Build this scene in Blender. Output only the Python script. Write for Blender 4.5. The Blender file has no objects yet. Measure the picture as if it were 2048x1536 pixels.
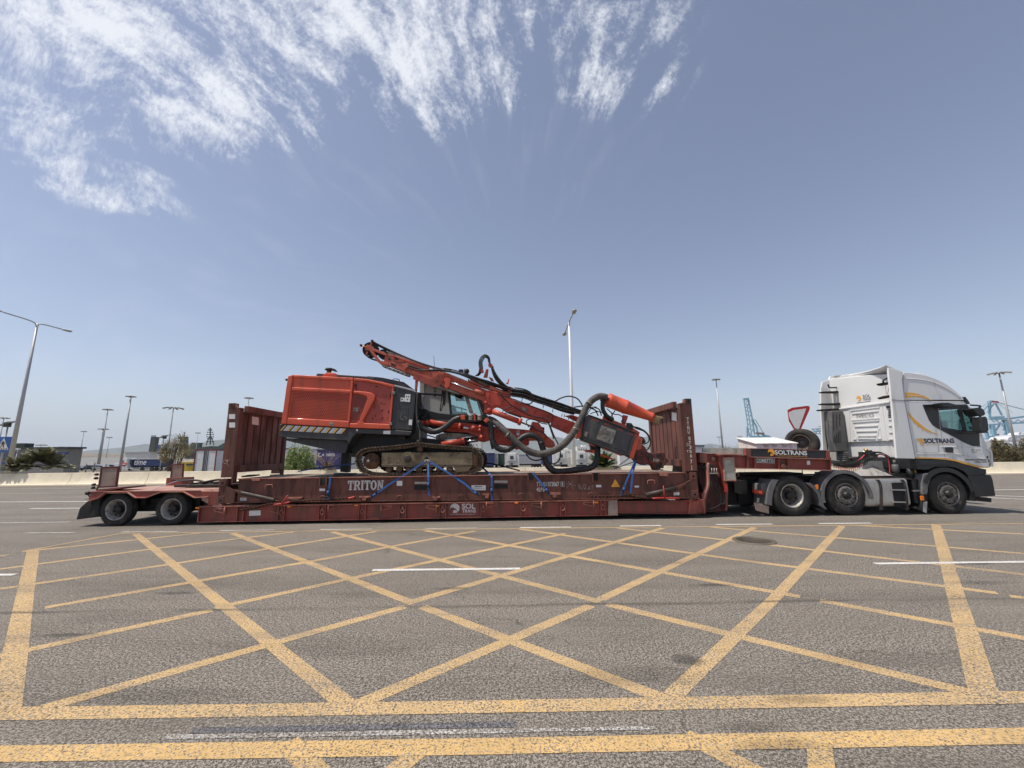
import bpy, math, random
from mathutils import Vector, Matrix, noise
random.seed(7)
R_ = math.radians
scene = bpy.context.scene
# ---------------------------------------------------------------- camera
F, PITCH, ROLL, YAW, CH = 810.0, R_(9.9), R_(-.62), R_(-.5), 1.65
CR = Matrix.Rotation(YAW, 3, 'Z') @ Matrix.Rotation(math.pi/2+PITCH, 3, 'X') @ Matrix.Rotation(ROLL, 3, 'Z')
cd = bpy.data.cameras.new('camera'); cam = bpy.data.objects.new('camera', cd)
scene.collection.objects.link(cam); scene.camera = cam
cd.sensor_width = 36; cd.lens = F/2048*36; cd.clip_start = .05; cd.clip_end = 30000
cam.matrix_world = Matrix.Translation((0, 0, CH)) @ CR.to_4x4()
# ---------------------------------------------------------------- sun, sky, exposure
SUN_EL, SUN_AZ = R_(66), R_(-106)          # azimuth measured from +Y (away from the camera) towards +X
sdir = Vector((math.sin(SUN_AZ)*math.cos(SUN_EL), math.cos(SUN_AZ)*math.cos(SUN_EL), math.sin(SUN_EL)))
sl = bpy.data.lights.new('sun', 'SUN'); sl.energy = 4.6; sl.angle = R_(.5); sl.color = (1, .93, .83)
so = bpy.data.objects.new('sun', sl); scene.collection.objects.link(so)
so.rotation_euler = sdir.to_track_quat('Z', 'Y').to_euler(); so.location = (-10, 0, 30)
scene.view_settings.view_transform = 'Standard'; scene.view_settings.look = 'None'
scene.view_settings.exposure = .07; scene.view_settings.gamma = 1
world = bpy.data.worlds.new('World'); scene.world = world; world.use_nodes = True
class NT:
    """small helper round a node tree"""
    def __init__(s, nt): s.t = nt; s.n = nt.nodes; s.l = nt.links
    def add(s, ty, **kw):
        nd = s.n.new(ty)
        for k, v in kw.items():
            if k[0] == '_': setattr(nd, k[1:], v)
        return nd
    def link(s, a, b): s.l.new(a, b)
    def math(s, op, a, b=None, c=None, clamp=False):
        nd = s.n.new('ShaderNodeMath'); nd.operation = op; nd.use_clamp = clamp
        for i, v in enumerate((a, b, c)):
            if v is None: continue
            if hasattr(v, 'links'): s.l.new(v, nd.inputs[i])
            else: nd.inputs[i].default_value = v
        return nd.outputs[0]
    def noise(s, vec, scale, detail=3, rough=.55, dist=0):
        nd = s.n.new('ShaderNodeTexNoise'); nd.inputs['Scale'].default_value = scale
        nd.inputs['Detail'].default_value = detail; nd.inputs['Roughness'].default_value = rough
        nd.inputs['Distortion'].default_value = dist
        if vec is not None: s.l.new(vec, nd.inputs['Vector'])
        return nd.outputs['Fac']
    def ramp(s, v, a, b, smooth=True):
        nd = s.n.new('ShaderNodeMapRange'); nd.inputs['From Min'].default_value = a; nd.inputs['From Max'].default_value = b
        if smooth: nd.interpolation_type = 'SMOOTHSTEP'
        s.l.new(v, nd.inputs['Value']); return nd.outputs['Result']
    def mix(s, f, a, b, mode='MIX'):
        nd = s.n.new('ShaderNodeMix'); nd.data_type = 'RGBA'; nd.blend_type = mode
        for i, v in ((0, f), (6, a), (7, b)):
            if hasattr(v, 'links'): s.l.new(v, nd.inputs[i])
            else: nd.inputs[i].default_value = v if i == 0 else (v[0], v[1], v[2], 1)
        return nd.outputs[2]
    def comb(s, x, y, z):
        nd = s.n.new('ShaderNodeCombineXYZ')
        for i, v in enumerate((x, y, z)):
            if hasattr(v, 'links'): s.l.new(v, nd.inputs[i])
            else: nd.inputs[i].default_value = v
        return nd.outputs[0]
    def dot(s, vec, c):
        nd = s.n.new('ShaderNodeVectorMath'); nd.operation = 'DOT_PRODUCT'
        s.l.new(vec, nd.inputs[0]); nd.inputs[1].default_value = c
        return nd.outputs['Value']

w = NT(world.node_tree); w.n.clear()
wo = w.add('ShaderNodeOutputWorld'); bg = w.add('ShaderNodeBackground'); w.link(bg.outputs[0], wo.inputs[0])
sky = w.add('ShaderNodeTexSky'); sky.sky_type = 'NISHITA'; sky.sun_disc = False
sky.sun_elevation = SUN_EL; sky.sun_rotation = SUN_AZ; sky.altitude = 20
sky.air_density = 1.0; sky.dust_density = .9; sky.ozone_density = 1.0
bg.inputs['Strength'].default_value = .128
geo = w.add('ShaderNodeTexCoord'); D = geo.outputs['Generated']
# high cloud: streaks that fan out of one patch of sky, in directions of the world
def ray(px, py): return CR @ Vector(((px-1024)/F, -(py-768)/F, -1.))
c0 = ray(1020, 660).normalized(); e1 = ray(1500, 660).normalized(); e1 = (e1-c0*e1.dot(c0)).normalized(); e2 = c0.cross(e1)
if e2.z < 0: e2 = -e2
dz = w.dot(D, c0); dzc = w.math('MAXIMUM', dz, .05)
u = w.math('DIVIDE', w.dot(D, e1), dzc); v = w.math('DIVIDE', w.dot(D, e2), dzc)
rr = w.math('SQRT', w.math('ADD', w.math('MULTIPLY', u, u), w.math('MULTIPLY', v, v)))
rr = w.math('MAXIMUM', rr, .02)
cu = w.math('DIVIDE', u, rr); cv = w.math('DIVIDE', v, rr)
wob = w.math('MULTIPLY', w.math('SUBTRACT', w.noise(w.comb(u, v, 3.0), 1.7, 3, .5), .5), .6)
cu2 = w.math('ADD', w.math('MULTIPLY', cu, 2.2), wob); cv2 = w.math('ADD', w.math('MULTIPLY', cv, 2.2), wob)
polar = w.comb(cu2, cv2, w.math('MULTIPLY', rr, .95))
polar2 = w.comb(cu2, cv2, w.math('MULTIPLY', rr, 2.3))
plain = w.comb(u, v, 0.0)
streak = w.noise(polar, 6.5, 4, .5, .1)
puff = w.noise(polar2, 12, 8, .66, .1)
ripple = w.noise(w.comb(cu2, cv2, w.math('MULTIPLY', rr, 3.2)), 34, 6, .65, .2)
big = w.noise(plain, 2.6, 4, .6, .3)
def blob(cu_, cv_, ru, rv, ang=0):
    ca, sa = math.cos(ang), math.sin(ang)
    du = w.math('SUBTRACT', u, cu_); dv = w.math('SUBTRACT', v, cv_)
    a = w.math('ADD', w.math('MULTIPLY', du, ca/ru), w.math('MULTIPLY', dv, sa/ru))
    b = w.math('ADD', w.math('MULTIPLY', du, -sa/rv), w.math('MULTIPLY', dv, ca/rv))
    return w.math('SUBTRACT', 1.0, w.math('SQRT', w.math('ADD', w.math('MULTIPLY', a, a), w.math('MULTIPLY', b, b))), clamp=True)
def uvof(px, py):
    d = ray(px, py); k = d.dot(c0); return d.dot(e1)/k, d.dot(e2)/k
env = None
for (px, py, rx, ry, an, g) in [(640, -60, 560, 320, 0, 1.0), (120, 60, 520, 300, -.1, .92), (850, 130, 190, 190, 0, .9), (1180, 40, 260, 120, 0, .62),
                            (1190, 170, 110, 90, 0, .45), (1330, 170, 100, 60, .7, .38), (1030, 170, 40, 90, 0, .5), (90, 300, 330, 110, -.2, .62), (430, 200, 330, 150, 0, .9), (170, 370, 260, 60, -.25, .55), (420, 250, 110, 40, 0, .5), (60, 300, 240, 110, -.2, .6)]:
    a, b = uvof(px, py); a2, b2 = uvof(px+rx, py); a3, b3 = uvof(px, py-ry)
    ru = math.hypot(a2-a, b2-b); rv = math.hypot(a3-a, b3-b)
    m_ = w.math('MULTIPLY', blob(a, b, ru, rv, an), g)
    env = m_ if env is None else w.math('MAXIMUM', env, m_)
s1 = w.math('ADD', w.math('MULTIPLY', streak, 1.5), w.math('MULTIPLY', puff, .75))
s1 = w.math('ADD', s1, w.math('MULTIPLY', ripple, .62))
s1 = w.math('ADD', s1, w.math('MULTIPLY', big, .2))
cl = w.math('ADD', s1, w.math('MULTIPLY', env, .62))
clo = w.ramp(cl, 1.58, 2.24)
clo = w.math('MULTIPLY', clo, w.ramp(env, .0, .25))
thin = w.math('MULTIPLY', w.ramp(streak, .46, .8), w.math('MULTIPLY', w.ramp(rr, .15, .5), .06))
thin = w.math('MULTIPLY', thin, w.ramp(u, .55, -.1))
clo = w.math('MULTIPLY', clo, .84)
clo = w.math('MAXIMUM', clo, thin)
hs = w.add('ShaderNodeHueSaturation'); hs.inputs['Saturation'].default_value = .79; hs.inputs['Value'].default_value = 1.0
w.link(sky.outputs[0], hs.inputs['Color'])
tint = w.mix(1.0, hs.outputs[0], (1.0, .965, 1.0), 'MULTIPLY')
sz = w.add('ShaderNodeSeparateXYZ'); w.link(D, sz.inputs[0])
tint = w.mix(w.math('MULTIPLY', w.ramp(sz.outputs['Z'], .16, -.01), .85), tint, (3.9, 4.6, 5.6))
SKYC = w.mix(clo, tint, (7.2, 7.4, 7.8))
w.link(SKYC, bg.inputs['Color'])

# ---------------------------------------------------------------- pixel -> place helpers (photo pixels, 2048 x 1536)
O = Vector((0, 0, CH))
def G(px, py, z=0.0):                       # on the ground
    d = ray(px, py); t = (z-CH)/d.z; return O+d*t
def WP(px, py, Y):                          # on the upright plane at distance Y
    d = ray(px, py); t = Y/d.y; return O+d*t
TY, TA = 10.70, R_(.78)                     # the lorry stands along a line at this distance, a little askew
TM = Matrix.Translation((0, TY, 0)) @ Matrix.Rotation(TA, 4, 'Z'); TI = TM.inverted()
TO = TI @ O
def T(px, py, d=0.0):                       # in the lorry's own frame, d metres in from its near side
    r = TI.to_3x3() @ ray(px, py); t = (d-TO.y)/r.y; return TO+r*t
ZF = dict(A=(140, 780, 3.9385), B=(540, 660, 4.8), C=(800, 660, 4.8), D=(1080, 740, 4.8), E=(380, 920, 3.9385), F=(880, 920, 3.531),
          G=(1380, 780, 5.12), H=(1600, 700, 4.2656), I=(560, 730, 6.8267), J=(700, 670, 7.877), K=(820, 780, 8.535), L=(940, 700, 7.877),
          M=(1100, 920, 5.389), N=(1620, 720, 7.315), O=(1780, 760, 6.4), P=(1480, 900, 5.12), Q=(0, 780, 6.98), R=(140, 780, 6.0235),
          S=(560, 860, 4.6545), T=(1380, 740, 6.4), U=(1880, 720, 5.12), X=(0, 0, 1))
def px(f, x, y): a, b, s = ZF[f]; return a+x/s, b+y/s
def q(f, x, y, d=0.0): return T(*px(f, x, y), d)
def qs(f, pts, d=0.0): return [q(f, x, y, d) for x, y in pts]
def w_(f, x, y, Y): return WP(*px(f, x, y), Y)
def ws(f, pts, Y): return [w_(f, x, y, Y) for x, y in pts]
# ---------------------------------------------------------------- materials
MAT = {}
def mat(name, col, rough=.6, metal=0.0, var=.12, vs=3.0, dirt=None, da=.0, ds=5.0, bump=0.0, bs=40.0, spec=.5, coat=0, streak=False):
    """paint or metal with tone variation, dirt or rust patches, fine bump"""
    if name in MAT: return MAT[name]
    m = bpy.data.materials.new(name); m.use_nodes = True; MAT[name] = m
    t = NT(m.node_tree); b = t.n['Principled BSDF']
    tc = t.add('ShaderNodeTexCoord').outputs['Object']
    n1 = t.noise(tc, vs, 5, .6)
    c = t.mix(t.ramp(n1, .3, .7), [x*(1-var) for x in col], [min(1, x*(1+var)) for x in col])
    if dirt:
        vec = tc
        if streak:
            mp = t.add('ShaderNodeMapping'); mp.inputs['Scale'].default_value = (1, 1, .18); t.link(tc, mp.inputs[0]); vec = mp.outputs[0]
        n2 = t.noise(vec, ds, 7, .68, .2)
        f = t.ramp(n2, .62-da*.35, .74-da*.25)
        c = t.mix(t.math('MULTIPLY', f, min(1, .35+da)), c, dirt)
        rg = t.math('ADD', rough, t.math('MULTIPLY', f, .25), clamp=True); t.link(rg, b.inputs['Roughness'])
    else: b.inputs['Roughness'].default_value = rough
    t.link(c, b.inputs['Base Color'])
    b.inputs['Metallic'].default_value = metal; b.inputs['Specular IOR Level'].default_value = spec
    b.inputs['Coat Weight'].default_value = coat
    if bump:
        bn = t.add('ShaderNodeBump'); bn.inputs['Strength'].default_value = bump; bn.inputs['Distance'].default_value = .01
        t.link(t.noise(tc, bs, 4, .6), bn.inputs['Height']); t.link(bn.outputs[0], b.inputs['Normal'])
    return m
# ---------------------------------------------------------------- mesh builder
def V(*a): return Vector(a)
def smooth_path(pts, n=6):
    pts = [Vector(p) for p in pts]
    if len(pts) < 3: return pts
    P = [pts[0]*2-pts[1]]+pts+[pts[-1]*2-pts[-2]]; out = []
    for i in range(1, len(P)-2):
        a, b, c, d = P[i-1:i+3]
        for k in range(n):
            t = k/n
            out.append(.5*((2*b)+(c-a)*t+(2*a-5*b+4*c-d)*t*t+(3*b-a-3*c+d)*t**3))
    out.append(pts[-1]); return out
class MB:
    def __init__(s): s.v = []; s.f = []; s.sm = []
    def add(s, vs, fs, sm=False):
        o = len(s.v); s.v += [Vector(p) for p in vs]; s.f += [[i+o for i in f] for f in fs]; s.sm += [sm]*len(fs); return s
    def box(s, x0, x1, y0, y1, z0, z1):
        x0, x1 = sorted((x0, x1)); y0, y1 = sorted((y0, y1)); z0, z1 = sorted((z0, z1))
        return s.add([(x, y, z) for x in (x0, x1) for y in (y0, y1) for z in (z0, z1)],
                     [(0, 1, 3, 2), (4, 6, 7, 5), (0, 4, 5, 1), (2, 3, 7, 6), (0, 2, 6, 4), (1, 5, 7, 3)])
    def prism(s, pts, off):
        """polygon of 3D points swept by the vector off"""
        off = Vector(off); n = len(pts); pts = [Vector(p) for p in pts]
        nm = Vector((0, 0, 0))
        for i in range(n): nm += pts[i].cross(pts[(i+1) % n])
        if nm.dot(off) > 0: pts = pts[::-1]
        return s.add(pts+[p+off for p in pts], [list(range(n)), list(range(2*n-1, n-1, -1))]+[[i, i+n, (i+1) % n+n, (i+1) % n] for i in range(n)])
    def plate(s, pts, off): return s.prism(pts, off)
    def bar(s, a, b, wd, ht, up=(0, 0, 1)):
        """square bar from a to b"""
        a, b = Vector(a), Vector(b); d = (b-a).normalized(); up = Vector(up)
        if abs(d.dot(up)) > .99: up = Vector((0, 1, 0))
        sd = d.cross(up).normalized(); u2 = sd.cross(d).normalized()
        c = [a+sd*i*wd/2+u2*j*ht/2 for i, j in ((-1, -1), (1, -1), (1, 1), (-1, 1))]
        return s.prism(c, b-a)
    def tube(s, path, r, n=8, sm=None, ribs=0, ra=0.0):
        if sm:
            k0 = len(path); path = smooth_path(path, sm)
            if isinstance(r, (list, tuple)): r = [r[min(k0-1, int(i/max(1, len(path)-1)*(k0-1)))] for i in range(len(path))]
        path = [Vector(p) for p in path]; m = len(path); vs = []; fs = []
        t0 = (path[1]-path[0]).normalized(); up = Vector((0, 0, 1)) if abs(t0.z) < .9 else Vector((0, 1, 0))
        sd = t0.cross(up).normalized()
        for i, p in enumerate(path):
            t = (path[min(i+1, m-1)]-path[max(i-1, 0)]).normalized()
            sd = (sd-t*sd.dot(t)).normalized(); u2 = t.cross(sd)
            r_ = (r[i] if isinstance(r, (list, tuple)) else r)*(1+(ra if ribs and i % 2 else 0))
            vs += [p+(sd*math.cos(k*2*math.pi/n)+u2*math.sin(k*2*math.pi/n))*r_ for k in range(n)]
        for i in range(m-1):
            for k in range(n): fs.append([i*n+k, i*n+(k+1) % n, (i+1)*n+(k+1) % n, (i+1)*n+k])
        o = len(s.f); s.add(vs, fs, True); b = len(s.v)-m*n
        s.f += [[b+k for k in range(n-1, -1, -1)], [b+(m-1)*n+k for k in range(n)]]; s.sm += [False, False]
        return s
    def hose(s, pts, r, step=None, ra=.12, n=10):
        """ribbed hose: even steps along a smooth path, radius alternating"""
        p = smooth_path(pts, 14); L = [0]
        for a, b in zip(p, p[1:]): L.append(L[-1]+(b-a).length)
        step = step or r*.32; k = max(4, int(L[-1]/step)); out = []; j = 0
        for i in range(k+1):
            t = L[-1]*i/k
            while j < len(L)-2 and L[j+1] < t: j += 1
            out.append(p[j].lerp(p[j+1], (t-L[j])/max(1e-6, L[j+1]-L[j])))
        return s.tube(out, r, n, ribs=1, ra=ra)
    def cyl(s, a, b, r0, r1=None, n=16):
        r1 = r0 if r1 is None else r1
        return s.tube([a, b], [r0, r1], n)
    def lathe(s, prof, c, ax=(0, 1, 0), n=32, closed=False):
        """profile of (radius, distance along axis)"""
        ax = Vector(ax).normalized(); c = Vector(c)
        e = ax.cross(Vector((0, 0, 1))); e = e.normalized() if e.length > .1 else Vector((1, 0, 0)); g = ax.cross(e)
        m = len(prof); vs = []; fs = []
        for r, h in prof: vs += [c+ax*h+(e*math.cos(k*2*math.pi/n)+g*math.sin(k*2*math.pi/n))*r for k in range(n)]
        for i in range(m-1):
            for k in range(n): fs.append([i*n+k, (i+1)*n+k, (i+1)*n+(k+1) % n, i*n+(k+1) % n])
        return s.add(vs, fs, True)
    def disc(s, c, r, ax=(0, 1, 0), n=24, th=.004):
        return s.cyl(Vector(c), Vector(c)+Vector(ax).normalized()*th, r, n=n)
    def build(s, name, m, parent=None, bevel=0, seg=2, ang=30, world=False):
        me = bpy.data.meshes.new(name); base = BASE.get(parent.name, V(0, 0, 0)) if parent else V(0, 0, 0)
        me.from_pydata([p-base for p in s.v], [], s.f); me.validate()
        if len(me.polygons) == len(s.sm):
            me.polygons.foreach_set('use_smooth', s.sm)
        me.materials.append(MAT[m] if isinstance(m, str) else m)
        o = bpy.data.objects.new(name, me); scene.collection.objects.link(o)
        if parent: o.parent = parent; BASE[o.name] = base
        if bevel:
            bm = o.modifiers.new('bevel', 'BEVEL'); bm.width = bevel; bm.segments = seg; bm.limit_method = 'ANGLE'; bm.angle_limit = R_(ang)
            bm.harden_normals = False
            me.polygons.foreach_set('use_smooth', [True]*len(me.polygons))
            wn = o.modifiers.new('normals', 'WEIGHTED_NORMAL'); wn.keep_sharp = True
        return o
BASE = {}
def tag(o, label=None, cat=None, group=None, kind=None):
    if label: o['label'] = label
    if cat: o['category'] = cat
    if group: o['group'] = group
    if kind: o['kind'] = kind
    return o
def thing(name, base, label, cat, group=None, truck=False):
    o = bpy.data.objects.new(name, None); scene.collection.objects.link(o); o.empty_display_size = .3
    base = Vector(base)
    if truck: o.matrix_world = TM @ Matrix.Translation(base)
    else: o.location = base
    BASE[o.name] = base.copy(); return tag(o, label, cat, group)
def lone(name, mb, m, label, cat, group=None, truck=False, **kw):
    """a thing that is one mesh"""
    o = mb.build(name, m, None, **kw)
    if truck: o.matrix_world = TM
    return tag(o, label, cat, group)
def copy_tree(o, parent=None):
    c = o.copy(); scene.collection.objects.link(c); c.parent = parent
    for ch in [x for x in list(o.children)]: copy_tree(ch, c)
    return c
def text_mb(body, org, xdir, zdir, height, th=.004, bold=.0, spacing=1.0, width=None, align='LEFT', shear=0):
    """lettering as a thin mesh: org = lower left corner, height of the capitals, optional total width"""
    cu = bpy.data.curves.new('lettering', 'FONT'); cu.body = body; cu.size = 1; cu.offset = bold; cu.space_character = spacing; cu.shear = shear
    cu.resolution_u = 3; cu.space_line = 1
    ob = bpy.data.objects.new('lettering', cu); dg = bpy.context.evaluated_depsgraph_get()
    scene.collection.objects.link(ob); dg.update(); me = bpy.data.meshes.new_from_object(ob.evaluated_get(dg))
    bpy.data.objects.remove(ob)
    xs = [v.co.x for v in me.vertices]; x0, x1 = min(xs), max(xs)
    k = height/.7; kx = k if width is None else width/(x1-x0)
    xd, zd = Vector(xdir).normalized(), Vector(zdir).normalized(); nn = xd.cross(zd)  # faces the viewer
    sh = {'LEFT': 0, 'CENTER': .5}[align]*(x1-x0)*kx
    vs = [Vector(org)+xd*((v.co.x-x0)*kx-sh)+zd*(v.co.y*k)+nn*th for v in me.vertices]
    mb = MB(); mb.add(vs, [list(p.vertices) for p in me.polygons]); bpy.data.meshes.remove(me)
    return mb
XD = V(1, 0, 0); ZD = V(0, 0, 1)
def sign_text(parent, name, m, body, f, x0, y0, x1, y1, d, bold=.02, th=.004, sh=0, spacing=1.0):
    """letters between the photo points (x0,y0) top left and (x1,y1) bottom right of zoom frame f, at depth d"""
    a = q(f, x0, y1[0] if isinstance(y1, tuple) else y1, d); b = q(f, x1, y1[1] if isinstance(y1, tuple) else y1, d); t_ = q(f, x0, y0, d)
    mb = text_mb(body, a, b-a, ZD, (t_.z-a.z), th, bold, spacing, width=(b-a).length, shear=sh)
    return mb.build(name, m, parent)
# ================================================================ SETTING
SPOTS = [(1375, 1320, .15, .12, .6), (355, 1186, .28, .07, .6), (1425, 1170, .3, .07, .6), (905, 1177, .3, .06, .5), (130, 1270, .3, .05, .6), (1950, 1128, .35, .04, .6), (1500, 1455, .22, .07, .35), (1560, 1490, .3, .06, .3), (1600, 1400, .25, .06, .35), (1960, 1165, .5, .1, .35), (1210, 1293, .02, .02, .7), (1250, 1350, .6, .16, .25), (1800, 1320, .8, .2, .22), (300, 1390, .7, .12, .25)]
def asphalt(name, dark, light, speck=1.0, paint=None, wear=.5, blotch=True):
    m = bpy.data.materials.new(name); m.use_nodes = True; MAT[name] = m
    t = NT(m.node_tree); b = t.n['Principled BSDF']; b.inputs['Roughness'].default_value = .93; b.inputs['Specular IOR Level'].default_value = .25
    tc = t.add('ShaderNodeTexCoord').outputs['Object']
    sp = t.noise(tc, 52, 2, .75); sp2 = t.noise(tc, 110, 2, .6)
    vo = t.add('ShaderNodeTexVoronoi'); vo.inputs['Scale'].default_value = 75; t.link(tc, vo.inputs['Vector'])
    s_ = t.math('ADD', t.math('MULTIPLY', sp, .6), t.math('MULTIPLY', sp2, .4))
    c = t.mix(t.ramp(s_, .44, .56), dark, light)
    c = t.mix(t.math('MULTIPLY', t.ramp(vo.outputs['Distance'], .35, .75), .5), c, [x*.45 for x in dark])
    c = t.mix(t.math('MULTIPLY', t.ramp(sp2, .58, .70), .5), c, [min(1, x*1.7) for x in light])
    if blotch:
        mp = t.add('ShaderNodeMapping'); mp.inputs['Scale'].default_value = (.10, .9, 1); t.link(tc, mp.inputs[0])
        c = t.mix(t.math('MULTIPLY', t.ramp(t.noise(mp.outputs[0], 1.3, 6, .62), .42, .72), .38), c, [x*.9 for x in dark])
        c = t.mix(t.math('MULTIPLY', t.ramp(t.noise(tc, .35, 5, .6), .45, .7), .25), c, [x*.75 for x in light])
        mp2 = t.add('ShaderNodeMapping'); mp2.inputs['Scale'].default_value = (.03, 2.2, 1); t.link(tc, mp2.inputs[0])
        c = t.mix(t.math('MULTIPLY', t.ramp(t.noise(mp2.outputs[0], 1.0, 3, .6), .50, .72), .35), c, [x*.48 for x in light])
        mp3 = t.add('ShaderNodeMapping'); mp3.inputs['Scale'].default_value = (.22, 1.1, 1); t.link(tc, mp3.inputs[0])
        c = t.mix(t.math('MULTIPLY', t.ramp(t.noise(mp3.outputs[0], 1.6, 6, .7), .50, .74), .45), c, [x*.75 for x in dark])
        vc = t.add('ShaderNodeTexVoronoi'); vc.feature = 'DISTANCE_TO_EDGE'; vc.inputs['Scale'].default_value = .16
        wp = t.add('ShaderNodeVectorMath'); wp.operation = 'ADD'; t.link(tc, wp.inputs[0]); nv = t.add('ShaderNodeTexNoise'); nv.inputs['Scale'].default_value = 1.6; nv.inputs['Detail'].default_value = 6; t.link(tc, nv.inputs['Vector']); t.link(nv.outputs['Color'], wp.inputs[1]); t.link(wp.outputs[0], vc.inputs['Vector'])
        c = t.mix(t.math('MULTIPLY', t.ramp(vc.outputs['Distance'], .0016, .0), .55), c, [x*.4 for x in dark])
        sx = t.add('ShaderNodeSeparateXYZ'); t.link(tc, sx.inputs[0])   # dark worn seam along the lane joint, tyre bands
        wv = t.math('ADD', sx.outputs['Y'], t.math('MULTIPLY', t.noise(tc, .8, 5, .6), .16))
        seam = t.ramp(t.math('ABSOLUTE', t.math('SUBTRACT', wv, 4.93)), .07, .0)
        seam = t.math('MULTIPLY', seam, t.ramp(t.noise(mp.outputs[0], 3.5, 4, .6), .35, .6))
        c = t.mix(t.math('MULTIPLY', seam, .55), c, [x*.4 for x in dark])
    if paint:
        n1 = t.noise(tc, 1.1, 6, .68); n2 = t.noise(tc, 70, 3, .7)
        k = t.math('ADD', t.math('MULTIPLY', n1, .40), t.math('MULTIPLY', n2, .90))
        f = t.math('SUBTRACT', 1.0, t.ramp(k, .56+wear*.2, .72+wear*.2))
        f = t.math('MULTIPLY', f, t.math('SUBTRACT', 1.0, t.math('MULTIPLY', t.ramp(n2, .47, .60), .55)))
        if blotch: f = t.math('MULTIPLY', f, t.math('SUBTRACT', 1.0, t.math('MULTIPLY', seam, .75)))
        if blotch: f = t.math('MULTIPLY', f, t.math('SUBTRACT', 1.0, t.math('MULTIPLY', t.ramp(t.noise(mp2.outputs[0], 1.7, 4, .65), .48, .66), .38)))
        pc = t.mix(t.ramp(t.noise(tc, 2.2, 4, .6), .35, .65), [x*.86 for x in paint], paint)
        c = t.mix(t.math('MULTIPLY', f, .84), c, pc)
    if blotch:                                # soft oil and rubber spots
        tot = None
        for (x, y, rx, ry, g_) in SPOTS:
            p = G(x, y); wob_ = t.math('MULTIPLY', t.math('SUBTRACT', t.noise(tc, 9, 4, .65), .5), 1.1)
            du = t.math('DIVIDE', t.math('SUBTRACT', sx.outputs['X'], p.x), rx); dv = t.math('DIVIDE', t.math('SUBTRACT', sx.outputs['Y'], p.y), ry)
            r_ = t.math('ADD', t.math('SQRT', t.math('ADD', t.math('MULTIPLY', du, du), t.math('MULTIPLY', dv, dv))), wob_)
            m_ = t.math('MULTIPLY', t.ramp(r_, 1.2, .3), g_); tot = m_ if tot is None else t.math('MAXIMUM', tot, m_)
        c = t.mix(tot, c, [x*.35 for x in dark])
    t.link(c, b.inputs['Base Color'])
    bn = t.add('ShaderNodeBump'); bn.inputs['Strength'].default_value = .55; bn.inputs['Distance'].default_value = .006
    t.link(s_, bn.inputs['Height']); t.link(bn.outputs[0], b.inputs['Normal'])
    return m
AD, AL = (.082, .073, .062), (.335, .297, .252)
asphalt('asphalt', AD, AL)
YEL = (.64, .43, .195)
asphalt('yellow_paint', AD, AL, paint=YEL, wear=.28)
asphalt('yellow_paint_fresh', AD, AL, paint=(.68, .44, .17), wear=.40)
asphalt('yellow_paint_worn', AD, AL, paint=YEL, wear=.22)
asphalt('white_paint', AD, AL, paint=(.78, .77, .74), wear=.75)
asphalt('white_paint_worn', AD, AL, paint=(.66, .65, .62), wear=.05)
asphalt('white_paint_smeared', AD, AL, paint=(.62, .61, .60), wear=-.22)
asphalt('black_patch', (.05, .05, .055), (.22, .21, .215))
g = MB(); xs = [-9000, -80, -16, 16, 80, 9000]; ys = [(-300, 0), (-3, 0), (14, 0), (37, 0), (43, -1.4), (400, -1.4), (14000, -1.4)]   # the port behind the barrier lies lower
vs = [V(x, y, z) for y, z in ys for x in xs]; nx = len(xs)
g.add(vs, [[j*nx+i, j*nx+i+1, (j+1)*nx+i+1, (j+1)*nx+i] for j in range(len(ys)-1) for i in range(nx-1)])
tag(g.build('ground', 'asphalt'), kind='structure')
def strip(mb, p0, p1, wd, z):
    """painted strip between two photo points, real width wd"""
    a, b = G(*p0, z), G(*p1, z); d = (b-a); d.z = 0; n = V(-d.y, d.x, 0).normalized()*wd/2; N = max(1, int(d.length/1.2))
    L = [a+(b-a)*i/N for i in range(N+1)]
    j = lambda: random.uniform(-.006, .006)
    vs = []
    for p in L: vs += [p-n*(1+j()*6), p+n*(1+j()*6)]
    mb.add(vs, [[2*i, 2*i+2, 2*i+3, 2*i+1] for i in range(N)])
yA, yB, yC, yA2 = MB(), MB(), MB(), MB()
WD = .128
for a, b in [((272, 1068), (700, 1415)), ((465, 1066), (828, 1207)), ((845, 1213), (1340, 1402)), ((665, 1064), (1200, 1203)), ((1214, 1208), (1990, 1397)),
             ((850, 1061), (1140, 1112)), ((1140, 1112), (1600, 1193)), ((1640, 1201), (2120, 1289)), ((1040, 1058), (1480, 1120)), ((1480, 1120), (1995, 1186)),
             ((1235, 1056), (1552, 1091)), ((1552, 1091), (2060, 1150)), ((1420, 1054), (1750, 1082)), ((1750, 1082), (2048, 1107)), ((1700, 1050), (2048, 1068)), ((2020, 1192), (2100, 1203))]:
    strip(yA, a, b, WD, .0012)
for a, b in [((-40, 1320), (425, 1220)), ((430, 1216), (700, 1157)), ((700, 1157), (1130, 1067)), ((50, 1427), (540, 1288)), ((540, 1288), (810, 1213)), ((825, 1203), (1024, 1145)), ((1024, 1145), (1326, 1056)),
             ((700, 1415), (1024, 1278)), ((1024, 1278), (1181, 1211)), ((1200, 1199), (1509, 1055)), ((1344, 1392), (1549, 1196)), ((1549, 1196), (1684, 1052)),
             ((90, 1215), (625, 1122)), ((625, 1122), (950, 1062)), ((-30, 1182), (350, 1127)), ((350, 1127), (752, 1063)), ((-30, 1142), (310, 1097)), ((310, 1097), (587, 1064)), ((45, 1103), (400, 1066)), ((-20, 1113), (15, 1110))]:
    strip(yB, a, b, WD, .0020)
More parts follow.
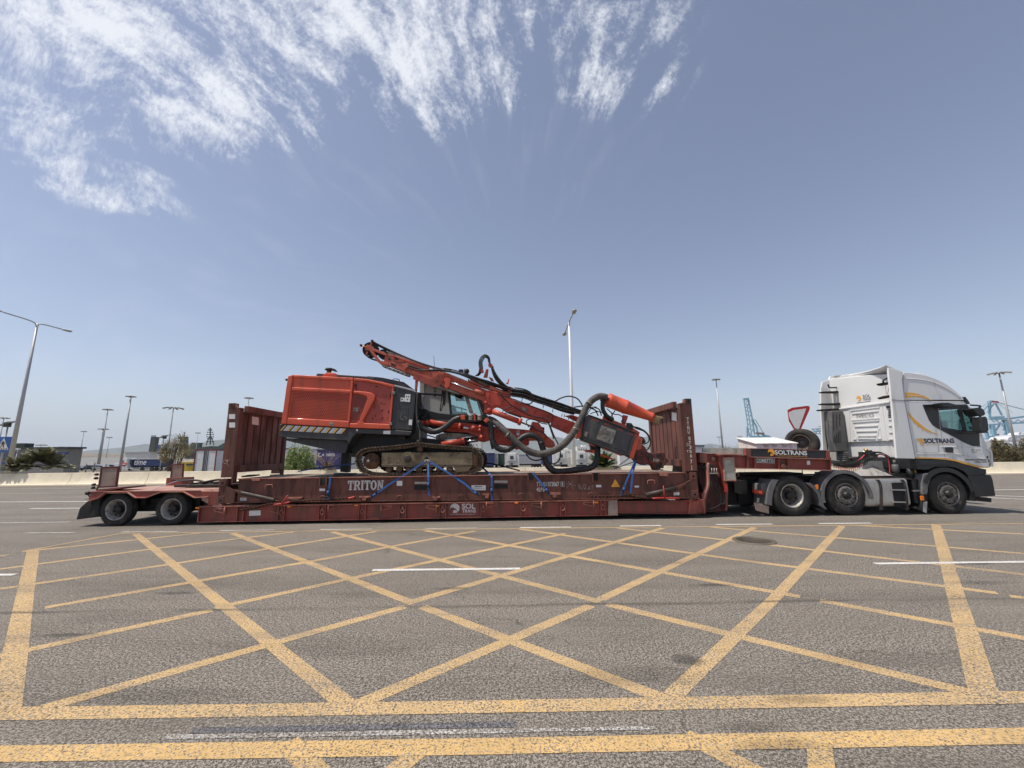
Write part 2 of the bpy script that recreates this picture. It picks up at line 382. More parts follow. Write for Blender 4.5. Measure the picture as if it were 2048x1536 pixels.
for k, (a, b, wd) in enumerate([((-60, 1428), (1024, 1412), .14), ((1024, 1412), (2110, 1393), .14), ((66, 1101), (8, 1432), .15), ((1872, 1050), (1970, 1393), .15), ((50, 1102), (240, 1067), .10), ((240, 1067), (1024, 1057), .08), ((1024, 1057), (2060, 1047), .08)]):
    strip(yC, a, b, wd, .0028+.0003*k)
strip(yA2, (-60, 1508), (1024, 1491), .135, .0030); strip(yA2, (1024, 1491), (2120, 1470), .135, .0030)
for a, b in [((575, 1485), (680, 1590)), ((860, 1483), (730, 1590)), ((1370, 1470), (1600, 1590)), ((1636, 1470), (1648, 1590))]: strip(yA2, a, b, .12, .0016+.0004*(a[0] > 700))
tag(yA.build('road_marking', 'yellow_paint'), kind='structure'); tag(yB.build('road_marking', 'yellow_paint'), kind='structure')
tag(yC.build('road_marking', 'yellow_paint_worn'), kind='structure'); tag(yA2.build('road_marking', 'yellow_paint_fresh'), kind='structure')
fr = MB()
for a, b, wd in [((1175, 1290), (1190, 1291), 0)]: pass
for a, b in [((575, 1498), (625, 1497)), ((815, 1494), (855, 1494)), ((1360, 1485), (1405, 1484)), ((1610, 1480), (1660, 1479))]: strip(fr, a, b, .134, .0036)
strip(fr, (1005, 1412), (1048, 1411), .13, .0052)
tag(fr.build('road_marking', 'yellow_paint_fresh'), kind='structure')
wl = MB()
for a, b in [((745, 1140), (1040, 1137)), ((1750, 1127), (2150, 1122)), ((-160, 1151), (30, 1149)), ((1432, 1049), (1545, 1048)), ((1240, 1052), (1322, 1051)), ((1637, 1047), (1742, 1046)), ((1040, 1055), (1142, 1054))]: strip(wl, a, b, .10, .0056)
for a, b in [((1985, 980), (2100, 978)), ((-60, 1004), (190, 1003)), ((60, 1017), (170, 1016)), ((1985, 991), (2200, 998)), ((1975, 995), (2200, 1006))]: strip(wl, a, b, .16, .0056)
tag(wl.build('lane_marking', 'white_paint'), kind='structure')
ww = MB()
for a, b in [((50, 1066), (150, 1065)), ((243, 1064), (355, 1063)), ((440, 1061), (550, 1060)), ((640, 1059), (745, 1058)), ((-40, 1046), (140, 1044)), ((850, 1057), (955, 1056)), ((-300, 979), (300, 976)), ((1900, 953), (2300, 950)), ((-300, 988), (200, 985.5)), ((1400, 1013), (1425, 1021)), ((1440, 1027), (1480, 1033))]: strip(ww, a, b, .10, .0060)
tag(ww.build('lane_marking', 'white_paint_worn'), kind='structure')
bp = MB(); strip(bp, (385, 1461), (1030, 1448), .055, .0020)
tag(bp.build('road_marking', 'black_patch'), kind='structure')
wn = MB(); strip(wn, (330, 1474), (1030, 1461), .042, .0028); strip(wn, (1030, 1461), (1312, 1455), .034, .0028)
tag(wn.build('lane_marking', 'white_paint_smeared'), kind='structure')
# manhole
mat('cast_iron', (.15, .13, .10), .7, .4, dirt=(.16, .13, .09), da=.4)
c = G(1508, 1082, 0); mh = MB(); mh.lathe([(0, .012), (.30, .012), (.30, .02), (.36, .02), (.37, .004)], c, (0, 0, 1), 32)
for i in range(-4, 5):
    h = math.sqrt(max(0, .28**2-(i*.06)**2)); mh.box(c.x+i*.06-.012, c.x+i*.06+.012, c.y-h, c.y+h, .012, .012)
lone('manhole_cover', mh, 'cast_iron', 'round cast iron manhole cover in the asphalt below the lorry', 'manhole cover')
# ---------------------------------------------------------------- concrete barrier
mat('concrete', (.76, .67, .50), .9, var=.10, vs=1.2, dirt=(.30, .26, .20), da=.12, ds=1.6, bump=.25, bs=25, streak=True)
B0, B1 = G(0, 973.5), G(2048, 948.5); bd = (B1-B0).normalized(); bn_ = V(-bd.y, bd.x, 0)
prof = [(0, 0), (0, .10), (.05, .12), (.20, .36), (.27, .80), (.43, .80), (.50, .36), (.65, .12), (.70, .10), (.70, 0)]
L0 = B0-bd*30; n = 26; seg = ((B1-B0).length+60)/n
grp = 'concrete barrier sections along the far kerb'
bm_ = MB(); e0, e1 = V(0, 0, 0), bd*(seg-.02)
bm_.prism([bn_*a+V(0, 0, b) for a, b in prof], e1)
for i in range(n):
    if i == 0:
        o0 = bm_.build('barrier_section', 'concrete', bevel=.015); o = o0
    else: o = o0.copy(); scene.collection.objects.link(o)
    o.location = L0+bd*seg*i
    tag(o, 'cream concrete road barrier section in the long row across the far side of the road', 'barrier', grp)
kb = MB(); kb.prism([B0-bd*60+bn_*a+V(0, 0, b) for a, b in ((-.28, 0), (-.28, .03), (0, .035), (0, 0))], bd*((B1-B0).length+120))
mat('kerb', (.36, .31, .25), .9, var=.1, bump=.2)
tag(kb.build('kerb', 'kerb'), kind='structure')
# ground behind the barrier: sandy verge
mat('verge', (.30, .25, .17), .95, var=.25, vs=.6, dirt=(.12, .13, .06), da=.35, ds=1.2, bump=.4, bs=12)
vg = MB(); a = B0-bd*60+bn_*.70; b = B1+bd*60+bn_*.70
vg.add([a+V(0, 0, .01), b+V(0, 0, .01), b+bn_*7+V(0, 0, .01), a+bn_*7+V(0, 0, .01)], [(0, 1, 2, 3)])
tag(vg.build('verge', 'verge'), kind='structure')
def bY(x): return B0.y+(x-B0.x)*bd.y/bd.x            # distance of the barrier line at world x
# ================================================================ VEHICLE MATERIALS
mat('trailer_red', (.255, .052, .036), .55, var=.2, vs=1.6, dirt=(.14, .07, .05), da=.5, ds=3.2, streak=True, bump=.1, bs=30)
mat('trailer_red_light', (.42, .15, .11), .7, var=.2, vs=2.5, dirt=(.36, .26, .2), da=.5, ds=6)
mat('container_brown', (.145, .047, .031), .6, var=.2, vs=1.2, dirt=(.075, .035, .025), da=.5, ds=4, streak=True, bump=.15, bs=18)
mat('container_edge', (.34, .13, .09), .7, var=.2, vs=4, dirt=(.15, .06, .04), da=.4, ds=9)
mat('deck_timber', (.22, .17, .13), .9, var=.3, vs=2.5, dirt=(.08, .06, .05), da=.4, ds=4, bump=.3)
mat('dusty_red_deck', (.40, .24, .19), .85, var=.15, vs=2, dirt=(.28, .10, .07), da=.4, ds=2.5)
mat('tyre', (.024, .022, .020), .85, var=.2, vs=6, dirt=(.10, .08, .06), da=.35, ds=4, bump=.3, bs=60)
mat('rim_steel', (.40, .375, .34), .5, .35, var=.15, vs=8, dirt=(.12, .09, .07), da=.35, ds=9)
mat('rim_mid', (.20, .185, .165), .55, .3, var=.2, vs=8, dirt=(.08, .06, .045), da=.45, ds=9)
mat('rim_dark', (.12, .105, .09), .6, .35, var=.25, vs=8, dirt=(.06, .04, .03), da=.5, ds=9)
mat('hub_black', (.03, .028, .027), .5, .3)
mat('rubber_black', (.016, .015, .015), .8, dirt=(.09, .08, .07), da=.3, ds=6)
mat('frame_black', (.009, .009, .009), .75)
mat('steel_dark', (.06, .055, .05), .55, .5, dirt=(.12, .06, .035), da=.4, ds=12)
mat('chain_rust', (.055, .032, .025), .7, .5, dirt=(.16, .05, .03), da=.5, ds=30)
mat('sign_white', (.75, .73, .70), .5, var=.05, dirt=(.5, .45, .4), da=.2)
mat('sign_grey', (.42, .40, .37), .8, var=.12, dirt=(.3, .26, .22), da=.3)
mat('panel_taupe', (.30, .22, .18), .8, var=.12, vs=3, dirt=(.2, .14, .1), da=.3)
mat('amber', (.85, .22, .02), .3)
mat('red_plastic', (.42, .03, .022), .45)
mat('strap_blue', (.035, .11, .33), .75, var=.15, vs=12, bump=.2, bs=200)
mat('letter_white', (.62, .58, .54), .7, var=.12, vs=20, dirt=(.3, .14, .1), da=.25, ds=25)
mat('board_grey', (.40, .40, .34), .85, var=.15, vs=3, dirt=(.22, .2, .16), da=.4)
mat('black_sign', (.022, .022, .024), .45)
mat('logo_orange', (.86, .36, .03), .4)
mat('chrome', (.7, .7, .7), .18, 1.0, var=.03)
mat('hazard_yellow', (.85, .42, .03), .5)
mat('chalk', (.55, .42, .36), .9)

HL = []
mat('board_maroon', (.12, .022, .02), .6, dirt=(.08, .04, .03), da=.3)
def wheel(parent, cx, cz, d, R, W, rr, style, lug=10):
    """tyre + rim (> bolts) + hub; the outer side faces the camera at depth d"""
    c = V(cx, d, cz); t = MB()
    prof = [(rr, .035), (rr+.02, .012), (rr+(R-rr)*.45, 0), (R-.05, .010), (R-.018, .028), (R, .045)]
    k = 4
    for i in range(k):
        a = .045+(W-.09)*(i+.44)/k*1.0; prof += [(R, a), (R-.014, a+.003), (R-.014, a+.012), (R, a+.015)]
    prof += [(R, W-.045), (R-.02, W-.02), (rr+.02, W-.01), (rr, W-.035)]
    t.lathe(prof, c, n=56)
    for i in range(56):                      # shoulder blocks
        a = i*2*math.pi/56; p = c+V(math.cos(a)*(R-.012), .034, math.sin(a)*(R-.012)); dv = V(-math.sin(a), 0, math.cos(a))
        t.bar(p-dv*.008, p+dv*.008, .03, .03, up=(math.cos(a), 0, math.sin(a)))
    wo_ = t.build('wheel', 'tyre', parent)
    r = MB(); h = MB(); b = MB()
    if style == 'deep':
        r.lathe([(rr+.012, .03), (rr+.004, .012), (rr-.012, .016), (rr-.018, .05), (rr-.045, .075), (rr-.05, .155), (rr-.06, .175)], c, n=48)
        r2 = MB(); r2.lathe([(rr-.055, .172), (rr-.09, .165), (rr*.55, .17), (.02, .17)], c, n=48)
        r2.build('wheel_disc', 'rim_dark', wo_)
        pass
        h.lathe([(.001, .06), (rr*.26, .06), (rr*.30, .075), (rr*.34, .12), (rr*.36, .17)], c, n=24)
        hb = rr*.46; hy = .135
    elif style == 'flat':
        r.lathe([(rr+.012, .03), (rr+.004, .010), (rr-.012, .014), (rr-.022, .055), (rr-.05, .075), (rr-.06, .03), (rr-.085, .008), (rr*.62, .002), (rr*.50, .004), (rr*.40, .02), (.01, .02)], c, n=48)
        HL.append(1)
        h.lathe([(.001, -.055), (rr*.22, -.055), (rr*.27, -.045), (rr*.33, -.01), (rr*.36, .02)], c, n=24)
        hb = rr*.60; hy = -.018
    else:   # spoked trailer wheel
        r.lathe([(rr+.012, .03), (rr+.004, .010), (rr-.012, .014), (rr-.02, .05), (rr-.04, .07), (rr-.045, .15)], c, n=44)
        r2 = MB(); r2.lathe([(rr-.045, .15), (rr*.5, .14), (.02, .14)], c, n=44); r2.build('wheel_disc', 'hub_black', wo_)
        for i in range(6):
            a = i*2*math.pi/6+.4; p = c+V(math.cos(a)*rr*.70, .13, math.sin(a)*rr*.82); r_in = c+V(math.cos(a)*rr*.25, .09, math.sin(a)*rr*.25)
            h.bar(p, r_in, .06, .05, up=(0, 1, 0))
        h.lathe([(.001, .03), (rr*.22, .03), (rr*.28, .05), (rr*.33, .14)], c, n=20)
        hb = rr*.38; hy = .09; lug = 6
    rim = r.build('rim', 'rim_steel' if style != 'flat' else 'rim_mid', wo_)
    for i in range(lug):
        a = i*2*math.pi/lug+.2; p = c+V(math.cos(a)*hb, hy, math.sin(a)*hb); h.cyl(p, p+V(0, .05, 0), rr*.045, n=6)
    h.build('hub', 'hub_black', wo_); 
    for i in range(lug if style in ('deep', 'flat') else 0):
        a = (i+.5)*2*math.pi/lug; b = MB()
        if style == 'deep': b.disc(c+V(math.cos(a)*rr*.70, .160, math.sin(a)*rr*.70), rr*.085, n=10, th=.008)
        else: b.disc(c+V(math.cos(a)*(rr-.055), .050, math.sin(a)*(rr-.055)), .020, n=10, th=-.028)
        b.build('rim_hole', 'frame_black', rim)
    return wo_
def rails(mb, f, pts, d, th): mb.prism(qs(f, pts, d), (0, th, 0))
def frame_mb(pts, wd, off):
    """picture-frame ring from a 4 point outline: wd = inset as fraction of the way to the centre"""
    c = sum(pts, V(0, 0, 0))/len(pts); mb = MB(); n = len(pts); inner = [p+(c-p)*wd for p in pts]
    for i in range(n): mb.prism([pts[i], pts[(i+1) % n], inner[(i+1) % n], inner[i]], off)
    return mb, inner
# ================================================================ LOW-BED TRAILER
tr = thing('lowbed_trailer', (-1, 1.3, 0), 'long red low-bed trailer carrying the brown flat rack behind the white tractor', 'trailer', truck=True)
Zt = lambda f, x, y, d=0: q(f, x, y, d).z
# rear deck over the two axles
DZ = Zt('A', 300, 800); x0 = q('A', 165, 800).x; x1 = q('A', 1030, 797).x; x2 = q('A', 1165, 905).x
dk = MB(); dk.prism([(x0, .0, DZ), (x1, .0, DZ), (x1, 0, DZ-.05), (x0, 0, DZ-.05)], (0, 2.5, 0))
dk.prism([V(x1, 0, DZ), V(x2+.1, 0, Zt('A', 1170, 905)), V(x2+.1, 0, .35), V(x1+.05, 0, DZ-.25), V(x1, 0, DZ-.05)], (0, 2.5, 0))
dk.build('rear_deck', 'dusty_red_deck', tr, bevel=.008)
sk = MB()
for pts in ([(165, 800), (280, 800), (225, 850), (150, 872)], [(462, 802), (720, 802), (600, 847), (525, 847)], [(900, 798), (1030, 797), (1092, 842), (985, 847)]):
    sk = MB(); sk.prism(qs('A', pts, -.02), (0, .03, 0)); sk.build('side_skirt', 'trailer_red', tr)
sf = MB()                                      # the pale edge that follows the wheel arches
for pts in ([(150, 874), (228, 850), (290, 802), (455, 802), (522, 847), (602, 847), (728, 799), (895, 798), (985, 847), (1092, 842)],):
    P_ = qs('A', pts, -.035)
    for a, b in zip(P_, P_[1:]): sf.bar(a, b, .09, .02, up=(0, 0, 1))
sf.box(x0, x1, -.035, 0, DZ+.003, DZ+.012)
sf.build('skirt_edge', 'trailer_red_light', tr)
ch = MB()
for yy in (.75, 1.6): ch.box(x0+.3, x1+.4, yy, yy+.14, .52, DZ-.06)
for xx in (x0+.2, x0+1.0, x0+2.4, x1-.1): ch.box(xx, xx+.12, .3, 2.2, .45, DZ-.06)
ch.box(x0, x0+.06, .02, 2.5, DZ-.45, DZ-.06); ch.box(x0+.1, x1+.2, 2.46, 2.5, .4, DZ-.06)
ch.box(x0+.5, x1+.5, .45, 2.1, .30, .62); ch.build('chassis', 'frame_black', tr)  # this last black box is added to deepen the shade between the wheels
# rounded outline of the slope side plate
sp = MB(); sp.prism(qs('A', [(1040, 800), (1092, 842), (1085, 905), (1045, 915), (1165, 905), (1170, 800)], -.012), (0, .05, 0)); sp.build('slope_plate', 'trailer_red', tr)
for x_, z_ in (((352, 960)), ((790, 955))):
    p = q('A', x_, z_, .02)
    wheel(tr, p.x, .395, .02, .395, .24, .25, 'deep')
for x_ in (352, 790):                         # inner wheels of the far side
    p = q('A', x_, 958, .02)
    t_ = MB(); t_.lathe([(.2, 2.2), (.38, 2.2), (.395, 2.24), (.395, 2.44), (.38, 2.46), (.2, 2.46)], V(p.x, 0, .395), n=32); t_.build('wheel', 'tyre', tr)
    t_ = MB(); t_.cyl(V(p.x, .3, .395), V(p.x, 2.3, .395), .07); t_.build('axle', 'frame_black', tr)
fl = MB(); fl.prism(qs('A', [(45, 1022), (75, 930), (130, 880), (232, 852), (226, 1000)], .03), (0, .5, 0)); fl.build('mud_flap', 'rubber_black', tr, bevel=.02)
fl = MB(); fl.prism([p+V(0, 1.95, 0) for p in qs('A', [(45, 1022), (75, 930), (130, 880), (232, 852), (226, 1000)], .03)], (0, .5, 0)); fl.build('mud_flap', 'rubber_black', tr, bevel=.02)
# tail lamps and air couplings
tl = MB(); a = q('A', 110, 815); tl.lathe([(.001, -.05), (.045, -.05), (.05, 0), (.02, .05)], a+V(-.02, .1, 0), (-1, 0, .2), n=14); tl.tube([a+V(0, .1, 0), q('A', 150, 835, .1), q('A', 165, 850, .1)], .015)
tl.build('tail_lamp', 'steel_dark', tr)
tl = MB(); tl.tube([q('A', 115, 862, .1), q('A', 160, 850, .1)], .012); tl.box(q('A', 112, 862).x, q('A', 140, 862).x, .05, .2, q('A', 120, 866).z, q('A', 120, 858).z); tl.build('plate_bracket', 'rim_steel', tr)
for (x_, y_) in ((212, 665), (208, 695), (190, 745), (185, 770)):
    b_ = MB(); a = q('A', x_, y_, .15); b_.lathe([(.001, -.03), (.03, -.03), (.035, .02), (.015, .05)], a, (-.6, -.8, 0), n=12); b_.tube([a, a+V(.08, .05, -.05), q('A', 205, 790, .2)], .008, sm=4); b_.build('marker_lamp', 'steel_dark', tr)
# upright boards at the rear
for pts, d_, dd in (([(217, 772), (240, 605), (384, 600), (362, 765)], .12, .05), ([(785, 702), (800, 585), (893, 577), (886, 697)], 2.2, .05)):
    P_ = qs('A', pts, d_); mb, inner = frame_mb(P_, .17, (0, dd, 0)); fr_ = mb.build('marker_board', 'board_maroon', tr, bevel=.006)
    pm = MB(); pm.prism([p+V(0, .012, 0) for p in inner], (0, .02, 0)); pm.build('board_panel', 'panel_taupe', fr_)
bb = MB(); P_ = qs('A', [(205, 800), (208, 782), (410, 764), (412, 772), (395, 776)], .05); bb.prism(P_, (0, .7, 0)); bb.build('board_foot', 'trailer_red', tr)
bb = MB(); bb.box(q('A', 780, 705, 2.1).x, q('A', 900, 705, 2.1).x, 2.0, 2.5, DZ, q('A', 0, 700, 2.1).z); bb.build('board_foot', 'trailer_red', tr)
# long side beam
bx0, bx1 = q('E', 72, 370).x, q('F', 1253, 290).x; bx2 = q('D', 1510, 1260).x
zt0, zt1 = Zt('E', 72, 372), Zt('F', 1253, 285); zb0, zb1 = Zt('E', 72, 492), Zt('F', 1253, 392)
def zt(x): return zt0+(zt1-zt0)*(x-bx0)/(bx1-bx0)
def zb(x): return zb0+(zb1-zb0)*(x-bx0)/(bx1-bx0)
be = MB(); be.prism([(bx0, .03, zb0), (bx1, .03, zb1), (bx1, .03, zt1), (bx0, .03, zt0)], (0, .12, 0))
be.prism([(bx0, 2.38, zb0), (bx1, 2.38, zb1), (bx1, 2.38, zt1), (bx0, 2.38, zt0)], (0, .12, 0))
be.build('side_beam', 'trailer_red', tr)
fb = MB()
fb.prism([(bx0, -.02, zb0), (bx1, -.02, zb1), (bx1, -.02, zb1+.018), (bx0, -.02, zb0+.018)], (0, .2, 0)); fb.build('beam_flange', 'trailer_red', tr)
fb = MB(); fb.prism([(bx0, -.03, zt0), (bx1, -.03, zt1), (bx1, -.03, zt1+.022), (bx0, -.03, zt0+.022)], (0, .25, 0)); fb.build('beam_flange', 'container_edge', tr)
xb = MB(); xb.box(bx0, bx2, .2, 2.36, .20, .26)
for i in range(14): xb.box(bx0+.3+i*.85, bx0+.38+i*.85, .15, 2.4, .26, zt0-.02)
xb.box(bx0+.4, bx2, .14, 2.34, .07, .2); xb.build('floor_frame_shade_box', 'frame_black', tr)  # lowest black box stands in for the deep shade between bed and ground
rb = MB()
RX = []
for f, a, b in [('E', 380, 430), ('E', 700, 750), ('E', 1020, 1070), ('E', 1335, 1385), ('E', 1650, 1700), ('E', 1968, 2015), ('F', 285, 325), ('F', 570, 607), ('F', 850, 885), ('F', 1135, 1165)]:
    xa, xb_ = q(f, a, 350).x, q(f, b, 350).x; RX.append((xa+xb_)/2)
    for x_ in (xa, xb_): rb = MB(); rb.box(x_-.012, x_+.012, -.02, .03, zb(x_)+.018, zt(x_)); rb.build('beam_rib', 'trailer_red', tr)
rb = MB(); rb.box(bx0, bx0+.03, -.02, .03, zb0, zt0); rb.build('beam_rib', 'trailer_red', tr)
for i, x_ in enumerate(RX[1:]):
    r_ = MB(); z_ = (zt(x_)*.55+zb(x_)*.45)
    r_.tube([V(x_+.045*math.cos(a), .0+.01*math.sin(a), z_+.06*math.sin(a)) for a in [k*math.pi/7 for k in range(15)]], .014, 7)
    r_.box(x_-.02, x_+.02, -.005, .03, z_+.03, z_+.10); r_.build('lashing_ring', 'container_edge', tr)
for f, a, y_, flip in [('E', 230, 400, 1), ('E', 655, 400, 1), ('E', 1130, 375, -1), ('E', 1545, 378, -1), ('E', 1900, 375, 1), ('F', 365, 320, -1), ('F', 680, 320, 1), ('F', 1050, 312, 1)]:
    p = q(f, a, y_, -.03); s_ = MB(); w2 = .13
    P_ = [p+V(-w2, 0, .045), p+V(w2, 0, .05), p+V(w2, 0, -.06), p+V(-w2, 0, -.0)] if flip > 0 else [p+V(-w2, 0, .05), p+V(w2, 0, .045), p+V(w2, 0, -.0), p+V(-w2, 0, -.06)]
    for k in range(4): s_.bar(P_[k], P_[(k+1) % 4], .012, .012)
    e = w2*flip; s_.cyl(p+V(e, 0, .08), p+V(e, 0, -.1), .016, n=8); s_.box(p.x+e-.02, p.x+e+.02, -.05, .03, p.z-.03, p.z+.02)
    s_.build('side_bracket', 'container_edge', tr)
for f, a, y_ in [('E', 58, 378), ('E', 780, 367), ('E', 1310, 357), ('E', 1947, 362), ('F', 540, 303), ('F', 1105, 300)]:
    p = q(f, a, y_, -.03); s_ = MB(); s_.box(p.x-.045, p.x+.045, -.045, .03, p.z-.02, p.z+.02); s_.build('side_marker', 'amber', tr, bevel=.008)
s_ = MB(); s_.prism(qs('E', [(465, 400), (556, 396), (556, 436), (465, 440)], .022), (0, .01, 0)); s_.build('number_plate', 'sign_white', tr)
# patched end plate and telescopic part
pp = MB(); pp.prism(qs('F', [(1190, 292), (1235, 283), (1254, 290), (1256, 390), (1190, 392)], -.03), (0, .06, 0)); pp.build('end_plate', 'panel_taupe', tr)
z3, z4 = Zt('D', 1500, 1255, .05), Zt('D', 1500, 1378, .05)
te = MB(); te.prism([V(bx1-.2, .05, zb1+.06), V(bx2, .05, z4), V(bx2, .05, z3), V(bx1-.2, .05, zt1-.03)], (0, .1, 0)); te.build('sliding_beam', 'trailer_red', tr); te = MB(); te.prism([V(bx1-.2, 2.38, zb1+.06), V(bx2, 2.38, z4), V(bx2, 2.38, z3), V(bx1-.2, 2.38, zt1-.03)], (0, .1, 0))
te.build('sliding_beam', 'trailer_red', tr)
te = MB(); te.prism([V(bx1, .0, zb1+.055), V(bx2, 0, z4-.005), V(bx2, 0, z4+.015), V(bx1, 0, zb1+.075)], (0, .16, 0)); te.prism([V(bx1, .0, zt1-.05), V(bx2, 0, z3-.01), V(bx2, 0, z3+.012), V(bx1, 0, zt1-.028)], (0, .16, 0)); te.build('beam_flange', 'trailer_red', tr)
# company panel on the beam
sg = MB(); sg.prism(qs('F', [(58, 303), (278, 296), (278, 386), (58, 392)], .008), (0, .02, 0)); pn = sg.build('company_panel', 'trailer_red', tr)
def logo(parent, f, cx, cy, r, d, m, bg, off=-.004):
    """round mark crossed by a curved road"""
    c = q(f, cx, cy, d); R = abs(q(f, cx+r, cy, d).x-c.x); mb = MB(); n = 32
    up = [V(c.x+R*math.cos(a), d+off, c.z+R*math.sin(a)) for a in [math.pi*1.05-k*(math.pi*1.30)/n for k in range(n+1)]]
    dn = [V(c.x+R*(.72-1.62*t), d+off, c.z+R*(-.68+.95*math.sin(t*2.35)*.62-.02+t*.35)) for t in [k/n for k in range(n+1)]]
    mb.prism(up+dn, (0, .002, 0))
    lo = [V(c.x+R*math.cos(a), d+off, c.z+R*math.sin(a)) for a in [math.pi*1.36+k*(math.pi*.36)/n for k in range(n+1)]]
    le = [V(c.x+R*(.42-.75*t), d+off, c.z+R*(-.55+.28*math.sin(t*2.2)-.15*t)) for t in [k/10 for k in range(11)]]
    mb.prism(lo+le, (0, .002, 0))
    return mb.build('logo', m, parent)
logo(pn, 'F', 105, 340, 33, .004, 'letter_white', None)
sign_text(pn, 'lettering', 'letter_white', 'SOL', 'F', 154, 308, 250, 343, .006, bold=.035)
sign_text(pn, 'lettering', 'letter_white', 'TRANS', 'F', 156, 349, 253, 371, .006, bold=.03)
sign_text(pn, 'lettering', 'letter_white', 'Servicios de Operaciones Logísticas y Transportes, S.L.', 'F', 72, 380, 250, 385, .006, bold=.01)
# ---------------------------------------------------------------- gooseneck of the trailer
mat('neck_dark', (.10, .026, .02), .6, var=.25, dirt=(.04, .025, .02), da=.5, ds=5)
gn = MB()
gn.prism(qs('G', [(100, 645), (290, 655), (330, 820), (385, 1010), (383, 1240), (170, 1255), (95, 1130), (150, 1050), (100, 960)], .35), (0, 1.8, 0)); gn.build('neck_frame', 'neck_dark', tr, bevel=.01)
gn = MB(); gn.prism(qs('G', [(165, 655), (285, 655), (318, 830), (300, 900), (250, 860), (175, 770)], .2), (0, .12, 0))
gn.prism(qs('G', [(270, 655), (295, 655), (392, 1010), (384, 1235), (365, 1235), (362, 1010)], .15), (0, .2, 0)); gn.build('neck_plate', 'trailer_red', tr, bevel=.006)
gn = MB(); gn.prism(qs('G', [(100, 640), (175, 645), (180, 750), (105, 742)], .06), (0, .3, 0)); gn.build('neck_block', 'trailer_red', tr, bevel=.01)
gn = MB(); gn.tube(qs('G', [(178, 745), (180, 850), (182, 950), (170, 1010), (150, 1060), (140, 1115)], .1), .05, 10, sm=5); gn.build('support_strut', 'trailer_red_light', tr)
gn = MB(); gn.prism(qs('G', [(120, 1060), (185, 1060), (160, 1130), (125, 1130)], .06), (0, .2, 0)); gn.build('strut_foot', 'trailer_red', tr)
gn = MB(); gn.prism(qs('G', [(-10, 1125), (70, 1112), (158, 1125), (162, 1262), (-10, 1268)], .0), (0, .3, 0)); gn.build('beam_end', 'trailer_red', tr, bevel=.02)
for x_ in (95, 150):
    gn = MB(); gn.prism(qs('G', [(x_-10, 1105), (x_+6, 1105), (x_+10, 1265), (x_-8, 1265)], -.03), (0, .03, 0)); gn.build('end_rib', 'trailer_red', tr)
gn = MB(); gn.prism(qs('G', [(170, 1110), (380, 1110), (400, 1200), (300, 1235), (180, 1265)], .5), (0, 1.5, 0)); gn.build('lower_joint', 'steel_dark', tr, bevel=.02)
bt = MB(); P_ = qs('G', [(130, 597), (595, 595), (598, 662), (290, 658), (132, 635)], .12); bt.prism(P_, (0, .05, 0)); bt.build('grey_board', 'board_grey', tr)
# upper longitudinal beam
ub = MB(); ub.prism(qs('G', [(290, 672), (340, 662), (460, 668), (1440, 705), (1445, 822), (470, 800), (460, 935), (350, 925), (300, 760)], .10), (0, .06, 0)); ub.build('neck_beam', 'trailer_red', tr)
ub = MB(); ub.prism([p+V(0, 2.2, 0) for p in qs('G', [(290, 672), (460, 668), (1440, 705), (1445, 822), (470, 800), (460, 935), (350, 925), (300, 760)], .10)], (0, .1, 0)); ub.build('neck_beam', 'trailer_red', tr)
ub = MB(); 
for pts in ([(465, 806), (470, 796), (1445, 818), (1445, 826)], [(595, 688), (595, 680), (1440, 705), (1440, 712)], [(275, 655), (340, 652), (600, 660), (600, 668), (340, 664), (285, 672)]):
    ub.prism(qs('G', pts, .0), (0, .14, 0))
ub.build('beam_flange', 'trailer_red_light', tr)
for x_ in (592, 668, 912, 1006, 1440):
    ub = MB(); a, b = q('G', x_, 690, .02), q('G', x_+2, 805+(x_-470)*.018, .02); ub.prism([a+V(-.015, 0, 0), a+V(.015, 0, 0), b+V(.015, 0, 0), b+V(-.015, 0, 0)], (0, .08, 0)); ub.build('beam_rib', 'trailer_red', tr)
td = MB(); td.prism([q('G', 600, 690, .14), q('G', 1440, 712, .14), q('G', 1440, 725, .14), q('G', 600, 705, .14)], (0, 2.2, 0)); td.build('neck_deck', 'trailer_red', tr)
gp = MB(); P_ = qs('G', [(340, 692), (455, 686), (477, 935), (360, 932)], .04); mb, inner = frame_mb(P_, .13, (0, .08, 0)); fr_ = mb.build('side_locker', 'trailer_red_light', tr, bevel=.006)
pm = MB(); pm.prism([p+V(0, .015, 0) for p in inner], (0, .03, 0)); pm.build('locker_door', 'board_grey', fr_)
gp = MB(); a = q('G', 485, 850, .02); gp.tube([a, a+V(.02, -.03, -.03), a+V(-.01, -.02, -.09)], .012, sm=3); gp.box(a.x-.03, a.x+.03, .0, .05, a.z-.015, a.z+.015); gp.build('latch', 'steel_dark', fr_)
# company board
cb = MB(); P_ = qs('G', [(625, 598), (1398, 622), (1402, 702), (625, 682)], .02); cb.prism(P_, (0, .04, 0)); cbo = cb.build('company_board', 'black_sign', tr)
cb = MB()
for pts in ([(570, 597), (626, 598), (626, 690), (595, 690), (570, 662)], [(1398, 618), (1432, 622), (1436, 715), (1402, 702)]): cb.prism(qs('G', pts, .0), (0, .12, 0))
cb.prism(qs('G', [(626, 596), (1398, 616), (1398, 622), (626, 602)], .01), (0, .06, 0)); cb.build('board_frame', 'trailer_red', tr, bevel=.004)
sign_text(cbo, 'lettering', 'sign_white', 'SOLTRANS', 'G', 870, 615, 1200, (658, 667), .014, bold=.03)
sign_text(cbo, 'lettering', 'logo_orange', 'TRANSPORTES ESPECIALES', 'G', 875, 669, 1200, (677, 686), .014, bold=.01)
logo(cbo, 'G', 832, 638, 35, .014, 'logo_orange', None)
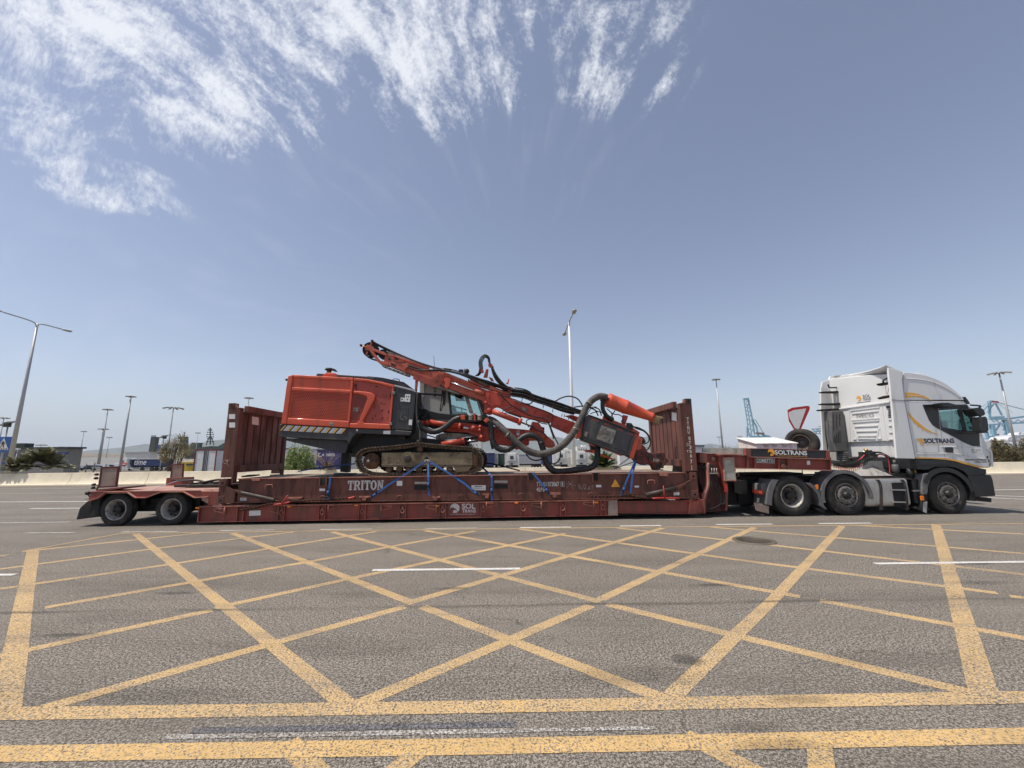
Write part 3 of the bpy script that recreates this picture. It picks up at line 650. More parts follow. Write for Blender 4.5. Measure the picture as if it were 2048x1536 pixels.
cm = MB(); cm.prism(qs('G', [(672, 694), (866, 700), (866, 750), (672, 744)], .085), (0, .01, 0)); cmo = cm.build('maker_plate', 'sign_white', tr)
cm = MB(); cm.prism(qs('G', [(676, 698), (862, 704), (862, 746), (676, 740)], .082), (0, .006, 0)); cm.build('plate_field', 'black_sign', cmo)
sign_text(cmo, 'lettering', 'sign_white', 'COMETTO', 'G', 682, 704, 856, (735, 740), .078, bold=.03)
cm = MB(); cm.prism(qs('G', [(1197, 724), (1230, 725), (1230, 766), (1197, 765)], .085), (0, .01, 0)); cm.build('sticker', 'sign_white', tr)
cm = MB(); p = q('G', 965, 785, .0); cm.cyl(p, p+V(0, .08, 0), .06, n=16); cm.box(p.x-.1, p.x+.1, 0, .08, p.z-.02, p.z+.0); cm.build('side_knob', 'trailer_red', tr)
cm = MB(); cm.prism(qs('G', [(360, 962), (383, 960), (385, 1043), (362, 1043)], .05), (0, .03, 0)); cm.build('reflector', 'red_plastic', tr)
for pts in ([(110, 770), (170, 790), (215, 830), (222, 900), (225, 1010), (245, 1060)], [(180, 780), (220, 765), (250, 800), (255, 900), (262, 980), (300, 1040), (330, 1100), (350, 1160), (320, 1170)],
            [(235, 765), (268, 775), (275, 840), (278, 930), (310, 1010), (345, 1080), (360, 1150), (330, 1165)], [(110, 790), (180, 800), (240, 830), (248, 900), (280, 1010), (320, 1110), (300, 1180), (220, 1215), (190, 1220)], [(60, 760), (100, 790), (200, 820), (222, 870)],
            [(205, 780), (213, 900), (222, 1000), (280, 1080), (316, 1150)]):
    h_ = MB(); h_.tube(qs('G', pts, .08), .013, 7, sm=5); h_.build('hydraulic_hose', 'rubber_black', tr)
h_ = MB()
for x_ in (222, 248, 272): h_.cyl(q('G', x_, 800, .07), q('G', x_, 850, .07), .012, n=8)
h_.prism(qs('G', [(205, 848), (290, 848), (290, 860), (205, 860)], .04), (0, .08, 0)); h_.build('hose_bracket', 'rim_steel', tr)
h_ = MB(); h_.lathe([(.001, 0), (.05, 0), (.05, .03), (.001, .03)], q('G', 238, 705, .15), n=16); h_.build('neck_bolt', 'panel_taupe', tr)
# drum on the neck near the left end, coupling lever
gn = MB(); gn.cyl(q('G', 240, 612, .6), q('G', 290, 640, .6), .07); gn.box(q('G', 430, 660, .3).x, q('G', 580, 660, .3).x, .3, .8, q('G', 500, 668, .3).z, q('G', 500, 650, .3).z); gn.build('neck_top_block', 'trailer_red_light', tr)

# ================================================================ FLAT RACK
fk = thing('flat_rack_container', (-1, 1.3, .5), 'rust brown flat rack with two raised end walls on the trailer, lettered TRITON', 'flat rack', truck=True)
FT0, FT1 = q('A', 1320, 700), q('F', 1720, 96)
ra0, ra1 = q('E', 375, 150).x, q('D', 1390, 990).x
zr0, zr1 = q('E', 380, 152).z, q('D', 1390, 990).z
zq0, zq1 = q('E', 380, 338).z, q('D', 1390, 1232).z
def zrt(x): return zr0+(zr1-zr0)*(x-ra0)/(ra1-ra0)
def zrb(x): return zq0+(zq1-zq0)*(x-ra0)/(ra1-ra0)
for y0 in (.05, 2.38):
    r_ = MB(); r_.prism([(ra0, y0, zq0), (ra1, y0, zq1), (ra1, y0, zr1), (ra0, y0, zr0)], (0, .05, 0)); sr = r_.build('side_rail', 'container_brown', fk)
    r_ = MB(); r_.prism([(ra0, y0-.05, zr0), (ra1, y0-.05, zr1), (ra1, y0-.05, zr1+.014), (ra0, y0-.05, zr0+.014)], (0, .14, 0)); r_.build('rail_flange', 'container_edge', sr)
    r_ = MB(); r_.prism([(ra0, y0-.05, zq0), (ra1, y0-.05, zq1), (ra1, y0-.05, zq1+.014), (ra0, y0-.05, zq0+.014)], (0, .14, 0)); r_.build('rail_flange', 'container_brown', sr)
    if y0 < 1: rail = sr
fd = MB(); fd.prism([(ra0-.1, .16, zr0-.02), (ra1+.1, .16, zr1-.02), (ra1+.1, .16, zr1+.010), (ra0-.1, .16, zr0+.010)], (0, 2.2, 0)); fd.build('deck', 'deck_timber', fk)
fd = MB()
for i in range(20): fd.box(ra0+.3+i*.58, ra0+.36+i*.58, .12, 2.36, zq0+.05, zrt(0)-.05)
fd.build('cross_members', 'container_brown', fk)
def end_wall(sgn):
    """sgn -1: left end, +1: right end; posts folded up on the base, corrugated panel between them"""
    if sgn < 0:
        ox = q('A', 1245, 110).x; a_b, a_t = q('A', 1186, 690), q('A', 1245, 118); i_b, i_t = q('A', 1282, 690), q('A', 1328, 170)
        xo, xi = a_b.x, i_b.x; ztop = q('A', 1245, 103).z; zbot = a_b.z
    else:
        a_b, a_t = q('D', 1512, 970), q('D', 1460, 280); i_b = q('D', 1393, 970); xo, xi = a_b.x, i_b.x; ztop = q('D', 1420, 274).z; zbot = a_b.z
    lo, hi = min(xo, xi), max(xo, xi); inner = xi
    ew = MB(); thin = .075
    for y0 in (0, 2.26):
        p = MB(); p.box(lo, hi-.0, y0, y0+.018, zbot, ztop-.12); p.box(inner-thin/2*(-sgn)*0-.0+(0 if sgn > 0 else -.05), inner+(.05 if sgn > 0 else 0), y0+.018, y0+.17, zbot-.15, ztop-.12)
        p.box(xo if sgn < 0 else xo-.03, xo+.03 if sgn < 0 else xo, y0+.018, y0+.17, zbot, ztop-.12)
        p.box(lo+.0, hi-.0, y0+.15, y0+.17, zbot, ztop-.14)
        po = p.build('corner_post', 'container_brown', fk, bevel=.004)
        c_ = MB(); cw = .17; cx0 = xo if sgn < 0 else xo-cw
        c_.box(cx0, cx0+cw, y0-.01, y0+.17, ztop-.12, ztop); c_.build('corner_casting', 'steel_dark' if sgn > 0 else 'container_brown', po, bevel=.012)
        c_ = MB(); c_.lathe([(.001, -.002), (.035, -.002)], V(cx0+cw/2, y0-.011, ztop-.06), n=14); c_.build('casting_hole', 'frame_black', po)
        b_ = MB()                            # slanting top bracket
        z1 = ztop-.06
        b_.prism([V(cx0+(cw if sgn < 0 else 0), y0+.0, ztop-.02), V(inner, y0, ztop-.19), V(inner, y0, ztop-.27), V(cx0+(cw if sgn < 0 else 0), y0, ztop-.12)], (0, .05, 0)); b_.build('top_bracket', 'container_edge', po)
        # base post with castings
        q0 = (q('A', 1178, 700), q('A', 1292, 895)) if sgn < 0 else (q('D', 1385, 985), q('D', 1530, 1228))
        b0, b1 = q0[0].x, q0[1].x; zb_, zt_ = q0[1].z, q0[0].z
        bpz = MB(); bpz.box(b0+.01, b1-.01, y0+.03, y0+.15, zb_+.01, zt_-.02 if sgn > 0 else zt_-.28); bl = .20
        bx = b0 if sgn < 0 else b1-bl
        bpz.box(bx, bx+bl, y0+.01, y0+.17, zb_, zt_); bb_ = bpz.build('base_post', 'container_brown', fk, bevel=.005)
        for zc in (zt_-.09, zb_+.10):
            c_ = MB(); c_.box(bx-.004, bx+bl*.86, y0-.01, y0+.02, zc-.09, zc+.09); cc = c_.build('corner_casting', 'container_brown', bb_, bevel=.01)
            c_ = MB(); c_.lathe([(.001, -.002), (.034, -.002), (.034, -.0005)], V(bx+bl*.43, y0-.0105, zc), n=14); c_.build('casting_hole', 'frame_black', cc)
        g_ = MB(); gx = b1 if sgn < 0 else b0
        g_.prism([V(gx-.26*(-sgn)*1.0, y0+.0, zt_-.17), V(gx, y0, zt_-.30), V(gx, y0, zb_+.02), V(gx-.26*(-sgn), y0, zb_+.02)], (0, .02, 0)); g_.build('gusset', 'container_brown', bb_)
    px_ = inner-.04*(-sgn)*1.0
    # corrugated end panel
    pn_ = MB(); zc0, zc1 = zbot+.10+.18, ztop-.22; y = .17; N = 7; w_k = (2.26-.17)/N; xin = inner-(.03 if sgn < 0 else -.03); xback = xin-(.04 if sgn < 0 else -.04)
    prof = []
    for k in range(N):
        prof += [(y, xin), (y+w_k*.80, xin), (y+w_k*.86, xback), (y+w_k*.96, xback)]; y += w_k
    prof += [(2.26, xin)]
    pn_.add([V(x_, y_, z_) for z_ in (zc0, zc1) for (y_, x_) in prof], [[i, i+1, i+1+len(prof), i+len(prof)] for i in range(len(prof)-1)])
    pn_.add([V(x_-.03*(1 if sgn < 0 else -1), y_, z_) for z_ in (zc0, zc1) for (y_, x_) in prof], [[i, i+1, i+1+len(prof), i+len(prof)] for i in range(len(prof)-1)])
    pn_.build('end_panel', 'container_brown', fk)
    h_ = MB(); h_.box(min(inner, inner-.12*(-sgn)*-1), max(inner, inner-.12*(-sgn)*-1), .17, 2.26, ztop-.23, ztop-.06); h_.build('top_header', 'container_brown', fk, bevel=.008)
    h_ = MB(); h_.box(inner-.07, inner+.07, .17, 2.26, zbot+.12, zbot+.30); h_.build('bottom_header', 'container_brown', fk, bevel=.008)
    return lo, hi, inner, zbot, ztop
LW = end_wall(-1); RW = end_wall(1)
# small notices
def notice(parent, f, x0, y0, x1, y1, d=.045, m='sign_white', name='sticker', th=.004):
    s_ = MB(); s_.prism(qs(f, [(x0, y0), (x1, y0), (x1, y1), (x0, y1)], d), (0, th, 0)); return s_.build(name, m, parent)
for a in [('A', 1252, 190, 1300, 228, -.004), ('A', 1254, 256, 1300, 296, -.004), ('E', 1020, 225, 1063, 244, .044), ('E', 398, 297, 442, 319, .044), ('E', 1628, 164, 1672, 203, .044), ('F', 222, 178, 323, 214, .044), ('F', 1102, 176, 1139, 192, .044),
          ('F', 1374, 181, 1405, 194, .044), ('F', 1650, 229, 1690, 249, .044), ('A', 1340, 850, 1390, 872, .044)]:
    o_ = notice(fk, *a)
sign_text(fk, 'lettering', 'black_sign', 'IMPORTANT', 'F', 245, 183, 300, 191, .038, bold=.03)
sign_text(fk, 'lettering', 'black_sign', 'DO NOT REMOVE PLATE', 'F', 232, 198, 312, 202, .038, bold=.01)
for a in [('E', 1768, 170, 1872, 190), ('F', 382, 143, 478, 163)]:
    notice(fk, a[0], a[1], a[2], a[3], a[4], .044, 'panel_taupe'); sign_text(fk, 'lettering', 'sign_white', 'FORKLIFT POCKET', a[0], a[1]+4, a[2]+5, a[3]-4, a[4]-5, .040, bold=.02)
for a in [('E', 1768, 198, 1872, 236), ('F', 385, 170, 478, 202)]: notice(fk, *a, .044, 'frame_black', 'forklift_pocket')
# notice on the inner face of each end wall
for (f, x0, y0, x1, y1, d, wall) in [('A', 1435, 208, 1487, 278, .62, LW), ('D', 1265, 405, 1310, 490, .62, RW)]:
    xin = wall[2]+(-.03 if wall is LW else .03)+(.004 if wall is LW else -.004)
    def on_wall(x, y, X=xin, f=f):
        r = TI.to_3x3() @ ray(*px(f, x, y)); t = (X-TO.x)/r.x; return TO+r*t
    s_ = MB(); s_.prism([on_wall(x0, y0), on_wall(x1, y0+8), on_wall(x1, y1), on_wall(x0, y1-8)], (-.004 if wall is LW else .004, 0, 0)); s_.build('sticker', 'sign_white', fk)
# TRITON in slab letters
def slab(parent, m, f, x0, y0, x1, y1, d):
    a = q(f, x0, y1, d); H_ = q(f, x0, y0, d).z-a.z; Wd = q(f, x1, y1, d).x-a.x; sx = Wd/6.05; z_ = a.z
    s = .20*H_; st = .30*sx*.95; mb = MB(); cur = a.x
    def bx(xa, xb, za, zb_): mb.box(xa, xb, d, d+.004, z_+za*H_, z_+zb_*H_)
    for chx in 'TRITON':
        w1 = {'I': .62, 'N': 1.15, 'O': 1.08, 'T': 1.02, 'R': 1.12}[chx]*sx; c = cur+w1/2-.03*sx; L, R2 = cur, cur+w1-.06*sx
        if chx in 'TI': bx(c-st/2, c+st/2, .12, .88); bx(c-.25*sx, c+.25*sx, 0, .12)
        if chx == 'I': bx(c-.25*sx, c+.25*sx, .88, 1)
        if chx == 'T': bx(L, R2, .86, 1); bx(L, L+.14*sx, .66, .86); bx(R2-.14*sx, R2, .66, .86)
        if chx == 'R':
            bx(L+.10*sx, L+.10*sx+st, .12, .88); bx(L, L+.5*sx, 0, .12); bx(L, L+.62*sx, .88, 1); bx(L+.4*sx, L+.62*sx, .44, .56)
            for k in range(12):
                a0, a1 = -math.pi/2+k*math.pi/12, -math.pi/2+(k+1)*math.pi/12; cx_, cz_ = L+.60*sx, .72*H_; ro, ri = .28*H_, .13*H_; kx = .40*sx/(.28*H_)
                mb.prism([V(cx_+ri*math.cos(a0)*kx*.5, d, z_+cz_+ri*math.sin(a0)), V(cx_+ro*math.cos(a0)*kx, d, z_+cz_+ro*math.sin(a0)), V(cx_+ro*math.cos(a1)*kx, d, z_+cz_+ro*math.sin(a1)), V(cx_+ri*math.cos(a1)*kx*.5, d, z_+cz_+ri*math.sin(a1))], (0, .004, 0))
            mb.prism([V(L+.50*sx, d, z_+.48*H_), V(L+.78*sx, d, z_+.48*H_), V(R2+.02*sx, d, z_), V(R2-.26*sx, d, z_)], (0, .004, 0))
        if chx == 'O':
            cx_, cz_ = (L+R2)/2, z_+.5*H_
            for k in range(24):
                a0, a1 = k*math.pi/12, (k+1)*math.pi/12; f_ = lambda r1, r2, a: V(cx_+r1*math.cos(a), d, cz_+r2*math.sin(a)); ro = (R2-L)/2
                mb.prism([f_(ro*.42, .37*H_, a0), f_(ro, .52*H_, a0), f_(ro, .52*H_, a1), f_(ro*.42, .37*H_, a1)], (0, .004, 0))
        if chx == 'N':
            bx(L+.12*sx, L+.12*sx+st*.7, .1, .95); bx(R2-.12*sx-st*.7, R2-.12*sx, .05, .9); bx(L, L+.42*sx, 0, .1); bx(R2-.42*sx, R2, .9, 1); bx(L, L+.3*sx, .9, 1)
            mb.prism([V(L+.1*sx, d, z_+H_), V(L+.42*sx, d, z_+H_), V(R2-.10*sx, d, z_), V(R2-.40*sx, d, z_)], (0, .004, 0))
        cur += w1
    return mb.build('lettering', m, parent)
slab(rail, 'letter_white', 'E', 1240, 163, 1528, 238, .044)
sign_text(rail, 'lettering', 'letter_white', 'TTNU 073067', 'F', 681, 155, 842, 185, .044, bold=.03)
sign_text(rail, 'lettering', 'letter_white', '1', 'F', 860, 158, 869, 182, .044, bold=.03)
s_ = MB()
P_ = qs('F', [(853, 152), (877, 152), (877, 188), (853, 188)], .044)
for k in range(4): s_.bar(P_[k], P_[(k+1) % 4], .008, .006)
s_.build('check_digit_box', 'letter_white', rail)
sign_text(rail, 'lettering', 'letter_white', '42P3', 'F', 681, 195, 738, 221, .044, bold=.03)
s_ = MB(); s_.prism(qs('F', [(1238, 135), (1271, 190), (1208, 190)], .044), (0, .004, 0)); wt = s_.build('warning_triangle', 'hazard_yellow', rail)
s_ = MB(); s_.prism(qs('F', [(1226, 170), (1251, 170), (1251, 184), (1226, 184)], .040), (0, .004, 0)); s_.build('triangle_mark', 'logo_orange', wt)
def chalk(parent, f, strokes, d, m='chalk', r=.005):
    mb = MB()
    for s in strokes: mb.tube(qs(f, s, d), r, 5, sm=4 if len(s) > 2 else None)
    return mb.build('chalk_writing', m, parent)
chalk(rail, 'F', [[(905, 150), (925, 175), (945, 208)], [(940, 150), (915, 175), (893, 195)], [(893, 165), (920, 172), (958, 180)]], .045, r=.004)
chalk(rail, 'F', [[(995, 172), (978, 175), (985, 188), (998, 198), (985, 205), (980, 195), (995, 182)], [(1018, 165), (1003, 212)], [(1018, 180), (1030, 175), (1028, 190), (1018, 205), (1034, 203)], [(1043, 215), (1053, 185), (1062, 213)], [(1046, 202), (1060, 201)], [(1066, 183), (1085, 180)], [(1075, 183), (1074, 212)]], .045, r=.004)
chalk(fk, 'A', [[(1225, 550), (1212, 560), (1214, 578), (1226, 580), (1233, 565), (1225, 550)], [(1240, 548), (1236, 590)], [(1255, 552), (1238, 568), (1247, 602)]], -.004, r=.004)
chalk(fk, 'D', [[(1418, 700), (1410, 715), (1414, 732), (1422, 728), (1424, 712), (1418, 700)], [(1415, 770), (1418, 800)], [(1426, 768), (1416, 785), (1428, 798)]], -.004, r=.004)
for ch_, y0, y1, xx in [('T', 455, 488, 1419), ('T', 497, 530, 1421), ('N', 538, 570, 1425), ('U', 578, 610, 1428), ('0', 640, 672, 1436), ('7', 682, 713, 1439), ('3', 724, 755, 1443), ('0', 766, 797, 1446), ('6', 808, 839, 1450), ('7', 860, 895, 1453), ('1', 918, 935, 1455), ('1', 942, 960, 1457)]:
    sign_text(fk, 'lettering', 'letter_white', ch_, 'D', xx-10 if ch_ != '1' else xx-2, y0, xx+11 if ch_ != '1' else xx+5, y1, -.004, bold=.03)
# lashing points, hooks and pads on the rail
for f, x_, y_ in [('E', 622, 205), ('D', 1066, 1070)]:
    s_ = MB(); p = q(f, x_, y_, .0); s_.tube([p+V(-.09, 0, -.08), p+V(-.09, 0, .0), p+V(-.06, 0, .03), p+V(.06, 0, .03), p+V(.09, 0, .0), p+V(.09, 0, -.06)], .012, 7, sm=3); s_.build('lashing_bar', 'container_edge', rail)
for f, x_, y_ in [('E', 1650, 298), ('E', 1045, 300), ('F', 146, 262), ('F', 575, 250), ('F', 1065, 247), ('F', 1380, 250)]:
    s_ = MB(); p = q(f, x_, y_, .01); s_.tube([p+V(-.07, 0, -.05), p+V(-.06, 0, .03), p+V(0, 0, .05), p+V(.06, 0, .03), p+V(.07, 0, -.05)], .014, 7, sm=3); s_.build('lashing_ring', 'container_brown', rail)
for f, pts in [('E', [(478, 145), (552, 143), (545, 165), (490, 165)]), ('D', [(1148, 985), (1235, 985), (1228, 1020), (1158, 1018)])]:
    s_ = MB(); s_.prism(qs(f, pts, -.03), (0, .1, 0)); s_.build('rail_plate', 'trailer_red_light', rail, bevel=.004)
for f, x_ in [('E', 1048, ), ('F', 645), ('F', 1100), ('D', 538)]:
    y_ = {'E': 165, 'F': 115, 'D': 1030}[f]; s_ = MB(); p = q(f, x_, y_, .0)
    s_.box(p.x-.07, p.x+.07, -.0, .05, p.z-.08, p.z+.09); pk = s_.build('stake_pocket', 'frame_black', rail)
    s_ = MB(); s_.box(p.x-.10, p.x-.07, -.015, .05, p.z-.12, p.z+.09); s_.box(p.x+.07, p.x+.10, -.015, .05, p.z-.12, p.z+.09); s_.build('pocket_cheek', 'container_brown', pk)
for f, pts in [('E', [(1330, 288), (1410, 286), (1410, 298), (1385, 300), (1385, 318), (1355, 320), (1355, 300), (1330, 300)]), ('F', [(300, 240), (345, 240), (345, 250), (340, 270), (318, 270), (318, 250), (300, 250)]),
               ('F', [(775, 232), (852, 232), (852, 246), (822, 248), (822, 265), (798, 265), (798, 248), (775, 246)]), ('E', [(1905, 290), (1970, 288), (1970, 300), (1945, 302), (1945, 318), (1915, 318), (1915, 302), (1905, 302)]), ('E', [(765, 296), (882, 292), (880, 302), (840, 312), (800, 312), (765, 306)])]:
    s_ = MB(); s_.prism(qs(f, pts, -.02), (0, .07, 0)); s_.build('winch_seat', 'container_edge', rail, bevel=.003)
# spring struts at the folding posts
s_ = MB(); s_.hose([q('A', 350, 805, -.01)]*0+[q('A', 1350, 810, -.02), q('A', 1480, 838, -.02), q('A', 1612, 868, -.02)], .045, step=.02, ra=.08); s_.build('spring_strut', 'steel_dark', fk)
s_ = MB(); s_.prism(qs('A', [(1295, 785), (1355, 800), (1355, 820), (1340, 820), (1298, 800)], -.03), (0, .06, 0)); s_.cyl(q('A', 1600, 866, -.02), q('A', 1660, 880, -.02), .02); s_.build('strut_bracket', 'container_brown', fk)
s_ = MB(); s_.cyl(q('D', 1010, 1202, -.02), q('D', 1305, 1133, -.02), .055, n=14); s_.build('spring_strut', 'steel_dark', fk)
s_ = MB(); s_.prism(qs('D', [(1305, 1120), (1400, 1080), (1455, 1050), (1455, 1060), (1400, 1098), (1330, 1145)], -.03), (0, .04, 0)); s_.build('strut_bracket', 'container_brown', fk)

# ================================================================ LASHINGS
def chain(f, pts, d, label, r=.013, L=.065, m='chain_rust', hooks=True):
    path = smooth_path(qs(f, pts, d), 12); mb = MB(); L2 = [0]
    for a, b in zip(path, path[1:]): L2.append(L2[-1]+(b-a).length)
    n = int(L2[-1]/(L*.72)); j = 0
    for i in range(n):
        t = L2[-1]*i/n
        while j < len(L2)-2 and L2[j+1] < t: j += 1
        p = path[j].lerp(path[j+1], (t-L2[j])/max(1e-6, L2[j+1]-L2[j])); dv = (path[j+1]-path[j]).normalized()
        sd = V(0, 1, 0) if i % 2 else dv.cross(V(0, 1, 0)).normalized()
        mb.tube([p+dv*L*.5*math.cos(a)+sd*L*.30*math.sin(a) for a in [k*math.pi/3 for k in range(7)]], r, 4)
    o_ = lone('lashing_chain', mb, m, label, 'chain', 'chains along the foot of the flat rack', truck=True); return o_
chain('E', [(400, 395), (500, 375), (620, 350), (750, 335), (820, 325)], -.06, 'rusty chain sagging below the left lever binder onto the trailer beam')
chain('E', [(410, 380), (480, 365), (600, 352), (700, 345)], -.02, 'short second strand of chain lying on the trailer beam at the left end', r=.008)
chain('E', [(820, 325), (950, 318), (1080, 312), (1250, 298), (1330, 295)], -.04, 'dark chain running from the left lever binder to the first winch seat')
chain('F', [(1075, 258), (1180, 256), (1300, 255), (1420, 258), (1470, 262)], -.04, 'dark chain along the rail foot left of the right lever binder')
chain('F', [(1350, 248), (1400, 262), (1500, 270), (1640, 268), (1750, 272), (1840, 276)], -.06, 'dark chain along the rail foot right of the right lever binder')
def binder(f, base, tip, d, label):
    b_ = thing('lever_binder', q(f, *base[1], d), label, 'chain binder', 'red chain binders on the trailer beam', truck=True)
    m_ = MB(); m_.tube(qs(f, base, d), .022, 8, sm=3); m_.build('binder_body', 'red_plastic', b_)
    m_ = MB(); m_.tube(qs(f, tip, d), [.028, .018, .012], 8); m_.build('lever', 'red_plastic', b_)
binder('E', [(660, 352), (725, 345), (790, 330)], [(725, 345), (750, 310), (770, 278)], -.08, 'red lever binder below the raised left end wall')
binder('F', [(1500, 272), (1585, 268), (1690, 272)], [(1585, 268), (1582, 225), (1577, 182)], -.08, 'tall red lever binder below the raised right end wall')
binder('E', [(1245, 302), (1270, 298), (1300, 290)], [(1250, 305), (1275, 296), (1290, 288)], -.06, 'small red binder hook beside the lettering TRITON')
mat('strap_navy', (.02, .045, .12), .8)
def strap(f, pts, d, label, wd=.048, ratchet=None, hook=True, dd=None, mt='strap_blue'):
    P_ = [q(f, x_, y_, (d if dd is None else dd[i])) for i, (x_, y_) in enumerate(pts)]
    s0 = thing('tie_down_strap', P_[-1], label, 'strap', 'blue straps holding the drill rig', truck=True)
    mb = MB()
    for a, b in zip(P_, P_[1:]):
        mb.bar(a-(b-a).normalized()*.01, b+(b-a).normalized()*.01, .006 if False else wd, .006, up=(0, 1, 0))
    mb.build('webbing', mt, s0)
    if ratchet is not None:
        a, b = P_[-2], P_[-1]; dv = (b-a).normalized(); c = b-dv*ratchet; sd = dv.cross(V(0, 1, 0)).normalized()
        rm = MB()
        for k in (-1, 1): rm.bar(c-dv*.10+sd*k*wd*.62+V(0, -.02, 0), c+dv*.12+sd*k*wd*.62+V(0, -.02, 0), .008, .05, up=(0, 1, 0))
        rm.cyl(c-sd*wd*.7+V(0, -.02, 0), c+sd*wd*.7+V(0, -.02, 0), .022, n=8); rm.cyl(c+dv*.1-sd*wd*.8+V(0, -.05, 0), c+dv*.1+sd*wd*.8+V(0, -.05, 0), .014, n=8)
        rm.build('ratchet', 'steel_dark', s0)
        w_m = MB(); w_m.lathe([(.001, -wd*.5), (.045, -wd*.5), (.045, wd*.5), (.001, wd*.5)], c+V(0, -.035, 0), sd, 12); w_m.build('rolled_webbing', mt, s0)
    if hook:
        hm = MB(); a = P_[0]; dv = (P_[1]-a).normalized(); hm.tube([a, a-dv*.04+V(0, -.02, .02), a-dv*.08], .012, 6, sm=3); hm.build('hook', 'sign_grey', s0)
    return s0
strap('S', [(1345, 296), (1180, 405), (1010, 510), (905, 585), (845, 632)], -.06, 'blue strap slanting left from the track frame across the lettering TRITON', ratchet=.12, dd=[.12, .08, -.02, -.05, -.06])
strap('S', [(1378, 305), (1381, 440), (1385, 520), (1390, 610)], -.05, 'blue strap hanging straight down from the middle of the track frame', ratchet=.28, dd=[.12, -.02, -.05, -.05])
strap('S', [(1395, 296), (1560, 395), (1720, 500), (1800, 570), (1860, 605)], -.06, 'blue strap slanting right from the track frame to the white notice', ratchet=.12, dd=[.12, .06, -.02, -.05, -.06])
strap('S', [(470, 435), (458, 530), (452, 648)], -.05, 'short blue strap over the rail left of the lettering TRITON', ratchet=.18, hook=False)
strap('S', [(1885, 350), (1940, 400), (1972, 440), (1970, 540), (1975, 650)], -.05, 'blue strap coming off the deck and down the rail beside the white notice', ratchet=.24, hook=False, dd=[.9, .2, -.05, -.05, -.05])
strap('F', [(632, 95), (660, 98), (730, 180), (775, 245)], -.05, 'blue strap slanting over the container number', ratchet=.14, hook=False, dd=[.1, -.03, -.05, -.05])
strap('F', [(1395, -20), (1370, 30), (1335, 105), (1300, 190), (1278, 245)], -.05, 'blue strap from the drill tip down to the warning triangle', ratchet=.16, dd=[.35, .25, -.04, -.06, -.06])
strap('F', [(1385, 0), (1372, 50), (1360, 100), (1352, 180), (1346, 232)], -.05, 'blue strap hanging straight below the drill tip', hook=False, dd=[.35, .25, -.04, -.06, -.06])
strap('S', [(700, 314), (560, 328), (300, 362), (170, 385)], .7, 'blue strap stretched over the deck from the track to the left end wall', hook=False, dd=[.5, .6, .8, 1.0], wd=.035, mt='strap_navy')
strap('S', [(1885, 305), (1960, 312), (2048, 330), (2230, 378)], 1.2, 'dark strap lying on the deck in front of the tracks', hook=False, dd=[1.2, 1.2, 1.2, 1.3], wd=.04, mt='rubber_black')
bl = MB(); P_ = [q('A', 610, 802, .2), q('A', 720, 758, .5), q('A', 850, 715, .8), q('A', 1000, 705, 1.1)]
for a, b in zip(P_, P_[1:]): bl.bar(a, b, .04, .006, up=(0, 0, 1))
mat('strap_pale', (.22, .30, .38), .8)
lone('loose_strap', bl, 'strap_pale', 'pale blue strap lying over the folded ramps on the rear deck', 'strap', truck=True)
# ramps lying on the rear deck
rp = MB(); rp.prism([V(q('A', 595, 755).x, .9, DZ+.02), V(q('A', 760, 715).x, 1.7, DZ+.02), V(q('A', 1150, 715).x+.1, 1.7, DZ+.02), V(q('A', 1040, 755).x, .9, DZ+.02)], (0, 0, .07))
mat('ramp_black', (.035, .03, .028), .7, .2, dirt=(.12, .08, .06), da=.4)
for k in range(4): rp.box(q('A', 700, 755).x+k*.32, q('A', 700, 755).x+k*.32+.05, 1.0, 1.9, DZ+.091, DZ+.13)
lone('folded_ramp', rp, 'ramp_black', 'flat black steel ramp lying on the rear deck of the trailer', 'ramp', truck=True, bevel=.01)
rp = MB(); rp.tube([q('A', 1040, 730, 1.0), q('A', 1130, 712, 1.2), q('A', 1190, 705, 1.3)], .03, sm=4); rp.tube([q('A', 800, 708, 1.6), q('A', 1000, 712, 1.6), q('A', 1110, 742, 1.2)], .03, sm=5)
lone('deck_bar', rp, 'ramp_black', 'dark bars lying on the ramp against the left end wall', 'bar', truck=True)
# things on the flat rack deck
for f, pts, d, lab in [('A', [(1345, 678), (1400, 668), (1475, 665), (1480, 675), (1410, 685), (1350, 688)], .5, 'black ratchet lying on the deck beside the left end wall'),
                    ('S', [(330, 455), (440, 430), (700, 400), (705, 412), (500, 440), (335, 468)], .35, 'dark steel plate lying on the deck behind the track')]:
    s_ = MB(); P_ = qs(f, pts, d); z_ = min(p.z for p in P_); s_.prism(P_, (0, .12, 0)); lone('deck_gear', s_, 'ramp_black', lab, 'deck gear', truck=True, bevel=.01)
# white tool box and spare wheel on the gooseneck
mat('box_white', (.72, .70, .66), .5, var=.05, dirt=(.4, .34, .28), da=.3)
tb = thing('tool_box', q('G', 880, 600, .7), 'white lidded tool box on the gooseneck behind the black company board', 'tool box', truck=True)
xa, xb_ = q('G', 682, 580, .5).x, q('G', 1098, 580, .5).x; zt_ = q('G', 880, 545, .5).z; zbx = q('G', 900, 640, .5).z
m_ = MB(); m_.prism([V(xa, .5, zbx-.05), V(xa, 1.38, zbx-.05), V(xa, 1.38, zt_+.155), V(xa, .5, zt_-.02)], (xb_-xa, 0, 0)); m_.build('box_body', 'box_white', tb, bevel=.01)
m_ = MB(); m_.prism([V(xa-.04, .46, zt_-.02), V(xb_+.02, .46, zt_-.02), V(xb_+.02, 1.42, zt_+.17), V(xa-.04, 1.42, zt_+.17)], (0, 0, .025)); m_.build('lid', 'box_white', tb, bevel=.006)
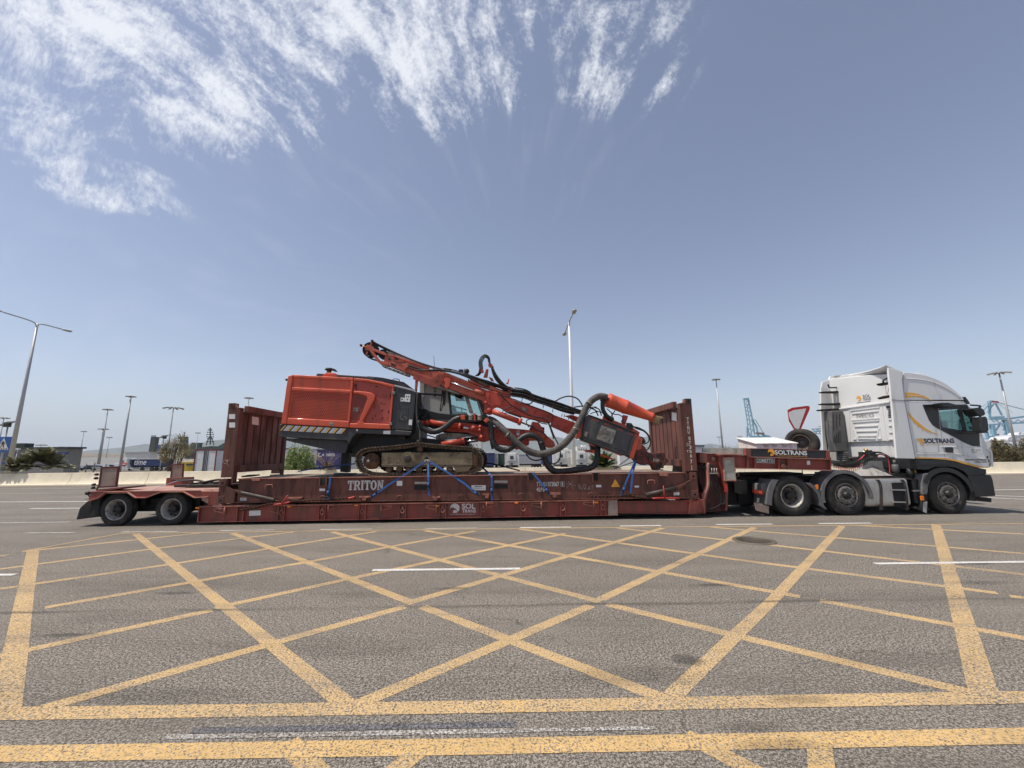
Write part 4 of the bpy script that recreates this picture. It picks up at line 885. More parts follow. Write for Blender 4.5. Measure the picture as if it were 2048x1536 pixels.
for x_ in (780, 865, 970):
    p = q('G', x_, 560, .49); m_ = MB(); m_.box(p.x-.05, p.x+.05, .465, .5, p.z-.05, p.z+.01); m_.box(p.x-.07, p.x+.07, .455, .5, p.z+.01, p.z+.03); m_.build('latch', 'sign_grey', tb)
sw = thing('spare_wheel', q('G', 1100, 600, 1.5), 'spare wheel standing on the gooseneck behind the white tool box', 'spare wheel', truck=True)
c = q('G', 1130, 545, 1.55); ax = V(.80, .60, 0).normalized(); t_ = MB(); R = .44
prof = [(.25, .03), (.28, 0), (.34, -.015), (.40, .0), (.43, .03)]
for i in range(5): a = .03+i*.048; prof += [(R, a+.004), (R, a+.036), (R-.015, a+.038), (R-.015, a+.048)]
prof += [(.43, .28), (.40, .31), (.27, .31), (.25, .28)]
t_.lathe(prof, c, ax, 40); t_.build('tyre', 'tyre', sw)
t_ = MB(); t_.lathe([(.262, .02), (.25, .0), (.235, .01), (.22, .10), (.21, .14), (.10, .15), (.09, .12), (.001, .12)], c, ax, 36); t_.build('rim', 'rim_dark', sw)
# ================================================================ TRACTOR UNIT
mat('cab_white', (.73, .725, .705), .32, var=.03, vs=1, dirt=(.40, .35, .29), da=.24, ds=2.2, coat=.3, streak=True)
mat('cab_grey', (.36, .36, .36), .5, var=.06, dirt=(.25, .22, .2), da=.3)
mat('cab_black', (.02, .02, .022), .38, var=.1, dirt=(.08, .07, .06), da=.2, ds=5)
mat('fender_grey', (.13, .13, .13), .6, var=.12, dirt=(.24, .21, .18), da=.35, ds=6)
mat('stack_grey', (.11, .108, .105), .6, var=.1, dirt=(.2, .18, .16), da=.2)
mat('tank_alu', (.50, .48, .45), .42, .75, var=.08, vs=2, dirt=(.26, .22, .18), da=.4, ds=3.5, streak=True)
mat('decal_navy', (.03, .035, .06), .4)
mat('decal_gold', (.80, .40, .05), .4, var=.03)
mat('tarp_grey', (.30, .28, .26), .9, var=.2, bump=.5, bs=20)
mat('hose_red', (.55, .05, .05), .5)
mat('brass', (.5, .33, .1), .35, .8)
mat('interior', (.03, .03, .035), .8)
gm = bpy.data.materials.new('window_glass'); gm.use_nodes = True; MAT['window_glass'] = gm; t = NT(gm.node_tree); t.n.clear()
o_ = t.add('ShaderNodeOutputMaterial'); mx = t.add('ShaderNodeMixShader'); tb_ = t.add('ShaderNodeBsdfTransparent'); gl = t.add('ShaderNodeBsdfGlossy')
tb_.inputs[0].default_value = (.60, .74, .72, 1); gl.inputs['Roughness'].default_value = .03; gl.inputs['Color'].default_value = (.8, .9, .9, 1)
mx.inputs[0].default_value = .14; t.link(tb_.outputs[0], mx.inputs[1]); t.link(gl.outputs[0], mx.inputs[2]); t.link(mx.outputs[0], o_.inputs[0])
tk = thing('tractor_unit', (9.5, 1.25, 0), 'white three-axle tractor unit with tall sleeper cab pulling the red trailer', 'lorry', truck=True)
def onX(f, x, y, X):
    r = TI.to_3x3() @ ray(*px(f, x, y)); t = (X-TO.x)/r.x; return TO+r*t
XW = 10.73; cd0 = .02; WID = 2.46
def bq(mb, f, x0, y0, x1, y1, d0, d1):
    """box whose front face spans the photo points (x0,y0)-(x1,y1) at depth d0"""
    a, b = q(f, x0, (y0+y1)/2, d0), q(f, x1, (y0+y1)/2, d0); c, e = q(f, (x0+x1)/2, y0, d0), q(f, (x0+x1)/2, y1, d0)
    mb.box(a.x, b.x, d0, d1, e.z, c.z); return mb
# body outline without the window opening
pt = lambda *a: qs('H', a, cd0)
low = [(895, 434), (1400, 436), (1440, 470), (1185, 478), (1182, 515), (1213, 662), (1290, 722), (1420, 795), (1535, 822), (1600, 822), (1622, 870), (1640, 958), (1636, 998), (1610, 1006), (1560, 1003), (1400, 962), (1250, 932), (985, 922)]
m_ = MB(); m_.prism(pt(*low), (0, WID, 0)); cabo = m_.build('cab_body', 'cab_white', tk, bevel=.035, seg=3, ang=40)
m_ = MB(); m_.prism(pt((885, 188), (930, 192), (1000, 201), (1075, 215), (1150, 240), (1210, 268), (1265, 300), (1320, 343), (1370, 387), (1405, 424), (1400, 428), (893, 426)), (0, WID, 0)); roof = m_.build('roof_cap', 'cab_white', tk, bevel=.11, seg=5, ang=60)
m_ = MB(); m_.tube(qs('H', [(895, 243), (960, 246), (1060, 258), (1150, 282), (1230, 318), (1300, 358), (1370, 412)], cd0-.002), .012, 6, sm=4); m_.build('roof_crease', 'cab_white', roof)
# rear wall of the cab
wz0, wz1, wz2 = onX('N', 900, 1420, XW).z, onX('N', 900, 1196, XW).z, onX('N', 900, 655, XW).z; wz3 = q('H', 885, 188, cd0).z
m_ = MB(); m_.box(XW, XW+.8, cd0+.05, WID-.03, wz1, wz2); m_.prism([V(XW+.03, cd0+.05, wz2), V(XW+.03, WID-.03, wz2), V(XW+.03, WID-.03, wz3+.26), V(XW+.03, 1.3, wz3+.14), V(XW+.03, .4, wz3+.02), V(XW+.03, cd0+.05, wz3-.02)], (.7, 0, 0)); rw = m_.build('rear_wall', 'cab_white', tk, bevel=.02)
m_ = MB(); m_.box(XW+.16, XW+.9, cd0+.05, WID-.03, wz0, wz1-.001); m_.build('lower_wall', 'cab_grey', tk, bevel=.02)
m_ = MB(); m_.box(XW-.035, XW+.02, cd0+.08, WID-.12, wz2-.02, wz2+.03); m_.build('wall_ledge', 'cab_white', rw, bevel=.01)
m_ = MB()                                    # pressed ribs
for (xl, yl), (xr, yr) in [((590, 742), (1015, 690)), ((615, 786), (1000, 745)), ((615, 880), (1012, 850)), ((628, 912), (1012, 884)), ((655, 975), (995, 960)), ((680, 1045), (980, 1035)), ((700, 1112), (970, 1108)), ((705, 1152), (960, 1152)), ((632, 1160), (680, 1160)), ((1150, 870), (1200, 868)), ((1150, 960), (1212, 956)), ((1160, 1060), (1225, 1058)), ((985, 1150), (1045, 1150)), ((1160, 1158), (1240, 1156))]:
    a, b = onX('N', xl, yl, XW-.004), onX('N', xr, yr, XW-.004); m_.bar(a, b, .036, .030)
for (xl, yl), (xr, yr) in [((628, 1015), (650, 1150)), ((640, 1015), (690, 1150)), ((1025, 990), (1045, 1150)), ((1010, 1000), (985, 1150)), ((1055, 680), (1130, 1190)), ((575, 720), (590, 1190))]:
    m_.bar(onX('N', xl, yl, XW-.003), onX('N', xr, yr, XW-.003), .02, .02)
m_.build('pressed_ribs', 'cab_white', rw)
a, b = onX('N', 690, 848, XW-.002), onX('N', 940, 832, XW-.002); mb = text_mb('IVECO', a, b-a, ZD, .115, .012, .01, 1.0, width=(b-a).length); mb.build('maker_letters', 'tank_alu', rw)
def wall_logo():
    c = onX('N', 715, 563, XW-.003+.03); R = .085; n = 28; mb = MB(); yy = lambda s: s
    def pnt(u_, v_): return V(XW+.026, c.y-u_*R, c.z+v_*R)
    up = [pnt(math.cos(a), math.sin(a)) for a in [math.pi*1.05-k*(math.pi*1.30)/n for k in range(n+1)]]
    dn = [pnt(.72-1.62*t, -.68+.95*math.sin(t*2.35)*.62-.02+t*.35) for t in [k/n for k in range(n+1)]]
    mb.prism(up+dn, (-.003, 0, 0)); mb.build('logo', 'decal_gold', rw)
    lo = MB(); l1 = [pnt(math.cos(a), math.sin(a)) for a in [math.pi*1.36+k*(math.pi*.36)/n for k in range(n+1)]]; l2 = [pnt(.42-.75*t, -.55+.28*math.sin(t*2.2)-.15*t) for t in [k/10 for k in range(11)]]
    lo.prism(l1+l2, (-.003, 0, 0)); lo.build('logo', 'decal_gold', rw)
wall_logo()
for body, x0_, y0_, x1_, y1_ in [('SOL', 775, 510, 888, 555), ('TRANS', 778, 562, 893, 596)]:
    a, b, c = onX('N', x0_, y1_+2, XW+.026), onX('N', x1_, y1_-10, XW+.026), onX('N', x0_, y0_, XW+.026)
    mb = text_mb(body, a, b-a, ZD, c.z-a.z, .004, .0, 1.0, width=(b-a).length); mb.build('lettering', 'decal_navy', rw)
m_ = MB(); m_.bar(onX('N', 682, 628, XW+.027), onX('N', 885, 602, XW+.027), .006, .012); m_.build('logo_underline', 'decal_navy', rw)
m_ = MB(); 
for i in range(6): m_.bar(onX('N', 1145, 725+i*22, XW-.006), onX('N', 1200, 722+i*22, XW-.006), .02, .022)
m_.bar(onX('N', 1120, 690, XW-.006), onX('N', 1180, 686, XW-.006), .03, .07); m_.build('wall_vent', 'cab_black', rw)
# side deflectors
m_ = MB(); m_.prism(qs('H', [(752, 148), (885, 186), (873, 252), (892, 430), (985, 928), (825, 924), (782, 430)], -.02), (0, .05, 0)); df = m_.build('side_deflector', 'cab_white', tk, bevel=.015)
m_ = MB(); m_.prism(qs('H', [(748, 146), (765, 148), (795, 430), (843, 926), (822, 925), (778, 430)], .031), (0, .045, 0)); m_.build('deflector_edge', 'cab_white', df, bevel=.01)
m_ = MB(); m_.bar(q('H', 782, 424, -.022), q('H', 892, 432, -.022), .01, .008); m_.build('panel_gap', 'frame_black', df)
P2 = [(182, 318), (290, 292), (420, 300), (420, 720), (560, 1200), (560, 1350), (300, 1345), (192, 1330), (160, 735), (160, 420)]
m_ = MB(); m_.prism(qs('N', P2, 2.40), (0, .05, 0)); df2 = m_.build('side_deflector', 'cab_white', tk, bevel=.012)
m_ = MB(); m_.prism(qs('N', [(225, 760), (310, 760), (300, 1100), (370, 1340), (290, 1340), (262, 1100)], 2.30), (0, .05, 0)); m_.build('deflector_stay', 'cab_grey', df2)
# roof spoiler
m_ = MB(); pts = []
for k, (x, y) in enumerate([(1100, 72), (1010, 108), (880, 150), (740, 182), (600, 205), (450, 222), (310, 238)]):
    d = .0+(2.44)*k/6; p = q('N', x, y, d); f_ = V(q('H', 880, 188, cd0).x-.02, d, q('H', 880, 188, cd0).z+.0+.035*k); pts.append((p, f_))
vs = []; 
for p, f_ in pts: vs += [p, f_, f_-V(0, 0, .035), p-V(0, 0, .03)]
fs = []
for i in range(len(pts)-1):
    for k in range(4): fs.append([i*4+k, i*4+(k+1) % 4, (i+1)*4+(k+1) % 4, (i+1)*4+k])
fs += [[0, 1, 2, 3], [len(vs)-1, len(vs)-2, len(vs)-3, len(vs)-4]]
m_.add(vs, fs, True); m_.build('roof_spoiler', 'cab_white', tk)
m_ = MB(); m_.prism(qs('N', [(272, 292), (300, 236), (420, 225), (420, 300)], 2.40), (0, .05, 0)); m_.build('spoiler_corner', 'cab_white', tk, bevel=.01)
for pts, r in [([(265, 355), (275, 390), (300, 405), (440, 402), (480, 420), (488, 455)], .022), ([(1145, 262), (1090, 285), (1070, 310), (1075, 335)], .022)]:
    m_ = MB(); m_.tube(qs('N', pts, 2.15 if pts[0][0] < 900 else .12), r, 8, sm=4); m_.build('deflector_bracket', 'frame_black', tk)
for pts, d in [([(195, 460), (480, 450), (497, 462), (440, 478), (215, 474)], 2.1), ([(185, 635), (470, 628), (490, 640), (440, 655), (215, 650)], 2.1), ([(160, 722), (500, 700), (520, 715), (430, 735), (180, 740)], 2.1), ([(1070, 330), (1150, 322), (1155, 360), (1100, 358)], .1), ([(1085, 538), (1178, 508), (1182, 545), (1120, 562)], .1)]:
    m_ = MB(); m_.prism(qs('N', pts, d), (0, .22, 0)); m_.build('deflector_blade', 'frame_black', tk)
for pts in ([(390, 480), (388, 700)], [(440, 480), (430, 700)], [(472, 480), (455, 580), (435, 640)], [(1105, 370), (1110, 450), (1125, 500)], [(1150, 370), (1145, 450), (1130, 500)]):
    m_ = MB(); m_.tube(qs('N', pts, 2.12 if pts[0][0] < 900 else .14), .007, 6, sm=3 if len(pts) > 2 else None); m_.build('stay_cable', 'sign_grey', tk)
m_ = MB(); m_.tube(qs('N', [(205, 760), (235, 1120), (262, 1320)], 2.05), .014, 7); m_.build('stay_rod', 'frame_black', tk)
# air intake stack
m_ = MB(); m_.prism(qs('N', [(312, 742), (480, 738), (500, 780), (552, 1300), (520, 1340), (390, 1342), (318, 1100)], 1.95), (0, .3, 0)); stk = m_.build('intake_stack', 'stack_grey', tk, bevel=.03, seg=3)
m_ = MB()
for i, x in enumerate((350, 372, 395, 418, 442)): m_.prism(qs('N', [(x-3, 1215-0*i), (x-14+i*2, 1120-22*i), (x-8+i*2, 1118-22*i), (x+4, 1215)], 1.944), (0, .004, 0))
for x, y0, y1 in ((338, 790, 1040), (385, 790, 1000), (430, 780, 960)): m_.prism(qs('N', [(x, y0), (x+6, y0), (x+9, y1), (x+3, y1)], 1.944), (0, .004, 0))
m_.build('stack_slots', 'frame_black', stk)
m_ = MB()
for i in range(5): c = q('N', 470+i*2, 1352+i*28, 2.1); m_.lathe([(.14, 0), (.165, .02), (.165, .035), (.14, .055)], c, (0, 0, -1), 24)
m_.cyl(q('N', 470, 1340, 2.1), q('N', 480, 1500, 2.1), .14, n=20); m_.build('bellows', 'stack_grey', tk)
# dark window band, decals and seams on the near side
dn_ = cd0-.004
def decal(pts, m, name='decal', d=None, parent=None, f='H', th=.003): 
    s_ = MB(); s_.prism(qs(f, pts, dn_ if d is None else d), (0, th, 0)); return s_.build(name, m, parent or cabo)
band = decal([(1045, 466), (1182, 462), (1182, 515), (1213, 662), (1290, 722), (1395, 782), (1400, 700), (1500, 712), (1533, 722), (1536, 820), (1470, 820), (1290, 728), (1172, 668), (1130, 640), (1100, 598), (1070, 530)][:4]+[(1213, 662), (1215, 690), (1172, 668), (1130, 640), (1100, 598), (1070, 530)], 'cab_black', 'window_band')
decal([(1213, 664), (1400, 705), (1530, 712), (1536, 820), (1470, 820), (1213, 690)], 'cab_black', 'window_band')
for y0 in (cd0-.003, WID-.02):
    s_ = MB(); s_.prism(qs('H', [(1180, 460), (1440, 468), (1450, 500), (1185, 500)], y0), (0, .03, 0) if y0 < 1 else (0, .03, 0))
    dd = y0
    def pl(pts): 
        P_ = qs('H', pts, cd0-.003); P_ = [V(p.x, dd, p.z) for p in P_]; s_.prism(P_, (0, .03, 0))
    s_ = MB(); pl([(1182, 460), (1435, 470), (1440, 506), (1350, 504), (1183, 515)]); pl([(1348, 500), (1380, 500), (1425, 700), (1398, 695)]); pl([(1425, 500), (1445, 505), (1522, 705), (1500, 705)]); pl([(1213, 658), (1400, 690), (1510, 695), (1530, 722), (1400, 712), (1215, 690)])
    s_.build('door_frame', 'cab_black', tk)
    s_ = MB(); pl([(1185, 512), (1350, 503), (1400, 692), (1214, 660)]); s_.f = s_.f; wg = s_.build('side_window', 'window_glass', tk); wg.scale = (1, 1, 1)
    s_ = MB(); pl([(1379, 503), (1426, 500), (1502, 698), (1424, 694)]); s_.build('quarter_window', 'window_glass', tk)
    s_ = MB(); pl([(1425, 470), (1470, 505), (1545, 700), (1592, 830), (1535, 824), (1530, 722), (1445, 505)]); s_.build('a_pillar', 'cab_white', tk)
m_ = MB(); a, b = q('H', 1462, 500, .1), q('H', 1590, 826, .1); m_.add([a, b, b+V(0, 2.25, 0), a+V(0, 2.25, 0), a+V(.02, 0, 0), b+V(.02, 0, 0), b+V(.02, 2.25, 0), a+V(.02, 2.25, 0)], [(0, 1, 2, 3), (4, 7, 6, 5)]); m_.build('windscreen', 'window_glass', tk)
m_ = MB(); c = q('H', 1450, 660, .6); m_.lathe([(.20, -.012), (.215, 0), (.20, .012), (.185, 0), (.20, -.012)], c, (-.8, 0, .5), 24); m_.cyl(c, c+V(.2, 0, -.15), .03); m_.build('steering_wheel', 'interior', tk)
m_ = MB(); bq(m_, 'H', 1215, 600, 1270, 720, 1.6, 2.1); m_.build('seat', 'interior', tk, bevel=.05)
m_ = MB(); bq(m_, 'H', 1195, 640, 1240, 700, 1.0, 1.4); m_.build('seat', 'interior', tk, bevel=.05)
m_ = MB(); bq(m_, 'H', 1440, 690, 1520, 790, .3, 2.2); m_.build('dashboard', 'interior', tk, bevel=.04)
m_ = MB(); pb = [(1197, 432), (1205, 700), (1240, 930)]
for pth in ([(1178, 462), (1188, 560), (1200, 690), (1215, 800), (1240, 925)], [(895, 434), (1150, 436), (1400, 437)], [(892, 430), (918, 560), (950, 740), (985, 925)]):
    P_ = qs('H', pth, dn_); 
    for a, b in zip(P_, P_[1:]): m_.bar(a, b, .008, .004, up=(0, 1, 0))
m_.build('panel_seam', 'cab_grey', cabo)
m_ = MB(); P_ = smooth_path(qs('H', [(985, 757), (1150, 752), (1165, 765), (1180, 850), (1170, 872), (1010, 868), (998, 850), (985, 770), (985, 757)], dn_), 3)
for a, b in zip(P_, P_[1:]): m_.bar(a, b, .006, .006, up=(0, 1, 0))
m_.build('locker_seam', 'cab_grey', cabo)
m_ = MB(); m_.tube(qs('H', [(985, 882), (1200, 882), (1300, 884), (1450, 905), (1580, 935)], cd0+.002), .012, 6, sm=4); m_.tube(qs('H', [(1200, 822), (1480, 828)], cd0+.002), .01, 6); m_.build('side_moulding', 'cab_white', cabo)
decal([(1238, 832), (1300, 830), (1310, 842), (1308, 878), (1248, 876), (1240, 862)], 'cab_black', 'door_handle', th=.002, d=dn_-.02)
decal([(985, 916), (1120, 918), (1250, 926), (1330, 938), (1420, 962), (1500, 985), (1585, 1003), (1560, 1006), (1490, 996), (1400, 972), (1320, 948), (1240, 935), (1120, 927), (985, 925)], 'decal_gold', 'gold_stripe', d=cd0-.006)
decal([(188, 162), (240, 160), (300, 165), (370, 178), (430, 198), (490, 232), (540, 272), (470, 240), (400, 222), (340, 212), (270, 218), (205, 236)], 'decal_gold', 'road_decal', f='O', parent=roof, d=dn_-.002)
for x in (208, 262, 320, 375): decal([(x, 190-abs(x-290)*.0), (x+38, 189+(x-208)*.08), (x+38, 195+(x-208)*.09), (x, 198)], 'cab_white', 'road_dash', f='O', parent=roof, d=dn_-.005)
decal([(232, 405), (260, 440), (320, 505), (390, 565), (460, 620), (540, 665), (615, 692), (540, 680), (455, 648), (380, 600), (310, 540), (255, 480), (236, 440)], 'decal_gold', 'road_decal', f='O')
for x, y in [(288, 530), (340, 580), (402, 630), (470, 668), (500, 682)]: decal([(x, y), (x+12, y+3), (x+34, y+26), (x+20, y+24)] if x < 450 else [(x, y), (x+8, y+2), (x+20, y+12), (x+12, y+10)], 'decal_gold', 'road_dash', f='O')
sign_text(cabo, 'lettering', 'decal_navy', 'SOLTRANS', 'O', 440, 752, 826, (808, 804), dn_, bold=.035)
logo(cabo, 'O', 393, 787, 40, dn_+.002, 'decal_gold', None)
sign_text(cabo, 'lettering', 'decal_gold', 'TRANSPORTES ESPECIALES', 'O', 460, 818, 800, 826, dn_, bold=.0)
sign_text(cabo, 'lettering', 'decal_navy', 'www.soltransportes.com', 'O', 958, 1008, 1238, 1028, dn_-.006, bold=.03)
sign_text(cabo, 'lettering', 'decal_navy', '+34 956 15 66 95', 'O', 1085, 1040, 1238, 1060, dn_-.006, bold=.03)
sign_text(cabo, 'lettering', 'tank_alu', 'hi-way', 'O', 1048, 880, 1165, 905, dn_-.004, bold=.02)
sign_text(cabo, 'lettering', 'tank_alu', '460', 'O', 1052, 912, 1120, 930, dn_-.004, bold=.02)
# mirrors, visor, handle
for pts, d, dp, nm in [([(1482, 498), (1540, 488), (1572, 505), (1588, 545), (1570, 562), (1530, 562), (1500, 535)], -.22, .3, 'wide_mirror'), ([(1545, 572), (1590, 566), (1604, 590), (1616, 680), (1600, 702), (1552, 702), (1545, 660)], -.26, .22, 'main_mirror'), ([(1200, 450), (1268, 447), (1330, 462), (1345, 485), (1265, 492), (1222, 488)], -.25, .22, 'kerb_mirror')]:
    m_ = MB(); m_.prism(qs('H', pts, d), (0, dp, 0)); m_.build(nm, 'cab_black', tk, bevel=.025, seg=3)
for pts, r in [([(1455, 470), (1535, 476), (1530, 490)], .022), ([(1360, 700), (1480, 706), (1600, 702)], .016), ([(1480, 500), (1520, 545), (1545, 575)], .018)]:
    m_ = MB(); m_.tube(qs('H', pts, -.12), r, 8, sm=3); m_.build('mirror_arm', 'cab_black', tk)
m_ = MB(); m_.prism(qs('H', [(1395, 402), (1412, 398), (1438, 430), (1455, 460), (1425, 462)], .0), (0, WID, 0)); m_.build('sun_visor', 'cab_black', tk, bevel=.01)
decal([(1596, 905), (1606, 905), (1606, 925), (1598, 925)], 'frame_black', 'front_slot', d=-.0); decal([(1608, 935), (1616, 935), (1618, 960), (1610, 960)], 'frame_black', 'front_slot', d=-.0); decal([(1618, 968), (1626, 965), (1626, 990), (1619, 995)], 'frame_black', 'front_slot', d=-.0)
m_ = MB(); m_.tube(qs('H', [(1600, 850), (1628, 860), (1640, 950), (1640, 995)], -.01), .018, 8, sm=4); m_.build('grab_handle', 'cab_white', tk)
# lower black body, arch, bumper
m_ = MB(); m_.prism(qs('H', [(985, 926), (1250, 936), (1400, 972), (1560, 1012), (1592, 1018), (1590, 1062), (1440, 1075), (1395, 1035), (1340, 1008), (1260, 995), (1150, 1000), (1100, 1022), (1000, 1020)], .03), (0, 2.4, 0)); m_.build('lower_body', 'cab_black', tk, bevel=.015)
m_ = MB(); m_.prism(qs('H', [(1005, 940), (1240, 944), (1330, 965), (1250, 975), (1130, 985), (1040, 985), (1010, 970)], .02), (0, .05, 0)); m_.build('step_panel', 'cab_black', tk, bevel=.01)
def fender(f, cx, cy, ri, ro, a0, a1, d, depth, m, name, lipw=None):
    c = q(f, cx, cy, d); k = 1/ZF[f][2]; s = abs(q(f, cx+100, cy, d).x-c.x)/100; Ri, Ro = ri*s, ro*s; n = 22; mb = MB(); vs = []
    A = [R_(a0)+(R_(a1)-R_(a0))*i/n for i in range(n+1)]
    for i in range(n):
        a, b = A[i], A[i+1]; P_ = lambda r, t: V(c.x+r*math.cos(t), d, c.z+r*math.sin(t))
        mb.add([P_(Ri, a), P_(Ro, a), P_(Ro, b), P_(Ri, b)], [(0, 1, 2, 3)], True)
        mb.add([P_(Ro, a), P_(Ro, a)+V(0, depth, 0), P_(Ro, b)+V(0, depth, 0), P_(Ro, b)], [(0, 1, 2, 3)], True)
        r3 = (Ri+Ro)/2+.01; mb.add([P_(Ri, a)+V(0, .0, 0), P_(r3, a)+V(0, .05, 0), P_(r3, b)+V(0, .05, 0), P_(Ri, b)], [(0, 1, 2, 3)], True)
        mb.add([P_(r3, a)+V(0, .05, 0), P_(r3, a)+V(0, depth, 0), P_(r3, b)+V(0, depth, 0), P_(r3, b)+V(0, .05, 0)], [(0, 1, 2, 3)], True)
    o = mb.build(name, m, tk); return o
fender('H', 1275, 1240, 192, 228, 8, 150, .0, .5, 'cab_black', 'wheel_arch')
m_ = MB(); m_.prism(qs('H', [(1052, 1060), (1085, 1052), (1148, 1050), (1120, 1090), (1098, 1150), (1088, 1230), (1050, 1235), (1040, 1150)], .02), (0, .4, 0)); m_.build('fender', 'fender_grey', tk, bevel=.015)
m_ = MB(); m_.prism(qs('H', [(1045, 1235), (1088, 1232), (1082, 1392), (985, 1352), (990, 1335), (1045, 1350)], .05), (0, .35, 0)); m_.build('mud_flap', 'rubber_black', tk)
m_ = MB(); m_.prism(qs('H', [(1052, 1300), (1086, 1290), (1082, 1392), (1052, 1380)], .045), (0, .01, 0)); m_.build('flap_edge', 'sign_grey', tk)
m_ = MB(); bq(m_, 'H', 1036, 1245, 1060, 1283, -.01, .03); m_.build('side_marker', 'amber', tk, bevel=.005)
m_ = MB(); m_.prism(qs('H', [(1425, 1070), (1590, 1062), (1632, 1068), (1648, 1110), (1672, 1245), (1590, 1250), (1495, 1256), (1470, 1150)], .04), (0, 2.38, 0)); bmp = m_.build('bumper', 'cab_black', tk, bevel=.02)
m_ = MB(); m_.prism(qs('H', [(1500, 1262), (1636, 1262), (1636, 1300), (1488, 1284)], .1), (0, 2.2, 0)); m_.build('front_spoiler', 'rubber_black', tk, bevel=.01)
m_ = MB(); m_.prism(qs('H', [(1440, 1112), (1462, 1110), (1500, 1290), (1440, 1286), (1452, 1220)], .06), (0, .3, 0)); m_.build('arch_liner', 'rubber_black', tk)
m_ = MB(); bq(m_, 'H', 1575, 1022, 1590, 1060, .03, .3); m_.build('headlamp', 'chrome', bmp)
# wheels
for f, x, y, Rw, style in [('H', 1275, 1241, .515, 'flat'), ('P', 1100, 482, .515, 'flat'), ('G', 1055, 1103, .515, 'deep')]:
    p = q(f, x, y, .03); rr_ = .295
    wheel(tk, p.x, Rw, .03, Rw, .31, rr_, style)
    t_ = MB(); t_.lathe([(.28, 2.1), (.50, 2.1), (.515, 2.14), (.515, 2.36), (.50, 2.40), (.28, 2.40)], V(p.x, 0, Rw), n=32); t_.build('wheel', 'tyre', tk)
p = q('G', 1055, 1103, .03); t_ = MB(); t_.lathe([(.28, .37), (.50, .37), (.515, .41), (.515, .62), (.50, .66), (.28, .66)], V(p.x, 0, .515), n=32); t_.build('wheel', 'tyre', tk)
# middle and rear mudguards
fender('P', 1100, 482, 232, 268, -5, 192, .02, .5, 'fender_grey', 'mudguard')
m_ = MB(); P_ = [(270, 560), (330, 572), (332, 500), (345, 420), (372, 350), (400, 305), (330, 298), (295, 360), (278, 440)]; m_.prism(qs('P', P_, .03), (0, .55, 0)); m_.build('mudguard', 'fender_grey', tk, bevel=.012)
m_ = MB(); m_.prism(qs('P', [(215, 352), (240, 338), (315, 332), (285, 400), (262, 402), (262, 450), (215, 440)], .12), (0, .4, 0)); m_.build('lamp_bracket', 'fender_grey', tk, bevel=.02)
m_ = MB(); m_.prism(qs('P', [(145, 405), (245, 412), (248, 450), (230, 462), (150, 440)], .10), (0, .1, 0)); m_.build('tail_lamp', 'red_plastic', tk, bevel=.01)
m_ = MB(); m_.prism(qs('P', [(195, 418), (225, 420), (225, 445), (195, 440)], .09), (0, .02, 0)); m_.build('indicator', 'amber', tk)
m_ = MB(); m_.prism(qs('P', [(145, 538), (298, 575), (296, 652), (165, 620)], .09), (0, .02, 0)); m_.build('mud_flap', 'panel_taupe', tk)
m_ = MB(); P_ = [(668, 335), (720, 338), (775, 372), (820, 430), (850, 500), (858, 568), (892, 605), (880, 610), (825, 570), (818, 520), (790, 450), (745, 395), (700, 360)]; m_.prism(qs('P', P_, .03), (0, .5, 0)); m_.build('mudguard', 'fender_grey', tk, bevel=.006)
m_ = MB(); m_.prism(qs('P', [(765, 595), (868, 600), (866, 645), (800, 622)], .1), (0, .3, 0)); m_.build('mud_flap', 'rubber_black', tk)
m_ = MB(); m_.prism(qs('P', [(778, 358), (802, 356), (806, 400), (790, 402)], .0), (0, .04, 0)); m_.build('side_marker', 'amber', tk, bevel=.004)
# frame, tank, steps
ch = MB(); ch.box(6.4, 11.9, .72, .80, .72, .98); ch.box(6.4, 11.9, 1.70, 1.78, .72, .98)
for xx in (6.5, 7.9, 9.3, 10.6): ch.box(xx, xx+.1, .8, 1.7, .74, .95)
ch.box(7.0, 8.3, .82, 1.68, 1.0, 1.06); ch.box(9.6, 12.2, .35, 2.1, .45, 1.02)
for f, x, y in [('H', 1275, 1241), ('P', 1100, 482), ('G', 1055, 1103)]: p = q(f, x, y, .2); ch.cyl(V(p.x, .35, .515), V(p.x, 2.2, .515), .09)
ch.box(6.2, 6.35, .3, 2.2, .55, .9)
ch.box(6.3, 8.9, .68, 1.75, .30, .72); ch.box(5.6, 6.9, .75, 2.2, .22, .95); ch.box(8.9, 11.0, .75, 2.2, .25, .95); ch.build('chassis', 'frame_black', tk)  # solid black boxes added to make the shade behind the wheels black
m_ = MB(); a, b = q('P', 1238, 288, .06), q('P', 1778, 578, .06); m_.box(a.x, b.x, .06, .68, b.z, a.z); tank = m_.build('fuel_tank', 'tank_alu', tk, bevel=.10, seg=5)
for x0_, x1_ in ((1405, 1448), (1655, 1712)):
    m_ = MB()
    for dx in (-9, 9):
        P_ = smooth_path(qs('P', [(x0_+dx, 300), (x0_+22+dx, 330), (x0_+40+dx, 400), (x1_+dx, 560), (x1_+dx, 585)], .052), 4); P_[0] = P_[0]+V(0, .04, 0)
        for u1, u2 in zip(P_, P_[1:]): m_.bar(u1, u2, .022, .012, up=(0, 1, 0))
    m_.prism(qs('P', [(x1_-16, 575), (x1_+16, 575), (x1_+22, 612), (x1_-14, 618)], .05), (0, .04, 0)); m_.build('tank_strap', 'steel_dark', tank)
m_ = MB(); m_.prism(qs('P', [(1552, 335), (1655, 332), (1680, 350), (1692, 560), (1676, 572), (1585, 574)], .055), (0, .02, 0)); stp = m_.build('step_recess', 'frame_black', tank)
m_ = MB()
for y in (408, 532): m_.bar(q('P', 1558, y, .02), q('P', 1690, y+2, .02), .06, .025)
m_.build('step', 'tank_alu', stp)
